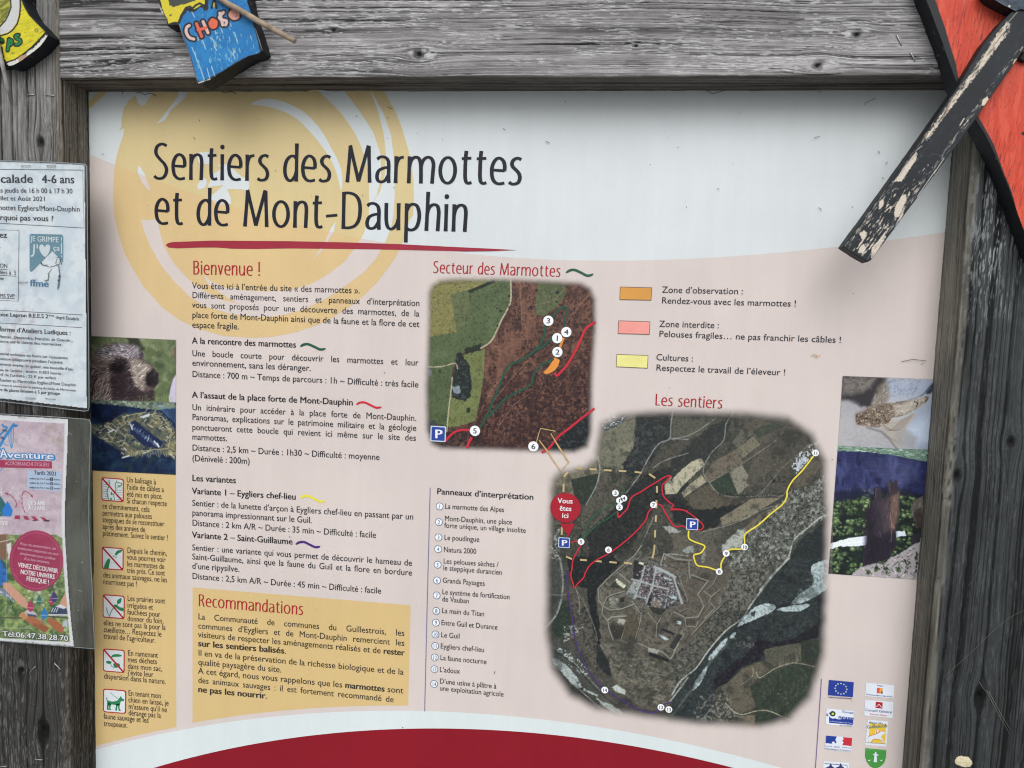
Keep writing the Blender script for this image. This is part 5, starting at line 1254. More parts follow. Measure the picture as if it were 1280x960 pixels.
c = Canvas(112, 497, 221.5, 595.5, 1.8, base=(20, 40, 76))
c.tex(None, (12, 26, 54), .06, .35, .65, 3); c.tex(mv([(60, 650), (250, 760), (600, 840), (600, 930), (60, 930)]), (34, 58, 66), .16, .42, .7, 5, .8); c.tex(None, (44, 74, 108), .12, .5, .8, 6, .5)
c.poly(mv([(60, 440), (200, 448), (600, 470), (610, 500), (480, 520), (300, 492), (60, 468)]), (112, 126, 108), soft=1.5, wob=2); c.tex(mv([(60, 440), (200, 448), (600, 470), (480, 515), (60, 470)]), (178, 184, 170), .4, .48, .66, 7, .8); c.tex(mv([(60, 440), (600, 470), (480, 515), (60, 470)]), (52, 74, 70), .4, .5, .66, 8, .8)
for k in range(16): x_ = 480 + k * 9; c.line(mv([(x_, 480 + k * 2), (x_ + 40, 520 + k * 9)]), .6, (96, 128, 166), .6)
fort = [(80, 610), (130, 600), (190, 590), (265, 548), (330, 540), (420, 530), (500, 530), (560, 590), (598, 650), (607, 800), (560, 810), (480, 770), (370, 800), (280, 815), (240, 760), (160, 715), (80, 660)]
F_ = mv(fort)
c.poly(F_, (70, 78, 76), wob=4, soft=2.5); c.tex(F_, (112, 110, 86), .2, .4, .66, 11, .8); c.tex(mv([(540, 560), (600, 640), (607, 840), (560, 800)]), (142, 136, 96), .3, .38, .6, 15, .85)
PAL = [(156, 148, 112), (176, 172, 142), (24, 40, 74), (30, 48, 66), (96, 106, 74), (136, 126, 92), (186, 190, 182), (20, 34, 62)]
for k in range(520):
    x_, y_ = rng.uniform(80, 606), rng.uniform(528, 812)
    q0 = mv([(x_, y_)])[0]
    if not inside(c, F_, *q0): continue
    if 310 < x_ < 520 and abs((y_ - 600) - (x_ - 330) * .72) < 55: continue
    a_ = rng.choice([.62, .62, -.95, -.35]); L_ = rng.uniform(8, 42)
    c.line(mv([(x_, y_), (x_ + L_ * math.cos(a_), y_ + L_ * math.sin(a_))]), rng.uniform(.5, 1.7), rng.choice(PAL), .8, soft=.4)
c.poly(mv([(310, 598), (350, 585), (470, 680), (530, 722), (500, 762), (400, 742), (320, 665)]), (26, 40, 74), wob=1, soft=.8)
for r_ in range(3):
    for k in range(9):
        x_ = 322 + k * 17 + r_ * 16 - 8; y_ = 612 + k * 12 + r_ * 22 - 18
        if rng.random() < .2: continue
        x_ += rng.uniform(-3, 3); y_ += rng.uniform(-3, 3)
        c.line(mv([(x_ + 6, y_), (x_ - 3, y_ + rng.uniform(9, 16))]), rng.uniform(.6, 1.0), rng.choice([(186, 194, 206), (150, 164, 182), (100, 116, 146), (70, 88, 124)]), .9)
    c.line(mv([(318 + r_ * 16, 612 + r_ * 20), (470 + r_ * 14, 722 + r_ * 16)]), .5, (120, 136, 160), .6)
for p_ in ([(85, 625), (130, 650), (200, 600), (240, 640), (200, 720), (120, 690)], [(265, 550), (290, 600), (240, 640), (290, 690), (270, 740)], [(450, 545), (520, 560), (580, 640), (560, 760), (400, 775), (350, 800)], [(270, 560), (360, 540), (420, 532)]):
    c.line(mv(p_), 1.1, (158, 152, 122), .8)
for p_ in ([(385, 562), (440, 545)], [(400, 566), (436, 553)], [(470, 715), (500, 748)], [(490, 728), (498, 750)], [(180, 660), (215, 642)], [(270, 818), (312, 806)], [(320, 606), (332, 640)]): c.line(mv(p_), 1.8, (200, 206, 208), .85)
for k in range(26): x_ = 330 + k * 10; c.line(mv([(x_, 776 + 6 * math.sin(k)), (x_ - 5, 776 + rng.uniform(18, 42))]), .8, (160, 154, 122), .75)
grade(c, .92, 1.12, 80); c.grain(.10, 8, 1.5); _q = mv([(60, 452), (606, 471), (605, 926), (60, 898)]); c.a = 1 - ss(-.3, .45, c.sd(_q, c.X, c.Y))
on_panel(c.build('hilltop_fort_photo', mat=M_CANA, layer=5))

RC = (1020, 440, 3.2); R2 = (1040, 460, 6.857)
c = Canvas(1045, 467, 1172, 566, 1.8, base=(150, 154, 164))
rv = lambda p: CV(R2, p)
c.tex(None, (168, 170, 176), .05, .35, .65, 3)
c.poly(rv([(460, 80), (900, 90), (900, 720), (600, 700), (640, 430), (820, 240), (600, 270), (460, 240)]), (142, 164, 198), soft=12, al=.75); c.poly(rv([(650, 520), (760, 440), (850, 400), (850, 640), (720, 640)]), (176, 196, 222), soft=9, al=.85)
c.tex(rv([(470, 90), (780, 90), (700, 230), (480, 250)]), (104, 108, 122), .5, .46, .7, 5, .5)
c.poly(rv([(60, 60), (470, 75), (440, 150), (360, 260), (330, 340), (250, 330), (150, 280), (60, 268)]), (56, 52, 58), soft=3.5, wob=2); c.poly(rv([(85, 75), (380, 85), (330, 170), (230, 210), (85, 240)]), (124, 119, 114), soft=5, al=.9, wob=3); c.tex(rv([(90, 75), (330, 85), (230, 210), (90, 240)]), (84, 78, 74), .4, .42, .68, 7, .7)
c.poly(rv([(390, 160), (470, 90), (490, 250), (450, 320), (340, 330)]), (122, 112, 98), soft=4, al=.85); fur(c, rv([(380, 180), (470, 90), (480, 260), (340, 330)]), 160, 2.2, lambda x, y: 2.0, .4, .5)
c.poly(rv([(80, 280), (200, 290), (300, 480), (420, 560), (540, 680), (60, 650)]), (158, 158, 164), soft=5, al=.5)
low_w = rv([(430, 430), (540, 450), (620, 430), (705, 378), (720, 400), (640, 500), (570, 690), (460, 590), (415, 510)])
c.poly(low_w, (164, 156, 146), soft=2, al=.9); c.poly(rv([(540, 550), (620, 520), (730, 600), (700, 690), (570, 690)]), (148, 150, 150), soft=4, al=.7)
for k in range(9): c.line(rv([(430 + k * 8, 470 + k * 8), (480 + k * 14, 540 - k * 2), (600 + k * 12, 440 - k * 6)]), .5, (112, 100, 90), .5, sm=4)
for k in range(7): c.line(rv([(440 + k * 10, 540 + k * 12), (500 + k * 14, 600 + k * 8), (560 + k * 12, 560 + k * 14)]), .5, (126, 122, 120), .4, sm=4)
c.line(rv([(300, 510), (420, 545), (490, 610), (560, 700)]), 2.2, (84, 80, 84), .55, soft=1.4)
moth = rv(smooth([(200, 430), (215, 395), (275, 375), (300, 335), (370, 310), (470, 305), (560, 290), (680, 275), (780, 255), (815, 240), (825, 265), (770, 320), (700, 360), (600, 410), (500, 430), (490, 470), (430, 480), (400, 510), (300, 500), (215, 480)], 3, True))
c.poly(moth, (126, 112, 98), wob=1, ws=.6, soft=.8); c.poly(rv([(530, 320), (680, 280), (805, 250), (780, 310), (620, 395), (540, 405)]), (176, 168, 154), soft=3, al=.8)
c.poly(rv([(200, 395), (300, 350), (480, 320), (490, 440), (400, 495), (215, 475)]), (112, 94, 80), soft=4, al=.7); c.poly(rv([(205, 400), (260, 385), (270, 470), (218, 478)]), (92, 70, 60), soft=2.5, al=.8)
for k in range(260):
    x_, y_ = rng.uniform(205, 500), rng.uniform(310, 500); q_ = rv([(x_, y_)])[0]
    if inside(c, moth, *q_): c.disc(q_, rng.uniform(.4, 1.2), rng.choice([(190, 176, 150), (70, 54, 46), (146, 126, 104), (96, 78, 66), (206, 196, 172)]), al=.7)
fur(c, moth, 500, 2.6, lambda x, y: -.38, .4, .5, .7)
for p_, w_ in (([(705, 290), (735, 300), (720, 330)], 1.4), ([(800, 245), (815, 265), (798, 285)], 1.3), ([(770, 290), (760, 302)], 1.1), ([(490, 310), (510, 330), (500, 350)], 1.0), ([(360, 460), (400, 440), (410, 470)], 1.0), ([(270, 440), (300, 430), (330, 440)], 1.2), ([(450, 440), (470, 460), (500, 440)], 1.0)): c.line(rv(p_), w_, (58, 46, 42), .85, sm=3)
c.line(rv([(540, 300), (690, 265), (800, 215), (860, 150)]), .9, (92, 90, 104), .6, sm=3)
c.poly(rv([(800, 200), (870, 120), (880, 170), (845, 215), (815, 225)]), (40, 48, 74), soft=2); c.line(rv([(760, 240), (850, 170)]), 2, (98, 104, 124), .7, soft=1)
for k in range(40): x_, y_ = rng.uniform(70, 480), rng.uniform(520, 670); c.line(rv([(x_, y_), (x_ + rng.uniform(6, 26), y_ + rng.uniform(-3, 8))]), .5, (112, 114, 122), .4)
grade(c, .68, 1.12, 120); c.grain(.08, 9, 1.5); _q = rv([(91, 69), (900, 98), (900, 702), (520, 690), (52, 664)]); c.a = 1 - ss(-.3, .45, c.sd(_q, c.X, c.Y))
on_panel(c.build('moth_photo', mat=M_CANA, layer=4))

c = Canvas(1034, 555, 1168, 727, 1.8, base=(34, 46, 40))
rw = lambda p: CV(RC, p)
c.tex(None, (22, 32, 36), .1, .4, .65, 3, .9)
cliff = rw([(80, 395), (200, 400), (300, 412), (400, 432), (450, 440), (440, 580), (330, 552), (235, 560), (70, 590)])
# trees: shaded crowns with lit tops, back rows first
crowns = []
for k in range(1500):
    x_, y_ = rng.uniform(50, 425), rng.uniform(545, 905)
    if x_ > 330 and y_ > 720 and rng.random() < .6: continue
    if 735 - (x_ - 60) * .03 < y_ < 778 and x_ < 205: continue
    if 714 < y_ < 740 and 318 < x_ < 356: continue
    if vn(np.array(x_ * .035), np.array(y_ * .05), 8) < .36: continue
    crowns.append((y_, x_, rng.uniform(3, 11)))
for y_, x_, r_ in sorted(crowns):
    g_ = rng.choice([(70, 92, 56), (96, 118, 74), (56, 76, 52), (112, 134, 88), (44, 62, 46)])
    k_ = .8 + .4 * fbm(np.array(x_ * .02), np.array(y_ * .02), 5, 2)
    c.disc(rw([(x_ + 1.5, y_ + 2.5)])[0], r_ / 3.2, (20, 28, 30), al=.7, soft=.4)
    c.disc(rw([(x_, y_)])[0], r_ / 3.2 * .8, tuple(v * k_ for v in g_), al=.7, soft=1.0, rx=rng.uniform(.7, 1.6))
    c.disc(rw([(x_ - r_ * .2, y_ - r_ * .3)])[0], r_ / 3.2 * .4, tuple(min(v * k_ * 1.35 + 12, 220) for v in g_), al=.65, soft=.8, rx=rng.uniform(.7, 1.8))
c.poly(rw([(80, 365), (470, 380), (470, 445), (310, 415), (80, 402)]), (96, 122, 108))
for k in range(240):
    x_ = rng.uniform(85, 445); y_ = rng.uniform(372, 398 + max(x_ - 200, 0) * .14); c.line(rw([(x_, y_), (x_ + rng.uniform(4, 16), y_ + rng.uniform(-1, 2))]), rng.uniform(.4, 1), rng.choice([(186, 206, 198), (40, 66, 62), (120, 148, 112), (84, 112, 90), (150, 176, 176)]), .75)
c.poly(cliff, (38, 44, 86), wob=1.2); c.tex(cliff, (64, 72, 116), .07, .38, .7, 9, .8, ax=1.6, ay=.8); c.tex(cliff, (24, 28, 60), .2, .42, .7, 10, .7, ax=.9, ay=.4)
c.poly(rw([(200, 430), (380, 440), (420, 520), (260, 540)]), (84, 90, 128), soft=8, al=.35, wob=4)
for k in range(150):
    x_, y_ = rng.uniform(85, 440), rng.uniform(402, 560); q_ = rw([(x_, y_)])[0]
    if inside(c, cliff, *q_): c.line(rw([(x_, y_), (x_ + rng.uniform(-5, 5), y_ + rng.uniform(6, 22))] if rng.random() < .5 else [(x_, y_), (x_ + rng.uniform(10, 34), y_ + rng.uniform(0, 5))]), .5, rng.choice([(82, 90, 132), (24, 28, 58), (58, 64, 104)]), .5)
c.poly(rw([(235, 500), (262, 505), (255, 530), (236, 525)]), (22, 26, 56), soft=1.5, al=.7); c.poly(rw([(70, 560), (235, 545), (330, 545), (440, 570), (430, 590), (300, 565), (80, 600)]), (24, 30, 52), soft=2.5, al=.8, wob=2)
c.tex(rw([(180, 540), (235, 550), (240, 580), (200, 575)]), (96, 98, 112), .3, .45, .65, 11, .6)
c.poly(rw([(50, 768), (90, 755), (150, 741), (205, 733), (205, 772), (150, 778), (100, 776), (50, 792)]), (192, 202, 218), wob=1.2); c.poly(rw([(318, 718), (355, 716), (360, 733), (320, 743)]), (186, 198, 216), wob=1); c.line(rw([(60, 775), (200, 755)]), .8, (214, 220, 230), .7)
tow = [(200, 640), (206, 618), (214, 603), (230, 592), (238, 575), (237, 552), (246, 538), (256, 540), (262, 560), (260, 588), (270, 590), (285, 568), (288, 545), (286, 525), (294, 512), (300, 506), (304, 520), (312, 524), (316, 512), (324, 514), (326, 535), (335, 552), (334, 600), (328, 650), (318, 700), (318, 780), (280, 830), (186, 858), (190, 800), (215, 720), (230, 690), (222, 672), (208, 660)]
c.poly(rw([(380, 620), (395, 590), (430, 570), (430, 710), (400, 700), (385, 660)]), (82, 78, 74), wob=2); c.tex(rw([(380, 620), (430, 570), (430, 710), (385, 660)]), (128, 120, 110), .3, .42, .66, 12, .7); c.poly(rw([(388, 640), (420, 620), (430, 720), (400, 700)]), (48, 42, 42), soft=2, al=.7)
rock = rw([(140, 895), (170, 862), (215, 842), (270, 850), (300, 820), (340, 800), (390, 768), (420, 745), (415, 915), (140, 915)])
c.poly(rock, (146, 142, 146), wob=2.5)
for k in range(230):
    x_, y_ = rng.uniform(145, 415), rng.uniform(750, 910); q_ = rw([(x_, y_)])[0]
    if inside(c, rock, *q_): a_ = rng.choice([-.7, -.5, .9]); L_ = rng.uniform(5, 22); c.line(rw([(x_, y_), (x_ + L_ * math.cos(a_), y_ + L_ * math.sin(a_))]), rng.uniform(.5, 1.5), rng.choice([(92, 88, 92), (176, 172, 172), (120, 116, 120), (64, 60, 66), (196, 190, 190)]), .7)
T_ = rw(tow)
c.poly(T_, (52, 46, 56), wob=.6, ws=.9, soft=.5)
c.poly(rw([(262, 600), (334, 552), (330, 640), (318, 700), (270, 720)]), (76, 66, 70), soft=4, al=.7); c.poly(rw([(300, 580), (332, 560), (326, 650), (312, 705), (296, 700)]), (112, 88, 78), soft=2.2, al=.7, wob=1.2); c.poly(rw([(198, 640), (222, 600), (236, 640), (240, 800), (190, 855)]), (34, 29, 42), soft=4, al=.75); c.poly(rw([(230, 740), (320, 720), (318, 790), (280, 832), (200, 850)]), (32, 28, 42), soft=4, al=.75)
for k in range(330):
    x_, y_ = rng.uniform(188, 336), rng.uniform(510, 855); q_ = rw([(x_, y_)])[0]
    if inside(c, T_, *q_):
        L_ = rng.uniform(5, 24); base_ = under_col(c, *q_); c.line(rw([(x_, y_), (x_ + rng.uniform(-3, 3), y_ + L_)]), rng.uniform(.4, 1.0), np.clip(base_ * rng.uniform(.55, 1.6), 14, 170), .65)
c.line(rw([(296, 640), (304, 700), (300, 760)]), .8, (150, 118, 100), .6); c.line(rw([(240, 545), (238, 580)]), .8, (120, 108, 104), .6); c.line(rw([(290, 520), (296, 560)]), .7, (116, 104, 100), .6); c.poly(rw([(380, 765), (385, 728), (418, 722), (416, 762)]), (48, 46, 56), wob=1.5)
for x_, y_, w_, h_ in ((278, 872, 16, 26), (362, 845, 17, 40), (402, 835, 8, 44), (240, 868, 9, 14), (330, 868, 10, 18), (210, 880, 7, 10)):
    for k in range(34):
        px_, py_ = rng.gauss(x_, w_ * .45), rng.gauss(y_, h_ * .4); c.disc(rw([(px_, py_)])[0], rng.uniform(.5, 1.3), rng.choice([(34, 46, 38), (24, 32, 32), (60, 78, 52), (84, 100, 66)]), al=.85)
grade(c, .86, 1.22, 80, 4); c.grain(.10, 10, 1.5); _q = rw([(88, 393 - 22), (470, 388), (470, 915), (49, 886)]); c.a = 1 - ss(-.3, .45, c.sd(_q, c.X, c.Y))
on_panel(c.build('rock_tower_photo', mat=M_CANA, layer=3))

# ------------------------------------------------------------------ partner logos at the foot
LO = (1015, 840, 8.0)
lv = lambda p: CV(LO, p)
LBL, LWH, LRD, LNV, LGN = ink((34, 60, 148)), ink((216, 224, 236)), ink((190, 44, 60)), ink((52, 56, 110)), ink((70, 146, 66))
def logo(fn):
    sh = Sheet(0, 5); fn(sh); on_panel(sh.build('partner_logo'))
def ltx(sh, s_, a_, b_, cap, mat, face=BOLD, dl=2):
    a_, b_ = lv([a_, b_]); place_text(sh, s_, a_, b_, cap, mat, face, dl=dl)
def lg1(sh):
    sh.ppoly(lv([(168, 77), (417, 100), (407, 250), (157, 230)]), LBL)
    for k in range(12):
        a_ = 2 * math.pi * k / 12; sh.pdisc(lv([(288 + 58 * math.sin(a_), 165 - 53 * math.cos(a_) + 5 * math.sin(a_))])[0], 1.0, ink((206, 208, 190)), 1, 5)
    ltx(sh, 'UNION EUROPEENNE', (163, 256), (398, 272), 1.9, LNV)
def lg2(sh):
    sh.ppoly(lv([(145, 362), (415, 388), (408, 545), (135, 520)]), LWH); sh.ppoly(lv([(170, 440), (260, 470), (410, 470), (407, 527), (168, 505)]), LBL, 1)
    ltx(sh, "l'Europe", (298, 404), (412, 416), 3.2, LBL, FACE); ltx(sh, "s'", (140, 436), (172, 440), 4.6, LBL)
    sh.pdisc(lv([(208, 428)])[0], 4.7, LWH, 2); sh.pdisc(lv([(205, 414)])[0], 3.6, ink((40, 60, 60)), 3); sh.pdisc(lv([(206, 414)])[0], 1.7, ink((190, 214, 90)), 4, 5)
    ltx(sh, 'ngage', (262, 462), (412, 478), 5.0, LBL, HEAVY, 3); ltx(sh, 'en Provence-Alpes-Côte d’Azur', (175, 492), (400, 514), 1.3, LWH, FACE, 3); ltx(sh, 'avec le FEDER', (275, 533), (402, 543), 1.5, LNV)
def lg3(sh):
    sh.ppoly(lv([(140, 630), (402, 654), (392, 800), (128, 772)]), LWH); sh.ppoly(lv([(140, 632), (248, 642), (232, 672), (245, 705), (215, 716), (135, 708)]), LBL, 1); sh.ppoly(lv([(305, 648), (400, 656), (395, 738), (300, 728), (315, 700), (300, 685), (316, 665)]), LRD, 1)
    ltx(sh, 'Liberté · Égalité · Fraternité', (132, 740), (390, 762), 1.4, LNV, FACE); ltx(sh, 'République Française', (130, 768), (388, 792), 2.0, LNV, FACE); sh.pdisc(lv([(212, 705)])[0], 2.0, LWH, 2, 6)
def lg4(sh):
    sh.ppoly(lv([(115, 888), (370, 905), (360, 1040), (105, 1020)]), LWH)
    for x_ in (185, 285): sh.ppoly(lv([(x_ - 55, 955), (x_ - 15, 940), (x_, 905), (x_ + 15, 940), (x_ + 35, 950), (x_ + 20, 975), (x_ - 15, 980)]), LNV, 1)
    sh.pline(lv([(125, 912), (352, 930), (348, 985)]), .8, LNV, 1)
def lg5(sh):
    sh.ppoly(lv([(538, 105), (822, 130), (815, 262), (530, 238)]), LWH); ltx(sh, 'Région', (648, 137), (712, 144), 1.8, LNV)
    sh.ppoly(lv([(648, 155), (676, 157), (672, 212), (645, 209)]), ink((206, 84, 70)), 1); sh.ppoly(lv([(676, 157), (706, 160), (704, 215), (672, 212)]), ink((222, 160, 70)), 1); sh.ppoly(lv([(690, 190), (705, 192), (703, 214), (687, 212)]), LNV, 2)
    ltx(sh, 'Provence-Alpes-Côte d’Azur', (540, 226), (806, 252), 1.9, LNV)
def lg6(sh):
    sh.ppoly(lv([(528, 275), (812, 298), (805, 460), (520, 432)]), LWH); sh.ppoly(lv([(636, 294), (706, 302), (702, 364), (632, 357)]), ink((170, 34, 50)), 1); sh.pline(lv([(642, 345), (668, 318), (695, 352)]), .9, LWH, 2)
    ltx(sh, 'Conseil Général', (530, 386), (798, 412), 3.4, LNV, FACE); ltx(sh, 'Hautes-Alpes', (578, 424), (744, 440), 2.2, LRD, FACE)
def lg7(sh):
    sh.ppoly(lv([(555, 475), (760, 492), (742, 745), (532, 725)]), LWH); sh.ppoly(lv([(578, 505), (740, 520), (730, 715), (560, 700)]), ink((222, 190, 66)), 1)
    ltx(sh, 'Pays du', (570, 512), (704, 520), 3.0, ink((60, 104, 140)), BOLD, 4); ltx(sh, 'Guillestrois', (550, 562), (752, 548), 4.6, ink((54, 110, 130)), BOLD, 4)
    sh.ppoly(lv([(562, 650), (580, 632), (625, 622), (632, 590), (645, 560), (662, 585), (664, 612), (690, 585), (718, 590), (725, 615), (702, 625), (690, 650), (712, 680), (722, 704), (690, 690), (660, 668), (610, 670), (590, 700), (566, 690)]), LWH, 2, 3)
    sh.pline(lv([(562, 650), (580, 632), (625, 622), (690, 585), (718, 592)]), .8, ink((206, 110, 60)), 3, 3); sh.pline(lv([(590, 700), (612, 670), (660, 668), (712, 690)]), .8, ink((206, 110, 60)), 3, 3); sh.pline(lv([(650, 560), (642, 600), (655, 612)]), .9, ink((206, 110, 60)), 3, 3)
    ltx(sh, 'communauté de communes', (540, 706), (735, 720), 1.4, LNV, FACE)
def lg8(sh):
    sh.ppoly(lv([(532, 758), (742, 778), (738, 850), (722, 905), (680, 945), (630, 968), (580, 940), (545, 895), (530, 840)]), LGN); sh.pline(lv([(540, 768), (735, 786)]), .7, ink((100, 170, 92)), 1)
    sh.ppoly(lv([(610, 818), (626, 812), (630, 795), (640, 795), (642, 814), (665, 826), (662, 832), (646, 832), (648, 900), (615, 898), (622, 830), (606, 826)]), LWH, 1)
    for x_ in (570, 690): sh.ppoly(lv([(x_ - 14, 872), (x_ - 4, 880), (x_ + 12, 872), (x_ + 8, 888), (x_ - 8, 886)]), LWH, 1)
for f_ in (lg1, lg2, lg3, lg4, lg5, lg6, lg7, lg8): logo(f_)

# ---- dirt flecks and scratches on the panel
sh = Sheet(0, 20); DK = ink((58, 52, 50), worn=False)
for p_ in ([(1017, 173), (1020, 172), (1024, 171)], [(1022, 260), (1025, 261), (1026, 264)], [(1023, 115), (1026, 116)], [(896, 236), (899, 237)], [(629, 161), (632, 163)], [(485, 134), (488, 136), (491, 136)], [(154, 113), (155, 117), (154, 119)], [(1064, 258), (1065, 260)], [(1097, 189), (1099, 192)], [(1106, 205), (1109, 203)], [(1102, 222), (1104, 224)], [(171, 117), (176, 116), (182, 119), (190, 117), (197, 121)],
           [(619, 838), (618, 841)], [(1126, 452), (1140, 449), (1157, 451), (1150, 456)], [(275, 113), (282, 117), (290, 115), (296, 118)], [(881, 113), (890, 118), (905, 114)], [(1094, 123), (1080, 130)], [(243, 172), (245, 174)], [(682, 177), (687, 179)], [(250, 150), (251, 152)]):
    sh.pline(p_, 0.7, DK, random.random() * 0.9)
for k in range(170):
    x_, y_ = random.uniform(120, 1130), random.uniform(118, 940)
    if 300 < y_ and 120 < x_ < 1030 and random.random() < .75: continue
    sh.pdisc((x_, y_), random.choice([.3, .3, .4, .55, .7]), DK, random.random() * 0.9, 6)
on_panel(tag(sh.build('dirt_flecks'), kind='stuff'))
sh = Sheet(0, 20); OC = ink((190, 150, 100), worn=False)
for p_ in ([(1014, 444), (1018, 443), (1021, 445)], [(1019, 443), (1021, 447)], [(1022, 445), (1025, 444)]): sh.pline(p_, .9, OC, random.random())
on_panel(tag(sh.build('rust_stain')))

# ------------------------------------------------------------------ things fixed to the frame
def solid(name, pts, yf, yb, mat, bev=0.0008, wob=0.0, div=None):
    """board sawn to an outline (X, Z), front at yf, back at yb"""
    p = np.asarray(pts, float)
    if div:                                            # finer outline with a hand-sawn unevenness
        q = []
        for i in range(len(p)):
            a, b_ = p[i], p[(i + 1) % len(p)]; n = max(int(np.linalg.norm(b_ - a) / div), 1)
            for k in range(n): q.append(a + (b_ - a) * k / n)
        p = np.array(q)
        if wob: p = p + (np.stack([vn(p[:, 0] * 300, p[:, 1] * 300, 5), vn(p[:, 0] * 300, p[:, 1] * 300, 9)], 1) - .5) * wob
    bm = bmesh.new()
    vs = [bm.verts.new((x, yf, z)) for x, z in p]
    f = bm.faces.new(vs)
    if f.normal.y > 0: f.normal_flip()
    bm.normal_update()
    if f.normal.y > 0: f.normal_flip()
    r = bmesh.ops.extrude_face_region(bm, geom=[f])
    for v in [g for g in r['geom'] if isinstance(g, bmesh.types.BMVert)]: v.co.y = yb
    # the original face stays as front; flip so that all point outwards
    bmesh.ops.recalc_face_normals(bm, faces=bm.faces[:])
    if bev:
        es = [e for e in bm.edges if all(abs(v.co.y - yf) < 1e-7 for v in e.verts)]
        bmesh.ops.bevel(bm, geom=es, offset=bev, segments=2, affect='EDGES')
    me = bpy.data.meshes.new(name); bm.to_mesh(me); bm.free(); me.materials.append(mat)
    return finish(me, name)
def tube(name, pts, r, mat, n=10, wob=0.0):
    """rod along 3-D points with radius r (number or list)"""
    P = [Vector(p) for p in pts]; rr = r if isinstance(r, (list, tuple)) else [r] * len(P)
    bm = bmesh.new(); rings = []
    for i, p in enumerate(P):
        d = (P[min(i + 1, len(P) - 1)] - P[max(i - 1, 0)]).normalized()
        a = d.orthogonal().normalized() if i == 0 else (last - d * last.dot(d)).normalized()
        last = a; b_ = d.cross(a)
        ring = []
        for k in range(n):
            t = 2 * math.pi * k / n; q = rr[i] * (1 + wob * (random.random() - .5))
            ring.append(bm.verts.new(p + (a * math.cos(t) + b_ * math.sin(t)) * q))
        rings.append(ring)
    for i in range(len(rings) - 1):
        for k in range(n): bm.faces.new((rings[i][k], rings[i][(k + 1) % n], rings[i + 1][(k + 1) % n], rings[i + 1][k]))
    bm.faces.new(rings[0][::-1]); bm.faces.new(rings[-1])
    bmesh.ops.recalc_face_normals(bm, faces=bm.faces[:])
    for f in bm.faces: f.smooth = len(f.verts) == 4
    me = bpy.data.meshes.new(name); bm.to_mesh(me); bm.free(); me.materials.append(mat)
    return finish(me, name)
def p3(px, py, y):
    X, Z = P2(px, py, y); return (float(X), y, float(Z))

def black_paint():
    g = N('chipped_black_paint')
    n1 = g.noise(90, 5, g.coord(), .6); n2 = g.noise(700, 3, g.coord())
    f = g.ramp(n1, [(0.66, (0, 0, 0)), (0.70, (1, 1, 1))])
    g.l(g.mix(f, g.mix(n2, rgba((16, 18, 22)), rgba((34, 38, 44))), rgba((78, 76, 74))), g.b.inputs['Base Color'])
    g.rough(0.62).spec(0.3); g.bump(g.math('ADD', n1, g.math('MULTIPLY', n2, .4)), 0.6, 0.0012)
    return g.m
M_BLACK = black_paint()
M_METAL = N('staple_wire'); M_METAL.b.inputs['Base Color'].default_value = rgba((176, 176, 172)); M_METAL.b.inputs['Metallic'].default_value = 0.85; M_METAL.rough(0.42); M_METAL = M_METAL.m
def stick_mat(name, c1, c2):
    g = N(name); n1 = g.noise(1.0, 4, g.coord((60, 60, 60)), .6); n2 = g.noise(900, 2, g.coord())
    g.l(g.mix(g.ramp(n1, [(.35, (0, 0, 0)), (.65, (1, 1, 1))]), rgba(c1), rgba(c2)), g.b.inputs['Base Color']); g.rough(.75).spec(.2); g.bump(n2, .4, .0006); return g.m
M_STICK = stick_mat('bare_twig', (128, 112, 96), (172, 156, 138)); M_STICK2 = stick_mat('weathered_twig', (110, 108, 106), (176, 174, 172))

# --- yellow crisps packet cut from board, top left
yb = YF - 0.001
CY = (0, 0, 6.857)
yF = YF - 0.021
bagf = CV(CY, [(205, -90), (200, 0), (225, 60), (260, 130), (320, 190), (392, 268), (415, 300), (385, 350), (345, 400), (290, 445), (240, 480), (190, 520), (120, 560), (70, 570), (50, 545), (-80, 560), (-400, 520), (-420, -90)])
bag = thing('crisps_packet_sign', 'yellow painted wooden crisps packet with green letters, in the top left corner', 'painted sign', p3(20, 30, YF))
_b = under(solid('board', PT(bagf, yF), yF, YF + 0.001, M_BLACK, div=.003, wob=.0008), bag)
c = Canvas(-40, -12, 64, 86, 1.9, y=yF, base=(20, 20, 24))
yv = lambda p: CV(CY, p)
inner = [(190, -90), (186, 0), (210, 60), (250, 130), (312, 195), (388, 272), (340, 330), (270, 400), (210, 450), (130, 505), (55, 528), (38, 500), (20, 400), (-300, 420), (-300, -90)]
c.poly(yv([(392, 300), (410, 305), (375, 375), (330, 420), (270, 470), (235, 500), (150, 560), (95, 575), (60, 545), (130, 515), (210, 470), (290, 410)]), (206, 206, 198), wob=1.6, ws=.9, soft=.5)
c.poly(yv([(60, 545), (95, 575), (130, 560), (140, 530)]), (196, 200, 196), wob=.8); c.poly(yv([(150, 500), (200, 470), (235, 470), (225, 520), (170, 540)]), (168, 140, 116), wob=1.5, ws=.8); c.poly(yv([(225, 0), (260, 60), (300, 110), (260, 90), (215, 20)]), (170, 168, 160), wob=1.2, ws=.9)
c.poly(yv(inner), (192, 184, 32), wob=.5)
c.tex(yv(inner), (210, 200, 44), .1, .45, .65, 5, .8); c.tex(yv(inner), (92, 82, 30), .5, .64, .70, 7, .7, ax=.25, ay=2.2, rot=-.35)
c.poly(yv([(-300, -90), (95, -90), (92, 0), (95, 60), (70, 130), (40, 180), (0, 230), (-200, 300)]), (158, 160, 62), wob=.8)
c.tex(yv([(-300, -90), (95, -90), (92, 0), (95, 60), (70, 130), (40, 180), (0, 230), (-200, 300)]), (92, 98, 40), .45, .5, .56, 9, .8, ax=1.4, ay=.3, rot=.9)
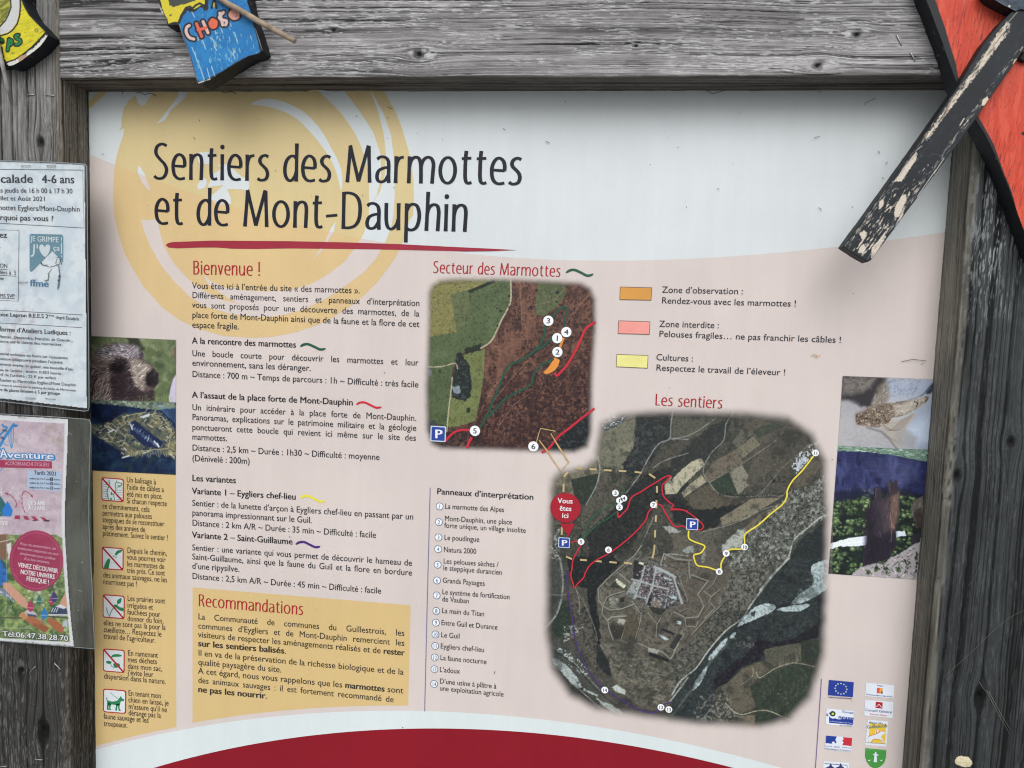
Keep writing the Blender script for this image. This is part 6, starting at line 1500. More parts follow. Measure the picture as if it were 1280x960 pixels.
c.poly(yv([(95, -90), (165, -90), (165, 60), (160, 130), (140, 200), (100, 255), (60, 280), (0, 300), (-100, 320), (-100, 270), (0, 232), (40, 190), (75, 130), (98, 60)]), (190, 192, 194), wob=.6)
c.line(yv([(95, -90), (92, 20), (96, 60), (72, 130), (44, 180), (0, 228), (-60, 260)]), 1.6, (28, 28, 30), .95); c.line(yv([(172, -90), (176, 60), (168, 140), (146, 210), (104, 264), (60, 292), (0, 308), (-80, 320)]), 1.8, (24, 26, 26), .95)
GD = (16, 78, 44)
for st in ([(-60, 330), (-20, 330), (18, 345), (20, 362)], [(78, 335), (72, 390), (66, 432)], [(78, 345), (98, 345), (104, 362), (92, 384), (72, 388)], [(160, 300), (140, 302), (132, 318), (150, 334), (172, 342), (176, 362), (158, 382), (134, 384)]):
    c.line(yv(st), 5.6, (18, 26, 22), 1, sm=4)
for st in ([(-60, 330), (-20, 330), (14, 345)], [(78, 340), (72, 390), (67, 428)], [(80, 346), (98, 347), (102, 362), (92, 380), (76, 386)], [(156, 303), (142, 304), (135, 318), (150, 334), (170, 342), (174, 362), (158, 378), (138, 381)]):
    c.line(yv(st), 3.2, (22, 112, 62), 1, sm=4)
c.disc(yv([(313, 262)])[0], 2.4, (88, 78, 50)); c.disc(yv([(313, 262)])[0], 1.7, (178, 168, 70)); c.disc(yv([(330, 480 - 140)])[0], .8, (70, 60, 40))
c.line(yv([(186, -90), (186, 0), (212, 62), (252, 130), (314, 195), (392, 272)]), 1.1, (26, 26, 28)); c.line(yv([(392, 276), (340, 334), (270, 404), (210, 454), (130, 510), (60, 532)]), 1.1, (26, 26, 28))
c.grain(.10, 11, 1.6)
c.a = (c.sd(bagf, c.X, c.Y) < -0.8) * 1.0
under(c.build('painted_face', mat=M_PAINT, layer=1), bag)

# --- blue chocolate bar cut from board, on the beam
CB = (180, 0, 6.095)
yF = YF - 0.002 - 0.024
barf = CV(CB, [(100, -90), (102, 0), (125, 50), (120, 85), (150, 110), (175, 150), (172, 190), (215, 195), (262, 190), (290, 270), (320, 350), (350, 440), (380, 540), (410, 640), (440, 648), (520, 600), (640, 525), (700, 490), (800, 430), (870, 412), (905, 385), (880, 300), (850, 210), (820, 120), (790, 0), (775, -90)])
choc = thing('chocolate_bar_sign', 'blue and yellow painted wooden chocolate bar lettered CHOKO, on the crossbeam', 'painted sign', p3(265, 50, YF))
under(solid('board', PT(barf, yF), yF, YF - 0.001, M_BLACK, div=.003, wob=.001), choc)
c = Canvas(190, -12, 334, 110, 1.9, y=yF, base=(22, 24, 28))
bv = lambda p: CV(CB, p)
c.poly(bv([(122, -90), (125, 0), (140, 60), (150, 95), (178, 145), (184, 182), (220, 168), (258, 170), (262, 160), (290, 120), (320, 70), (340, 58), (380, 70), (400, 60), (440, 40), (462, 30), (470, -90)]), (202, 188, 48), wob=.7)
c.poly(bv([(175, -90), (190, 0), (195, 40), (230, 52), (290, 38), (350, 20), (400, 0), (410, -90)]), (60, 66, 58), wob=1.2); c.poly(bv([(195, 112), (215, 108), (205, 125), (196, 122)]), (40, 40, 36), wob=.5)
blue = [(270, 180), (300, 120), (330, 80), (360, 95), (385, 90), (400, 80), (425, 55), (445, 60), (462, 85), (480, 70), (485, 20), (485, -90), (780, -90), (785, 20), (810, 80), (835, 190), (870, 320), (885, 400), (860, 408), (790, 428), (690, 480), (600, 540), (500, 592), (425, 625), (405, 600), (370, 470), (330, 350), (295, 250)]
c.poly(bv(blue), (20, 110, 172), wob=.5); c.tex(bv(blue), (36, 126, 186), .08, .45, .65, 13, .8); c.tex(bv(blue), (18, 92, 160), .3, .6, .68, 14, .5)
for k in range(120):
    x_, y_ = rng.gauss(600, 150), rng.gauss(380, 130)
    if c.sd(bv(blue), np.array([180 + x_ / 6.095]), np.array([y_ / 6.095]))[0] > -1.5: continue
    L_ = rng.uniform(6, 34); c.line(bv([(x_, y_), (x_ + L_ * .22, y_ + L_)]), rng.uniform(.5, 1.5), rng.choice([(166, 196, 208), (150, 180, 186), (186, 190, 170), (110, 170, 210)]), rng.uniform(.4, .85))
for q_ in ([(680, 245), (690, 250), (712, 315)], [(440, 290), (470, 375)], [(505, 285), (530, 310), (540, 360), (555, 385)], [(365, 360), (430, 520), (460, 610)], [(480, 520), (505, 610)], [(515, 510), (540, 580)], [(680, 395), (690, 450)], [(500, 450), (505, 480)], [(365, 90), (385, 130)], [(540, 225), (548, 260)], [(580, 200), (600, 250)], [(650, 165), (665, 200)]): c.line(bv(q_), 1.1, (192, 204, 200), .8)
c.line(bv([(320, 60), (350, 50), (370, 65), (395, 40), (425, 25), (450, 40), (472, 75), (485, 60)]), 2.6, (30, 34, 38), .95); c.line(bv([(262, 188), (285, 120), (318, 66)]), 3.0, (30, 34, 38), .95); c.line(bv([(515, 60), (535, 5), (555, 60)]), 3.2, (24, 28, 34), 1); c.line(bv([(522, 45), (552, 42)]), 2.0, (24, 28, 34), 1); c.line(bv([(535, 25), (533, 50)]), 2.2, (196, 178, 76)); c.line(bv([(480, 70), (486, 0), (484, -50)]), 2.2, (30, 34, 38)); c.line(bv([(620, 10), (660, 40), (720, 60)]), 3.5, (30, 34, 38))
LTR = {'C': ([[(345, 195), (326, 210), (322, 245), (345, 285), (380, 298)]], (206, 176, 170)), 'H': ([[(400, 180), (440, 278)], [(450, 165), (488, 250)], [(412, 228), (472, 212)]], (208, 92, 72)), 'O': ([[(520, 150), (503, 178), (520, 208), (545, 200), (548, 165), (522, 150)]], (210, 98, 72)),
       'K': ([[(578, 100), (600, 190)], [(605, 95), (575, 130), (590, 150), (628, 160), (622, 190)]], (200, 176, 172)), 'O2': ([[(672, 82), (655, 112), (680, 140), (715, 132), (712, 98), (680, 82)]], (204, 150, 138))}
for k_, (sts, _) in LTR.items():
    for st in sts: c.line(bv(st), 8.2, (28, 28, 36), 1, sm=4)
for k_, (sts, cl) in LTR.items():
    for i, st in enumerate(sts): c.line(bv(st), 3.8, cl if not (k_ == 'H' and i == 1) else (202, 174, 166), 1, sm=4)
c.disc(bv([(530, 178)])[0], 3.6, (210, 98, 72)); c.disc(bv([(684, 110)])[0], 3.6, (204, 146, 132))
c.line(bv([(850, 215), (880, 310), (905, 385)]), 1.0, (186, 190, 194), .8); c.line(bv([(270, 185), (300, 285), (340, 400), (385, 550), (410, 625)]), 1.0, (150, 158, 166), .7)
for k in range(26):
    t_ = rng.random(); c.disc(bv([(415 + 90 * t_, 632 - 30 * t_)])[0], rng.uniform(.3, .9), (200, 200, 196), al=.8)
for k in range(20):
    t_ = rng.random(); c.disc(bv([(115 + 60 * t_, 40 + 130 * t_)])[0], rng.uniform(.5, 1.4), (176, 180, 176), al=.8)
c.grain(.10, 12, 1.6); c.a = (c.sd(barf, c.X, c.Y) < -0.6) * 1.0
under(c.build('painted_face', mat=M_PAINT, layer=1), choc)

# --- twigs
tw = thing('twig', 'bare brown twig lying slantwise across the blue chocolate bar cut-out', 'twig', p3(320, 25, YF - .03))
pts = [p3(262, -10, YF - .032), p3(282, 3, YF - .032), p3(300, 13, YF - .033), p3(322, 26, YF - .034), p3(346, 39, YF - .034), p3(369, 51.5, YF - .033)]
under(tube('shaft', pts, [.0034, .0034, .0036, .0036, .0033, .0031], M_STICK, 12, .06), tw)
tw2 = thing('twig', 'thin greyed twig hanging down from the yellow crisps packet cut-out', 'twig', p3(8, 95, YF - .02))
pts = [p3(-8, 30, YF - .026), p3(-3, 55, YF - .026), p3(3, 80, YF - .024), p3(8, 102, YF - .018), p3(14.5, 127, YF - .006)]
under(tube('shaft', pts, [.0028, .0028, .0027, .0025, .0022], M_STICK2, 10, .1), tw2)

# --- red triangular board with black rim and black slats, top right
CO = (1130, 0, 6.0); C3 = (980, 0, 2.4)
yF = YF - 0.026
ov = lambda p: CV(CO, p)
redf = ov([(100, -140), (160, -10), (200, 90), (240, 200), (290, 330), (330, 450), (370, 560), (400, 640)]) + CV(C3, [(560, 340), (600, 400), (635, 470), (670, 555), (700, 640), (735, 735), (800, 880), (1000, 900), (1000, -60)])
rs = thing('red_arrow_sign', 'orange-red painted board with a thick black rim at top right', 'painted sign', p3(1240, 120, YF))
under(solid('board', PT(redf, yF), yF, YF + .001, M_BLACK, div=.004, wob=.0008), rs)
c = Canvas(1150, -12, 1330, 400, 1.5, y=yF, base=(24, 28, 34))
RO = (196, 66, 44)
o1 = ov([(205, -80), (235, 0), (270, 100), (310, 215), (350, 350), (385, 460), (408, 585), (440, 590), (900, 0), (900, -80)])
o2 = CV(C3, [(580, 345), (600, 380), (628, 430), (655, 505), (685, 580), (702, 650), (722, 720), (780, 860), (1000, 860), (1000, 100), (720, 150)])
for o_, s_ in ((o1, 3), (o2, 5)):
    c.poly(o_, RO, wob=.5); c.tex(o_, (206, 86, 64), .06, .45, .6, s_, .8, ax=3, ay=.5); c.tex(o_, (120, 34, 30), .45, .63, .68, s_ + 1, .75, ax=1.6, ay=.14, rot=.22); c.tex(o_, (178, 54, 40), .3, .55, .65, s_ + 2, .5, ax=1.4, ay=.1, rot=.22)
c.disc((1279, 167), 2.2, (24, 24, 28)); c.line(CV(C3, [(530, 250), (548, 232), (560, 245)]), 1.5, (24, 28, 34))
c.line(ov([(655, 275), (700, 230), (740, 190)]), 3.0, (120, 112, 106), .7)
c.grain(.07, 13, 1.5); c.a = (c.sd(redf, c.X, c.Y) < -0.8) * 1.0
under(c.build('painted_face', mat=M_PAINT, layer=1), rs)
# dark board above it
y2 = yF - 0.018
dk = thing('dark_cutout_sign', 'blue-black painted cut-out board in the extreme top right corner over the red sign', 'painted sign', p3(1262, 0, yF))
dkf = CV(CO, [(600, -90), (640, -30), (690, 5), (760, 45), (838, 82), (870, 70), (1100, 90), (1100, -90)])
under(solid('board', PT(dkf, y2), y2, yF + .001, M_BLACK, div=.004, wob=.0008), dk)
c = Canvas(1225, -16, 1320, 20, 1.5, y=y2, base=(58, 72, 86)); c.tex(None, (36, 46, 58), .3, .45, .6, 3, .8); c.line(CV(CO, [(600, -90), (640, -30), (690, 5), (760, 45), (838, 82)]), 1.4, (130, 138, 144), .8); c.disc(CV(CO, [(790, 47)])[0], 1.4, (206, 204, 196))
c.a = (c.sd(dkf, c.X, c.Y) < -0.6) * 1.0
under(c.build('painted_face', mat=M_PAINT, layer=1), dk)
# small second black arm glimpsed under the slat
arm = CV(CO, [(868, 440), (905, 380), (1100, 330), (1100, 460), (900, 458)])
a2 = thing('black_slat', 'short end of a black slat showing behind the long black slat at the right edge', 'painted slat', p3(1282, 70, yF))
under(solid('board', PT(arm, yF - .006), yF - .006, yF + .0005, M_BLACK, div=.004), a2)
# long slat
ys = yF - 0.016
sl = thing('black_slat', 'long black slat with flaking paint pointing down over the printed header from the red sign', 'painted slat', p3(1200, 150, yF))
slf = CV(C3, [(178, 740), (190, 722), (240, 655), (395, 440), (520, 262), (600, 130), (652, 66), (700, 20), (800, -110), (880, -60), (720, 148), (590, 335), (515, 440), (380, 620), (262, 780), (252, 786), (215, 765)])
def seg_(a, b_, t): return (a[0] + (b_[0] - a[0]) * t, a[1] + (b_[1] - a[1]) * t)
under(solid('board', PT(slf, ys), ys, yF + .004, M_BLACK, bev=.0006, div=.004, wob=.0004), sl)
c = Canvas(1048, -14, 1340, 332, 1.5, y=ys, base=(24, 31, 38))
c.tex(None, (18, 24, 31), .05, .4, .6, 3, .8, rot=-.95, ax=.3); c.tex(None, (42, 50, 58), .25, .6, .7, 4, .5, rot=-.95, ax=.3)
cv3 = lambda p: CV(C3, p)
WD = (200, 191, 177)
chip = cv3([(418, 405), (440, 392), (470, 345), (520, 275), (560, 222), (600, 165), (640, 100), (668, 66), (680, 72), (672, 100), (640, 140), (600, 196), (560, 246), (520, 300), (470, 365), (440, 408), (428, 420)])
c.poly(chip, WD, wob=2.0, ws=.7); c.tex(chip, (128, 112, 96), .5, .52, .62, 5, .85, rot=-.95, ax=.25); c.tex(chip, (40, 46, 52), .35, .60, .64, 6, .9, rot=-.95, ax=.3)
c.line(cv3([(396, 460), (360, 505), (340, 540)]), 2.6, WD, .9); c.poly(cv3([(352, 545), (330, 545), (355, 510), (392, 470), (400, 462), (396, 480), (372, 515)]), WD, wob=1.0, ws=.9)
c.poly(cv3([(330, 640), (335, 615), (355, 585), (366, 583), (368, 600), (358, 620), (345, 650), (333, 652)]), WD, wob=.8, ws=.9)
low = cv3([(185, 742), (205, 715), (260, 640), (300, 590), (340, 560), (420, 540), (400, 590), (350, 660), (262, 782), (240, 772)])
c.tex(low, WD, .42, .61, .66, 7, .95, rot=-.95, ax=.30, ay=1.1, soft=2)
c.poly(cv3([(225, 745), (238, 730), (246, 745), (238, 760), (222, 758)]), WD, wob=.8, ws=.9); c.poly(cv3([(262, 745), (280, 725), (300, 700), (305, 712), (285, 745), (268, 770), (262, 778)]), WD, wob=1.2, ws=.9); c.poly(cv3([(225, 700), (240, 690), (250, 700), (235, 720)]), WD, wob=1, ws=.9); c.poly(cv3([(285, 605), (300, 595), (298, 618), (284, 630)]), WD, wob=.8, ws=.9)
c.poly(cv3([(592, 318), (596, 298), (610, 288), (614, 298), (602, 316)]), (204, 194, 176), wob=.5); c.line(cv3([(615, 300), (660, 240), (690, 195)]), 1.1, (186, 174, 156), .9); c.poly(cv3([(686, 192), (692, 178), (702, 176), (698, 190), (690, 196)]), (200, 190, 172), wob=.4)
for p_ in ([(528, 375), (540, 356)], [(550, 365), (552, 360)], [(432, 494), (432, 497)], [(480, 475), (450, 520)], [(455, 510), (400, 590)], [(585, 205), (586, 207)]): c.line(cv3(p_), 1.6 if p_[0][0] > 480 else 1.0, (206, 200, 190), .9)
c.line(cv3([(440, 460), (490, 470)]), .6, (70, 78, 84), .8); c.line(cv3([(408, 470), (450, 465)]), .5, (74, 82, 88), .6)
c.line(cv3([(700, 36), (668, 72)]), 1.2, (160, 158, 150), .8)
for k in range(420):
    t_ = rng.random() ** .7; sd_ = rng.choice([0, 0, 1, 1, 2]); ox = {0: rng.gauss(.08, .05), 1: rng.gauss(.93, .04), 2: rng.random()}[sd_]
    if sd_ == 2 and t_ < .55: continue
    ax_, ay_ = 668 + (190 - 668) * t_, 66 + (725 - 66) * t_; bx_, by_ = 735 + (258 - 735) * t_, 118 + (775 - 118) * t_
    x_, y_ = ax_ + (bx_ - ax_) * ox, ay_ + (by_ - ay_) * ox; L_ = rng.uniform(3, 16)
    c.line(cv3([(x_, y_), (x_ - L_ * .58, y_ + L_ * .8)]), rng.uniform(.4, 1.1), rng.choice([(196, 190, 180), (150, 146, 140), (110, 112, 114), (176, 164, 146)]), rng.uniform(.4, .9))
c.grain(.12, 14, 1.5); c.a = (c.sd(slf, c.X, c.Y) < -1.0) * 1.0
under(c.build('painted_face', mat=M_PAINT, layer=1), sl)
# side of the slat catches chips too: thin pale splinters
# ------------------------------------------------------------------ laminated climbing notice
def film_mat(name, milky, col=(150, 160, 156), rough=.16, gl=0.10, bump=.25, sc=26):
    m = bpy.data.materials.new(name); m.use_nodes = True; t = m.node_tree
    for n_ in list(t.nodes): t.nodes.remove(n_)
    out = t.nodes.new('ShaderNodeOutputMaterial'); tr = t.nodes.new('ShaderNodeBsdfTransparent'); df = t.nodes.new('ShaderNodeBsdfDiffuse'); gs = t.nodes.new('ShaderNodeBsdfGlossy')
    tr.inputs[0].default_value = (.99, .99, .99, 1); df.inputs[0].default_value = rgba(col); gs.inputs['Roughness'].default_value = rough
    m1 = t.nodes.new('ShaderNodeMixShader'); m2 = t.nodes.new('ShaderNodeMixShader')
    tc = t.nodes.new('ShaderNodeTexCoord'); mp = t.nodes.new('ShaderNodeMapping'); mp.inputs['Scale'].default_value = (1, 1, .55); ns = t.nodes.new('ShaderNodeTexNoise'); ns.inputs['Scale'].default_value = sc; ns.inputs['Detail'].default_value = 4
    t.links.new(tc.outputs['Object'], mp.inputs[0]); t.links.new(mp.outputs[0], ns.inputs['Vector'])
    rp = t.nodes.new('ShaderNodeValToRGB'); rp.color_ramp.elements[0].position = .38; rp.color_ramp.elements[1].position = .72
    rp.color_ramp.elements[0].color = (milky * .6,) * 3 + (1,); rp.color_ramp.elements[1].color = (min(milky * 1.7, 1),) * 3 + (1,)
    t.links.new(ns.outputs[0], rp.inputs[0]); t.links.new(rp.outputs[0], m1.inputs[0]); t.links.new(tr.outputs[0], m1.inputs[1]); t.links.new(df.outputs[0], m1.inputs[2])
    fr = t.nodes.new('ShaderNodeFresnel'); fr.inputs[0].default_value = 1.45; bp = t.nodes.new('ShaderNodeBump'); bp.inputs['Strength'].default_value = bump; bp.inputs['Distance'].default_value = .002
    t.links.new(ns.outputs[0], bp.inputs['Height']); t.links.new(bp.outputs[0], gs.inputs['Normal'])
    mu = t.nodes.new('ShaderNodeMath'); mu.operation = 'MULTIPLY_ADD'; mu.inputs[1].default_value = 0.5; mu.inputs[2].default_value = gl * .3
    t.links.new(fr.outputs[0], mu.inputs[0]); t.links.new(mu.outputs[0], m2.inputs[0]); t.links.new(m1.outputs[0], m2.inputs[1]); t.links.new(gs.outputs[0], m2.inputs[2]); t.links.new(m2.outputs[0], out.inputs[0])
    return m
M_FILM = film_mat('laminating_film', .01, (220, 228, 230), .12, gl=.05, bump=.6, sc=13)
M_SLEEVE = film_mat('plastic_sleeve_front', .04, (170, 176, 170), .22, gl=.05, bump=.3)
M_SLEEVEB = film_mat('plastic_sleeve_back', .30, (118, 124, 116), .3, gl=.05, bump=.3)
def wavy(pts, y, amp, seed, n=60, m=80, curl=None):
    """film or sheet with slight waves inside a quadrilateral outline given in px (tl, tr, br, bl)"""
    q = PT(pts, y); u, v = np.meshgrid(np.linspace(0, 1, n), np.linspace(0, 1, m))
    X = (q[0, 0] * (1 - u) + q[1, 0] * u) * (1 - v) + (q[3, 0] * (1 - u) + q[2, 0] * u) * v
    Z = (q[0, 1] * (1 - u) + q[1, 1] * u) * (1 - v) + (q[3, 1] * (1 - u) + q[2, 1] * u) * v
    Y = y - amp * fbm(X * 14, Z * 9, seed, 3)
    if curl is not None: Y = Y - curl(u, v)
    return X, Y, Z
def grid_obj(name, X, Y, Z, mat, th=0.0):
    ny, nx = X.shape; co = np.stack([X, Y, Z], -1).reshape(-1, 3); idx = np.arange(nx * ny).reshape(ny, nx)
    q = np.stack([idx[1:, :-1], idx[1:, 1:], idx[:-1, 1:], idx[:-1, :-1]], -1).reshape(-1, 4)
    me = mesh_np(name, co, q); me.materials.append(mat); me.polygons.foreach_set('use_smooth', np.ones(len(q), bool))
    o = finish(me, name)
    if th:
        md = o.modifiers.new('thickness', 'SOLIDIFY'); md.thickness = th; md.offset = -1
    return o
YN = YF - 0.0035
nt = thing('laminated_notice', 'white laminated climbing lesson notice stapled to the left post, above the pink flyer', 'notice', p3(50, 360, YF))
c = Canvas(-40, 200, 112, 515, 1.25, y=YN, base=(216, 226, 232))
c.tex(None, (198, 212, 222), .05, .45, .65, 3, .8); c.tex(None, (184, 198, 210), .09, .58, .70, 5, .5)
c.tex([(10, 390), (45, 380), (40, 500), (8, 470)], (182, 176, 184), .12, .45, .6, 7, .6, soft=6)
npoly = [(-60, 200), (104.8, 206.5), (105.8, 300), (107, 400), (107.8, 509.5), (-60, 490)]
c.a = (c.sd(npoly, c.X, c.Y) < 0.3) * 1.0
c.line([(0, 240), (20, 233), (100, 238)], 1, (200, 212, 220), .6, soft=1)
relf = -0.0006 * fbm(c.X * .05, c.Y * .03, 21, 3)
NREL = 0.0009
under(c.build('paper', mat=canvas_mat('notice_paper', .5, .3, grain=.03), layer=0, rel=relf * 0), nt)
sh = Sheet(YN, 3); NI = ink((40, 44, 54)); NG = ink((88, 96, 108))
for p_ in ([(-20, 211.5), (103.5, 212.6), (105.4, 285), (-20, 278)], ):
    sh.pline(p_, .7, NG, .3, closed=True)
sh.pline([(-20, 286.5), (24, 288), (23, 376.5), (-20, 374)], .6, NG, .3)
sh.pline([(-20, 386.5), (103, 393.6), (102.6, 409.5), (-20, 402.5)], .6, NG, .3)
on_ = lambda o: under(o, nt)
on_(sh.build('ruled_boxes'))
A5 = (0, 190, 2.909); A8 = (0, 280, 8.0); A6 = (0, 380, 6.857)
def nblock(cr, lines, cap, name='notice_text', mat=NI, face=FACE):
    sh = Sheet(YN, 4)
    for ln in lines:
        a_, b_ = CV(cr, [ln[1], ln[2]]); place_text(sh, ln[0], a_, b_, ln[3] if len(ln) > 3 else cap, mat, ln[4] if len(ln) > 4 else face)
    return on_(sh.build(name))
nblock(A5, [('Escalade', (-38, 112), (120, 112), 9.2, BOLD), ('4-6 ans', (154, 113), (271, 114), 9.2, BOLD)], 9, 'notice_heading')
nblock(A5, [('Les jeudis de 16 h 00 à 17 h 30', (-18, 147), (264, 151), 5.4), ('Juillet et Août 2021', (-20, 175), (167, 179), 5.0), ('Marmottes Eygliers/Mont-Dauphin', (-48, 210), (291, 217), 5.8), ('Pourquoi pas vous ?', (-45, 246), (195, 252), 6.2, BOLD)], 5.5)
nblock(A8, [('ez', (0, 138), (70, 138), 6.6, BOLD), ('-', (-2, 246), (10, 246), 3), ('ON', (0, 434), (76, 440), 4.6), ('lées à  5', (0, 500), (166, 508), 4.6), ('ne :', (0, 560), (66, 564), 4.2), ('MS SVP', (0, 732), (148, 738), 4.0)], 4.4, mat=NI)
for p_ in ([(0, 450), (76, 456)], [(0, 514), (168, 522)], [(0, 740), (150, 746)]):
    sh = Sheet(YN, 4); sh.pline(CV(A8, p_), .5, NI, .3); on_(sh.build('underline'))
nblock(A6, [('oise Lepron B.E.E.S 2', (-4, 104), (415, 122), 4.4, BOLD), ('ème', (418, 104), (466, 108), 2.4), ('degré Escalade', (480, 126), (680, 142), 3.8)], 4)
nblock(A6, [('forme d’Ateliers Ludiques :', (-2, 234), (608, 268), 5.4, BOLD), ('Monter, Descendre, Franchir, se Grandir...', (-10, 290), (628, 326), 3.4), ('gramme sur le thème des marmottes.', (-45, 328), (535, 360), 3.3)], 4)
nblock(A6, [('Le matériel technique est fourni par l’association', (-70, 432), (582, 474), 3.2), ('casque obligatoire pendant l’activité', (-6, 478), (538, 514), 3.2), ('vêtements amples, un goûter, une bouteille d’eau', (-40, 522), (630, 570), 3.2), ('Durée de l’activité : environ 1h30/2 heures', (-50, 572), (524, 606), 3.2),
            ('Tarif de l’activité : 25 € par enfant', (-40, 614), (482, 646), 3.2), ('Rocher au Marmottes Eygliers/Mont Dauphin', (-4, 664), (650, 706), 3.6), ('rdv avant la séance sur le parking du stade de Marmottes', (-30, 700), (650, 750), 2.5), ('Nombre de places limitées à 5 par groupe', (-100, 738), (514, 780), 3.6, BOLD)], 3.2)
# climbing federation emblem
sh = Sheet(YN, 4); EB = ink((104, 144, 162)); EW = ink((208, 220, 226))
e8 = lambda p: CV(A8, p)
sh.ppoly(rrect(e8([(298, 96), (634, 106), (634, 300), (630, 400)]), .1)[:0] + e8([(312, 98), (620, 106), (634, 122), (632, 385), (600, 350), (525, 268), (318, 478), (300, 470), (298, 440), (298, 112)]), EB)
place_text(sh, 'JE GRIMPE !', e8([(312, 172)])[0], e8([(624, 186)])[0], 6.0, EW, BOLD, dl=1.0)
sh.pline(e8([(345, 204), (342, 280), (335, 312), (312, 322)]), 1.9, EW, 1.2, sm=3); sh.pline(e8([(372, 204), (378, 226), (372, 244)]), 1.5, EW, 1.2)
sh.ppoly(e8([(450, 232), (468, 208), (492, 208), (506, 232), (500, 270), (478, 310), (455, 332), (420, 300), (400, 262), (396, 228), (412, 206), (436, 210)]), EW, 1.4, sm=2)
place_text(sh, 'ça', e8([(536, 262)])[0], e8([(598, 268)])[0], 6.0, EW, BOLD, dl=1.0); sh.pline(e8([(618, 196), (618, 300)]), 1.4, EW, 1.2); sh.pline(e8([(618, 315), (618, 330)]), 1.4, EW, 1.2)
place_text(sh, 'ffme', e8([(306, 622)])[0], e8([(488, 630)])[0], 7.6, ink((84, 130, 164)), HEAVY, dl=1)
GR_ = ink((112, 124, 132))
for p_, w_ in (([(415, 385), (430, 412), (480, 412)], 1.0), ([(430, 410), (500, 430), (545, 420), (590, 400)], .6), ([(410, 385), (425, 410)], 1.6), ([(570, 340), (590, 330), (605, 350), (600, 400), (575, 420), (560, 395), (570, 350)], .7), ([(600, 350), (622, 405)], 1.4), ([(590, 420), (600, 500), (585, 600), (580, 655)], 1.2), ([(605, 510), (590, 640)], 1.2), ([(480, 490), (495, 520), (480, 560)], .7), ([(450, 566), (470, 568), (490, 556)], 1.4), ([(520, 450), (490, 490), (485, 550)], .6), ([(585, 520), (605, 530)], 1.5), ([(578, 560), (600, 570)], 1.5)):
    sh.pline(e8(p_), w_, GR_, 2)
on_(sh.build('climbing_emblem'))
def rquad(q, rad):
    return PT(rrect(q, rad), YN)
X, Y, Z = wavy([(-70, 197.5), (108.5, 205), (111.6, 514), (-70, 494)], YN - .0014, .0006, 3)
on_(tag(grid_obj('laminating_film', X, Y, Z, M_FILM)))
g = N('film_rim'); g.b.inputs['Base Color'].default_value = rgba((132, 142, 146)); g.rough(.3).spec(.6); M_RIM = g.m
rim = [p3(x_, y_, YN - .001) for x_, y_ in [(-60, 199), (60, 202.7), (100, 204.6), (107, 205.6), (108.6, 209), (109.2, 260), (109.8, 360), (111, 440), (111.4, 508), (110.5, 513), (106, 514), (60, 508.5), (0, 501.5), (-60, 494)]]
on_(tube('film_rim', rim, .0007, M_RIM, 6))

# ------------------------------------------------------------------ pink flyer in its sleeve
YL = YF - 0.0035
fl = thing('adventure_park_flyer', 'pink and green tree-climbing flyer in a clear sleeve, below the white notice', 'flyer', p3(50, 660, YF))
F1 = (0, 515, 6.617); F2 = (0, 650, 6.0)
f1 = lambda p: CV(F1, p)
f2 = lambda p: CV(F2, p)
fpoly = [(-60, 517), (0, 519.5), (84.3, 524.6), (83.6, 560), (81.8, 600), (80.2, 640), (80.6, 670), (82.4, 700), (85, 740), (88, 775), (91.5, 807), (0, 800), (-60, 794)]
ipoly = [(-60, 524), (0, 525), (80.6, 529.5), (80, 560), (78.4, 600), (76.8, 640), (77.2, 670), (79.2, 700), (81.6, 740), (84.6, 775), (87.5, 801.5), (0, 794.5), (-60, 788)]
c = Canvas(-40, 515, 93, 809, 1.6, y=YL, base=(222, 226, 230))
c.poly(ipoly, (196, 180, 194)); c.tex(ipoly, (214, 204, 212), .06, .38, .68, 3, .8); c.tex(ipoly, (172, 154, 168), .12, .48, .75, 5, .6); c.tex(ipoly, (150, 134, 146), .5, .62, .72, 6, .35)
c.tex([(55, 530), (78, 532), (76, 560), (55, 550)], (172, 158, 150), .12, .4, .6, 7, .7, soft=4)
photo = f2([(-200, 112), (0, 112), (420, 112), (466, 140), (470, 300), (490, 560), (512, 780), (522, 915), (0, 884), (-200, 870)])
c.poly(photo, (108, 136, 78)); c.tex(photo, (164, 184, 112), .06, .36, .66, 9, .9); c.tex(photo, (54, 88, 48), .09, .42, .7, 11, .9); c.tex(photo, (206, 212, 196), .08, .56, .76, 13, .85); c.tex(photo, (36, 62, 38), .3, .52, .72, 14, .6); c.tex(photo, (190, 206, 120), .35, .56, .74, 18, .5)
c.poly(f2([(-60, 110), (60, 110), (70, 220), (40, 300), (-60, 320)]), (130, 100, 78), wob=2, soft=1.5); c.poly(f2([(50, 180), (85, 160), (90, 290), (60, 300)]), (220, 222, 222), wob=1.5, soft=1); c.line(f2([(0, 165), (110, 140)]), 1.4, (196, 190, 180), .9)
c.poly(f2([(-80, 290), (0, 290), (30, 340), (55, 400), (60, 440), (20, 490), (-80, 520)]), (36, 112, 190), wob=1, soft=.8); c.tex(f2([(-80, 290), (30, 340), (60, 440), (-80, 520)]), (20, 76, 140), .3, .5, .6, 15, .7); c.poly(f2([(0, 290), (40, 320), (50, 370), (30, 360)]), (34, 88, 104), wob=1)
c.poly(f2([(20, 470), (70, 470), (130, 530), (190, 590), (220, 640), (200, 670), (150, 640), (90, 580), (30, 520)]), (208, 160, 138), wob=.6, soft=.8); c.poly(f2([(-50, 500), (20, 510), (90, 580), (110, 620), (60, 590), (0, 560), (-50, 540)]), (118, 132, 156), wob=1.5); c.tex(f2([(-50, 500), (90, 580), (110, 620), (0, 560)]), (220, 224, 230), .6, .5, .56, 16, .9)
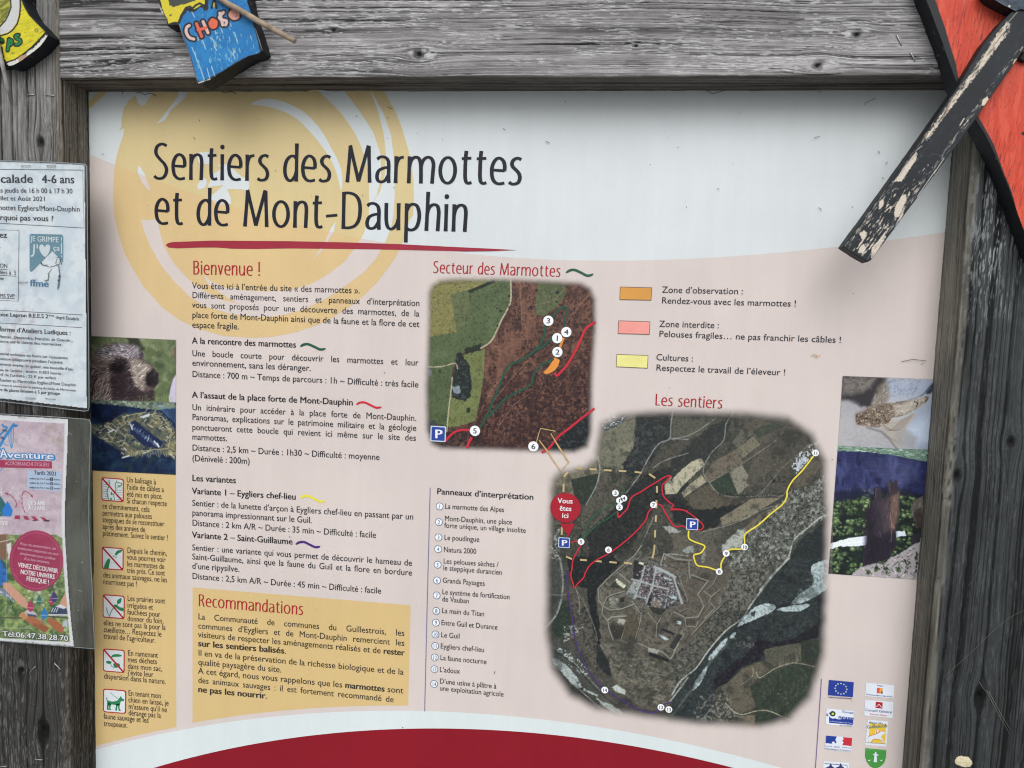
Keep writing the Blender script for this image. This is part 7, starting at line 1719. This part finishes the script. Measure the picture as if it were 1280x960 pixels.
c.poly(f2([(460, 600), (490, 540), (505, 650), (440, 655)]), (206, 160, 134), soft=.8)
c.poly(f2([(150, 700), (220, 700), (310, 760), (370, 810), (340, 850), (260, 800), (160, 730)]), (176, 106, 66), wob=.8, soft=.7); c.poly(f2([(350, 730), (420, 750), (480, 800), (470, 850), (400, 820), (360, 770)]), (170, 102, 68), wob=.8, soft=.7); c.disc(f2([(178, 718)])[0], 5, (196, 142, 92), rx=1.1); c.tex(f2([(150, 700), (370, 810), (340, 850), (160, 730)]), (130, 72, 44), .3, .5, .6, 17, .6, ax=.3, rot=.6)
c.line(f2([(0, 732), (160, 736)]), 1.6, (70, 66, 62), .9); c.line(f2([(330, 720), (510, 735)]), 1.6, (66, 62, 64), .9); c.line(f2([(10, 808), (240, 812)]), .8, (196, 196, 180), .7)
c.poly(f2([(360, 700), (400, 650), (440, 640), (500, 660), (506, 710), (440, 720)]), (44, 62, 96), wob=.8); c.line(f2([(370, 712), (505, 712)]), 1.8, (226, 226, 226)); c.poly(f2([(415, 650), (450, 632), (500, 655), (480, 668)]), (222, 224, 230))
for k in range(3): c.line(f2([(385 + k * 18, 690), (400 + k * 18, 660)]), 1.0, (222, 226, 232))
c.poly(f2([(185, 690), (220, 670), (270, 700), (280, 720), (200, 715)]), (196, 200, 206), wob=1); c.poly(f2([(200, 700), (270, 712), (272, 728), (210, 722)]), (52, 66, 100), wob=1); c.poly(f2([(470, 760), (500, 750), (506, 800), (470, 800)]), (186, 198, 210), wob=1)
def drop(x_, y_, col, s_=1.0):
    c.poly(f2([(x_, y_ - 52 * s_), (x_ + 18 * s_, y_ - 20 * s_), (x_ + 28 * s_, y_ + 5 * s_), (x_ + 15 * s_, y_ + 32 * s_), (x_, y_ + 40 * s_), (x_ - 15 * s_, y_ + 32 * s_), (x_ - 28 * s_, y_ + 5 * s_), (x_ - 18 * s_, y_ - 20 * s_)]), col, soft=.4); c.line(f2([(x_ - 26 * s_, y_ + 8 * s_), (x_ + 26 * s_, y_ + 10 * s_)]), .6, (230, 230, 236), .8)
drop(230, 650, (176, 44, 88)); drop(333, 705, (24, 124, 196)); drop(293, 602, (36, 110, 106), .8); drop(385, 605, (170, 48, 88), .8); drop(405, 580, (60, 50, 120), 1.0)
for x_, y_ in ((216, 530), (220, 580), (258, 610), (325, 635), (375, 560), (290, 540)): c.line(f2([(x_ - 9, y_), (x_ + 9, y_ + 1)]), .8, (226, 238, 220), .9); c.line(f2([(x_ - 8, y_ + 8), (x_ + 8, y_ + 9)]), .8, (226, 238, 220), .9)
circ_ = [(272 + 202 * math.cos(t_), 306 + 228 * math.sin(t_)) for t_ in np.linspace(0, 2 * math.pi, 40, endpoint=False)]
circ_ = [(min(x_, 474 + (y_ - 306) * .03), y_) for x_, y_ in circ_]
c.poly(f2(circ_), (160, 38, 86), soft=.5); c.tex(f2(circ_), (172, 52, 98), .06, .5, .6, 19, .6)
for k in range(70):
    t_ = 2 * math.pi * k / 70; x_ = 272 + 186 * math.cos(t_); y_ = 306 + 210 * math.sin(t_)
    if x_ < 466: c.disc(f2([(x_, y_)])[0], .45, (222, 170, 196), al=.9)
c.poly(f1([(-100, 392), (0, 396), (430, 408), (430, 468), (0, 460), (-100, 458)]), (168, 42, 88), soft=.4); c.poly(f1([(228, 482), (506, 492), (500, 658), (222, 636)]), (178, 202, 228), soft=.4, al=.9)
BLU = (22, 134, 204)
for p_, w_ in (([(0, 280), (40, 210), (80, 150), (112, 110)], 3.2), ([(0, 190), (30, 160), (60, 130)], 2.2), ([(110, 100), (130, 115), (140, 112)], 2.8), ([(112, 100), (96, 118)], 2.2), ([(84, 160), (72, 200), (82, 260), (95, 300), (106, 260), (112, 180), (110, 120)], .8), ([(98, 130), (90, 200), (96, 290)], .8), ([(0, 300), (20, 330), (10, 350)], 1.6), ([(20, 105), (30, 120), (50, 122)], 2.4), ([(20, 215), (40, 205)], 2), ([(20, 250), (50, 275), (70, 270)], .8), ([(0, 485), (15, 475), (14, 460)], 1)): c.line(f1(p_), w_, BLU, .95, sm=4)
c.line(f1([(25, 150), (50, 155)]), 2.5, (60, 74, 96), .8); c.line(f1([(10, 210), (30, 222)]), 2.2, (60, 74, 96), .8); c.line(f1([(118, 112), (128, 120)]), 1.6, (60, 74, 96), .7)
for p_ in ([(45, 672), (90, 690), (125, 730), (138, 770), (120, 800)], [(205, 830), (188, 780), (180, 720), (190, 670), (215, 655), (250, 680), (270, 705)]):
    q_ = smooth(f1(p_), 8)
    for k in range(0, len(q_) - 3, 5): c.line(q_[k:k + 4], 1.1, (160, 44, 84), .95)
c.poly(f1([(45, 672), (70, 668), (62, 690)]), (160, 44, 84)); c.poly(f1([(272, 710), (250, 695), (268, 682)]), (160, 44, 84))
for q_ in ([(125, 855), (165, 855), (166, 887), (118, 885)], [(190, 857), (228, 862), (245, 893), (205, 890)], [(255, 862), (290, 865), (326, 900), (285, 897)], [(326, 868), (362, 872), (412, 907), (372, 904)]): c.poly(f1(q_), (164, 44, 84), soft=.4)
def drop1(x_, y_, col, s_): c.poly(f1([(x_, y_ - 75 * s_), (x_ + 25 * s_, y_ - 35 * s_), (x_ + 42 * s_, y_), (x_ + 30 * s_, y_ + 45 * s_), (x_ - 30 * s_, y_ + 45 * s_), (x_ - 42 * s_, y_), (x_ - 25 * s_, y_ - 35 * s_)]), col, soft=.4)
drop1(5, 800, (28, 104, 110), 1.4); drop1(62, 815, (26, 126, 214), 1.05); c.line(f1([(0, 882), (95, 882)]), .7, (226, 226, 232), .9)
c.poly(f2([(250, 0), (280, 0), (270, 8), (240, 6)]), (60, 26, 52)); c.poly(f2([(320, 0), (375, 0), (365, 12), (335, 10)]), (60, 26, 52))
c.line([(7, 795), (9, 650), (0, 640)], .7, (214, 216, 220), .5)
c.grain(.06, 15, 1.6); c.a = (c.sd(fpoly, c.X, c.Y) < 0.3) * 1.0
onf = lambda o: under(o, fl)
onf(c.build('paper', mat=M_CAN, layer=0))
sh = Sheet(YL, 3); BI = ink(BLU); WH = ink((236, 238, 242), worn=False); PK = ink((226, 180, 204), worn=False)
def ft(s_, a_, b_, cap, mat, face=BOLD, cr=F1, dl=0.0):
    a_, b_ = CV(cr, [a_, b_]); place_text(sh, s_, a_, b_, cap, mat, face, dl=dl)
ft('A', (4, 382), (66, 382), 11.0, BI, FAT); ft('venture', (62, 382), (452, 394), 8.6, BI, FAT)
ft('A', (8, 376), (62, 376), 9.6, WH, BOLD, dl=3); ft('venture', (68, 378), (446, 390), 7.6, WH, BOLD, dl=3)
ft('ACCROBRANCHE EYGLIERS', (45, 438), (410, 450), 4.2, PK, FACE, dl=1)
on_t = ink((34, 40, 62), worn=False)
ft('Tarifs 2021', (284, 516), (470, 526), 4.6, on_t, FACE, dl=1)
for k, (yy_, n_) in enumerate(((556, '8'), (592, '10'), (630, '13'))):
    ft('enfant de 4 à 7 ans', (246, yy_), (412, yy_ + 6), 2.2, on_t, FACE, dl=1); ft(n_, (415, yy_ + 12), (440, yy_ + 13), 3.8, on_t, HEAVY, dl=1); ft('euros', (448, yy_ + 8), (496, yy_ + 10), 2.2, on_t, FACE, dl=1)
ft('DE 3 ANS', (232, 764), (374, 768), 4.6, WH, HEAVY); ft('À 13 ANS', (236, 806), (372, 810), 4.6, WH, HEAVY); ft('TS', (-6, 650), (20, 650), 4.6, WH, HEAVY); ft('PS', (-6, 688), (24, 688), 4.6, WH, HEAVY); ft('E VIE', (-4, 932), (66, 936), 4.6, WH, HEAVY)
for s_, a_, b_ in (('Pour un anniversaire, un', (154, 186), (420, 224)), ('événement important ou tout', (134, 218), (440, 266)), ('simplement pour profiter', (152, 258), (418, 300)), ('d’un bon moment.', (182, 298), (376, 328))): ft(s_, a_, b_, 3.3, PK, FACE, F2, 1)
for s_, a_, b_ in (('VENEZ DÉCOUVRIR', (138, 350), (434, 398)), ('NOTRE UNIVERS', (156, 402), (410, 442)), ('FÉERIQUE !', (200, 454), (368, 482))): ft(s_, a_, b_, 5.2, WH, HEAVY, F2, 1)
ft('Tél:06.47.38.28.70', (22, 872), (514, 908), 6.4, ink((36, 50, 40), worn=False), FAT, F2, 0); ft('Tél:06.47.38.28.70', (24, 870), (514, 906), 6.2, WH, BOLD, F2, 3)
onf(sh.build('flyer_lettering'))
ys_ = YL - .0016
sq = [(-60, 514), (112, 523.5), (118, 811), (-60, 797)]
X, Y, Z = wavy([(-70, 513), (114, 524), (118.5, 811), (-70, 797)], ys_, .0010, 9)
# cut to the traced outline of the sleeve: the right edge bows inwards
v_ = np.linspace(0, 1, X.shape[0])[:, None]; u_ = np.linspace(0, 1, X.shape[1])[None, :]
X = X - 0.0042 * np.sin(np.pi * v_) * u_ ** 3 - .006 * (np.clip(.03 - v_, 0, 1) / .03) ** 2 * (u_ > .995)
onf(grid_obj('plastic_sleeve', X, Y, Z, M_SLEEVE)); onf(grid_obj('plastic_sleeve', X, Y + .0030, Z, M_SLEEVEB))
rim = [p3(x_, y_, ys_) for x_, y_ in [(-60, 514), (60, 520.6), (106, 523.8), (112, 526), (113.8, 532), (112.4, 560), (111.4, 600), (111, 650), (112.6, 690), (115, 730), (117, 780), (118.3, 811), (60, 806), (0, 801), (-60, 797)]]
onf(tube('sleeve_rim', rim, .0005, M_RIM, 6))
# scratches on the sleeve
sh = Sheet(ys_ - .0012, 1); SC = ink((150, 156, 150), worn=False)
for p_ in ([(84, 540), (90, 543)], [(98, 738), (103, 739)], [(97, 764), (99, 762)], [(102, 703), (104, 703)], [(95, 602), (96.5, 602.5)]): sh.pline(p_, .5, SC, random.random() * .5)
onf(tag(sh.build('scratches'), kind='stuff'))

# ------------------------------------------------------------------ staples (each a bent wire)
def staple(px, py, lp, ang, y, label, root=None, grp='bare staples left in the timber'):
    """crown of a staple lp px long, turned ang degrees in the photograph, its legs going into the wood"""
    a = math.radians(ang); dx, dy = math.cos(a) * lp / 2, math.sin(a) * lp / 2
    A_, B_ = Vector(p3(px - dx, py - dy, y)), Vector(p3(px + dx, py + dy, y))
    d = (B_ - A_).normalized() * .0008
    pts = [A_ + Vector((0, .005, 0)), A_ + Vector((0, .0004, 0)), A_ + d, B_ - d, B_ + Vector((0, .0004, 0)), B_ + Vector((0, .005, 0))]
    if root is not None:
        o = tube('staple', pts, .00055, M_METAL, 6); return under(o, root)
    m = (A_ + B_) / 2
    o = tube('staple', [p - m for p in pts], .0006, M_METAL, 6); o.location = m
    return tag(o, label, 'staple', grp)
for px, py, l_, an in ((31, 207, 10, -4), (63, 207, 10, -2), (27.5, 352.5, 11, -3), (37, 497.5, 11, 2), (62, 498.5, 11, 4)): staple(px, py, l_, an, YN - .0026, None, nt)
for px, py, l_, an in ((26, 521, 9, 1), (61, 521, 8, 1), (35, 803.5, 9, 5), (75, 806.5, 9, 5)): staple(px, py, l_, an, YL - .0034, None, fl)
for px, py, l_, an, y_, lb in ((38, 118.5, 9, -3, YF, 'bare staple under the yellow packet, left one of two'), (62, 119, 11, 3, YF, 'bare staple under the yellow packet, right one of two'),
                               (1124, 50, 14, 63, YF - .002, 'upper slanting staple in the crossbeam left of the red sign'), (1141, 70.5, 12, 60, YF - .002, 'lower slanting staple in the crossbeam left of the red sign'),
                               (72, 833, 11, 45, YF, 'bright slanting staple in the left post under the flyer'), (48, 949.5, 9, 6, YF, 'bright flat staple near the foot of the left post'), (3, 958, 10, -2, YF, 'staple cut by the bottom left corner of the photo')):
    staple(px, py, l_, an, y_ - .0012, lb)
wr = thing('wire_scrap', 'small bent scrap of wire sticking to the left post under the flyer', 'wire', p3(40, 840, YF))
under(tube('strand', [p3(36.5, 845, YF - .002), p3(37.5, 840, YF - .003), p3(41, 836, YF - .0025), p3(44.5, 833, YF - .0015)], .0004, M_METAL, 5), wr)
# ------------------------------------------------------------------ cobweb threads, resin blob, splinters on the right post
g = N('cobweb'); g.b.inputs['Base Color'].default_value = rgba((128, 126, 120)); g.rough(.6); M_WEB = g.m
wb = thing('cobweb', 'two pale cobweb threads strung below the knot hole on the right post', 'cobweb', p3(1248, 890, YF))
for a_, b_ in (((1233, 863), (1262, 917)), ((1236, 864), (1264, 914)), ((1224, 852), (1234, 866))):
    under(tube('thread', [p3(*a_, YF - .002), p3((a_[0] + b_[0]) / 2 - .6, (a_[1] + b_[1]) / 2 + .5, YF - .003), p3(*b_, YF - .002)],   .0002, M_WEB, 5), wb)
def scar(name, label, cat, pts, w, col):
    sh = Sheet(YF - .0008, 1); sh.pline(smooth(pts, 5), w, ink(col, worn=False)); o = sh.build(name); return under(o, board)
scar('scratch', None, None, [(1180, 846), (1200, 828), (1222, 808), (1242, 788), (1262, 772), (1282, 762)], .5, (92, 88, 82))
scar('scratch', None, None, [(1226, 700), (1218, 722), (1210, 732)], .4, (84, 84, 82))
g = N('dried_resin'); n1 = g.noise(250, 4, g.coord()); g.l(g.mix(n1, rgba((176, 166, 134)), rgba((220, 212, 182))), g.b.inputs['Base Color']); g.rough(.6); g.bump(n1, .5, .001)
def blob(name, parent, cx, cy, rx, ry, y, th, mat, seed, n=36):
    """lumpy little mound on the wood"""
    bm = bmesh.new(); rings = []
    m_ = 1.0 / ppm(cx, cy, y); X0, Z0 = P2(cx, cy, y)
    for i, (f_, h_) in enumerate(((1.0, 0.0), (.93, .55), (.7, .9), (.35, 1.0))):
        ring = []
        for k in range(n):
            t_ = 2 * math.pi * k / n; w_ = 1 + .28 * (float(fbm(np.array(math.cos(t_) * 1.7 + 5), np.array(math.sin(t_) * 1.7 + 5), seed, 3)) - .5) * 2
            ring.append(bm.verts.new((float(X0) + math.cos(t_) * rx * w_ * f_ * m_, y - th * h_ * (0.8 + .4 * random.random()), float(Z0) + math.sin(t_) * ry * w_ * f_ * m_)))
        rings.append(ring)
    for a_, b_ in zip(rings, rings[1:]):
        for k in range(n): bm.faces.new((a_[k], a_[(k + 1) % n], b_[(k + 1) % n], b_[k]))
    bm.faces.new(rings[-1]); bmesh.ops.recalc_face_normals(bm, faces=bm.faces[:])
    me = bpy.data.meshes.new(name); bm.to_mesh(me); bm.free(); me.materials.append(mat); return under(finish(me, name), parent)
blob('resin_blob', board, 1204, 952, 11, 8, YF + .0004, .0016, g.m, 3)
for o_ in list(bpy.data.objects):
    if o_.name.startswith('tmp_face'): bpy.data.objects.remove(o_)
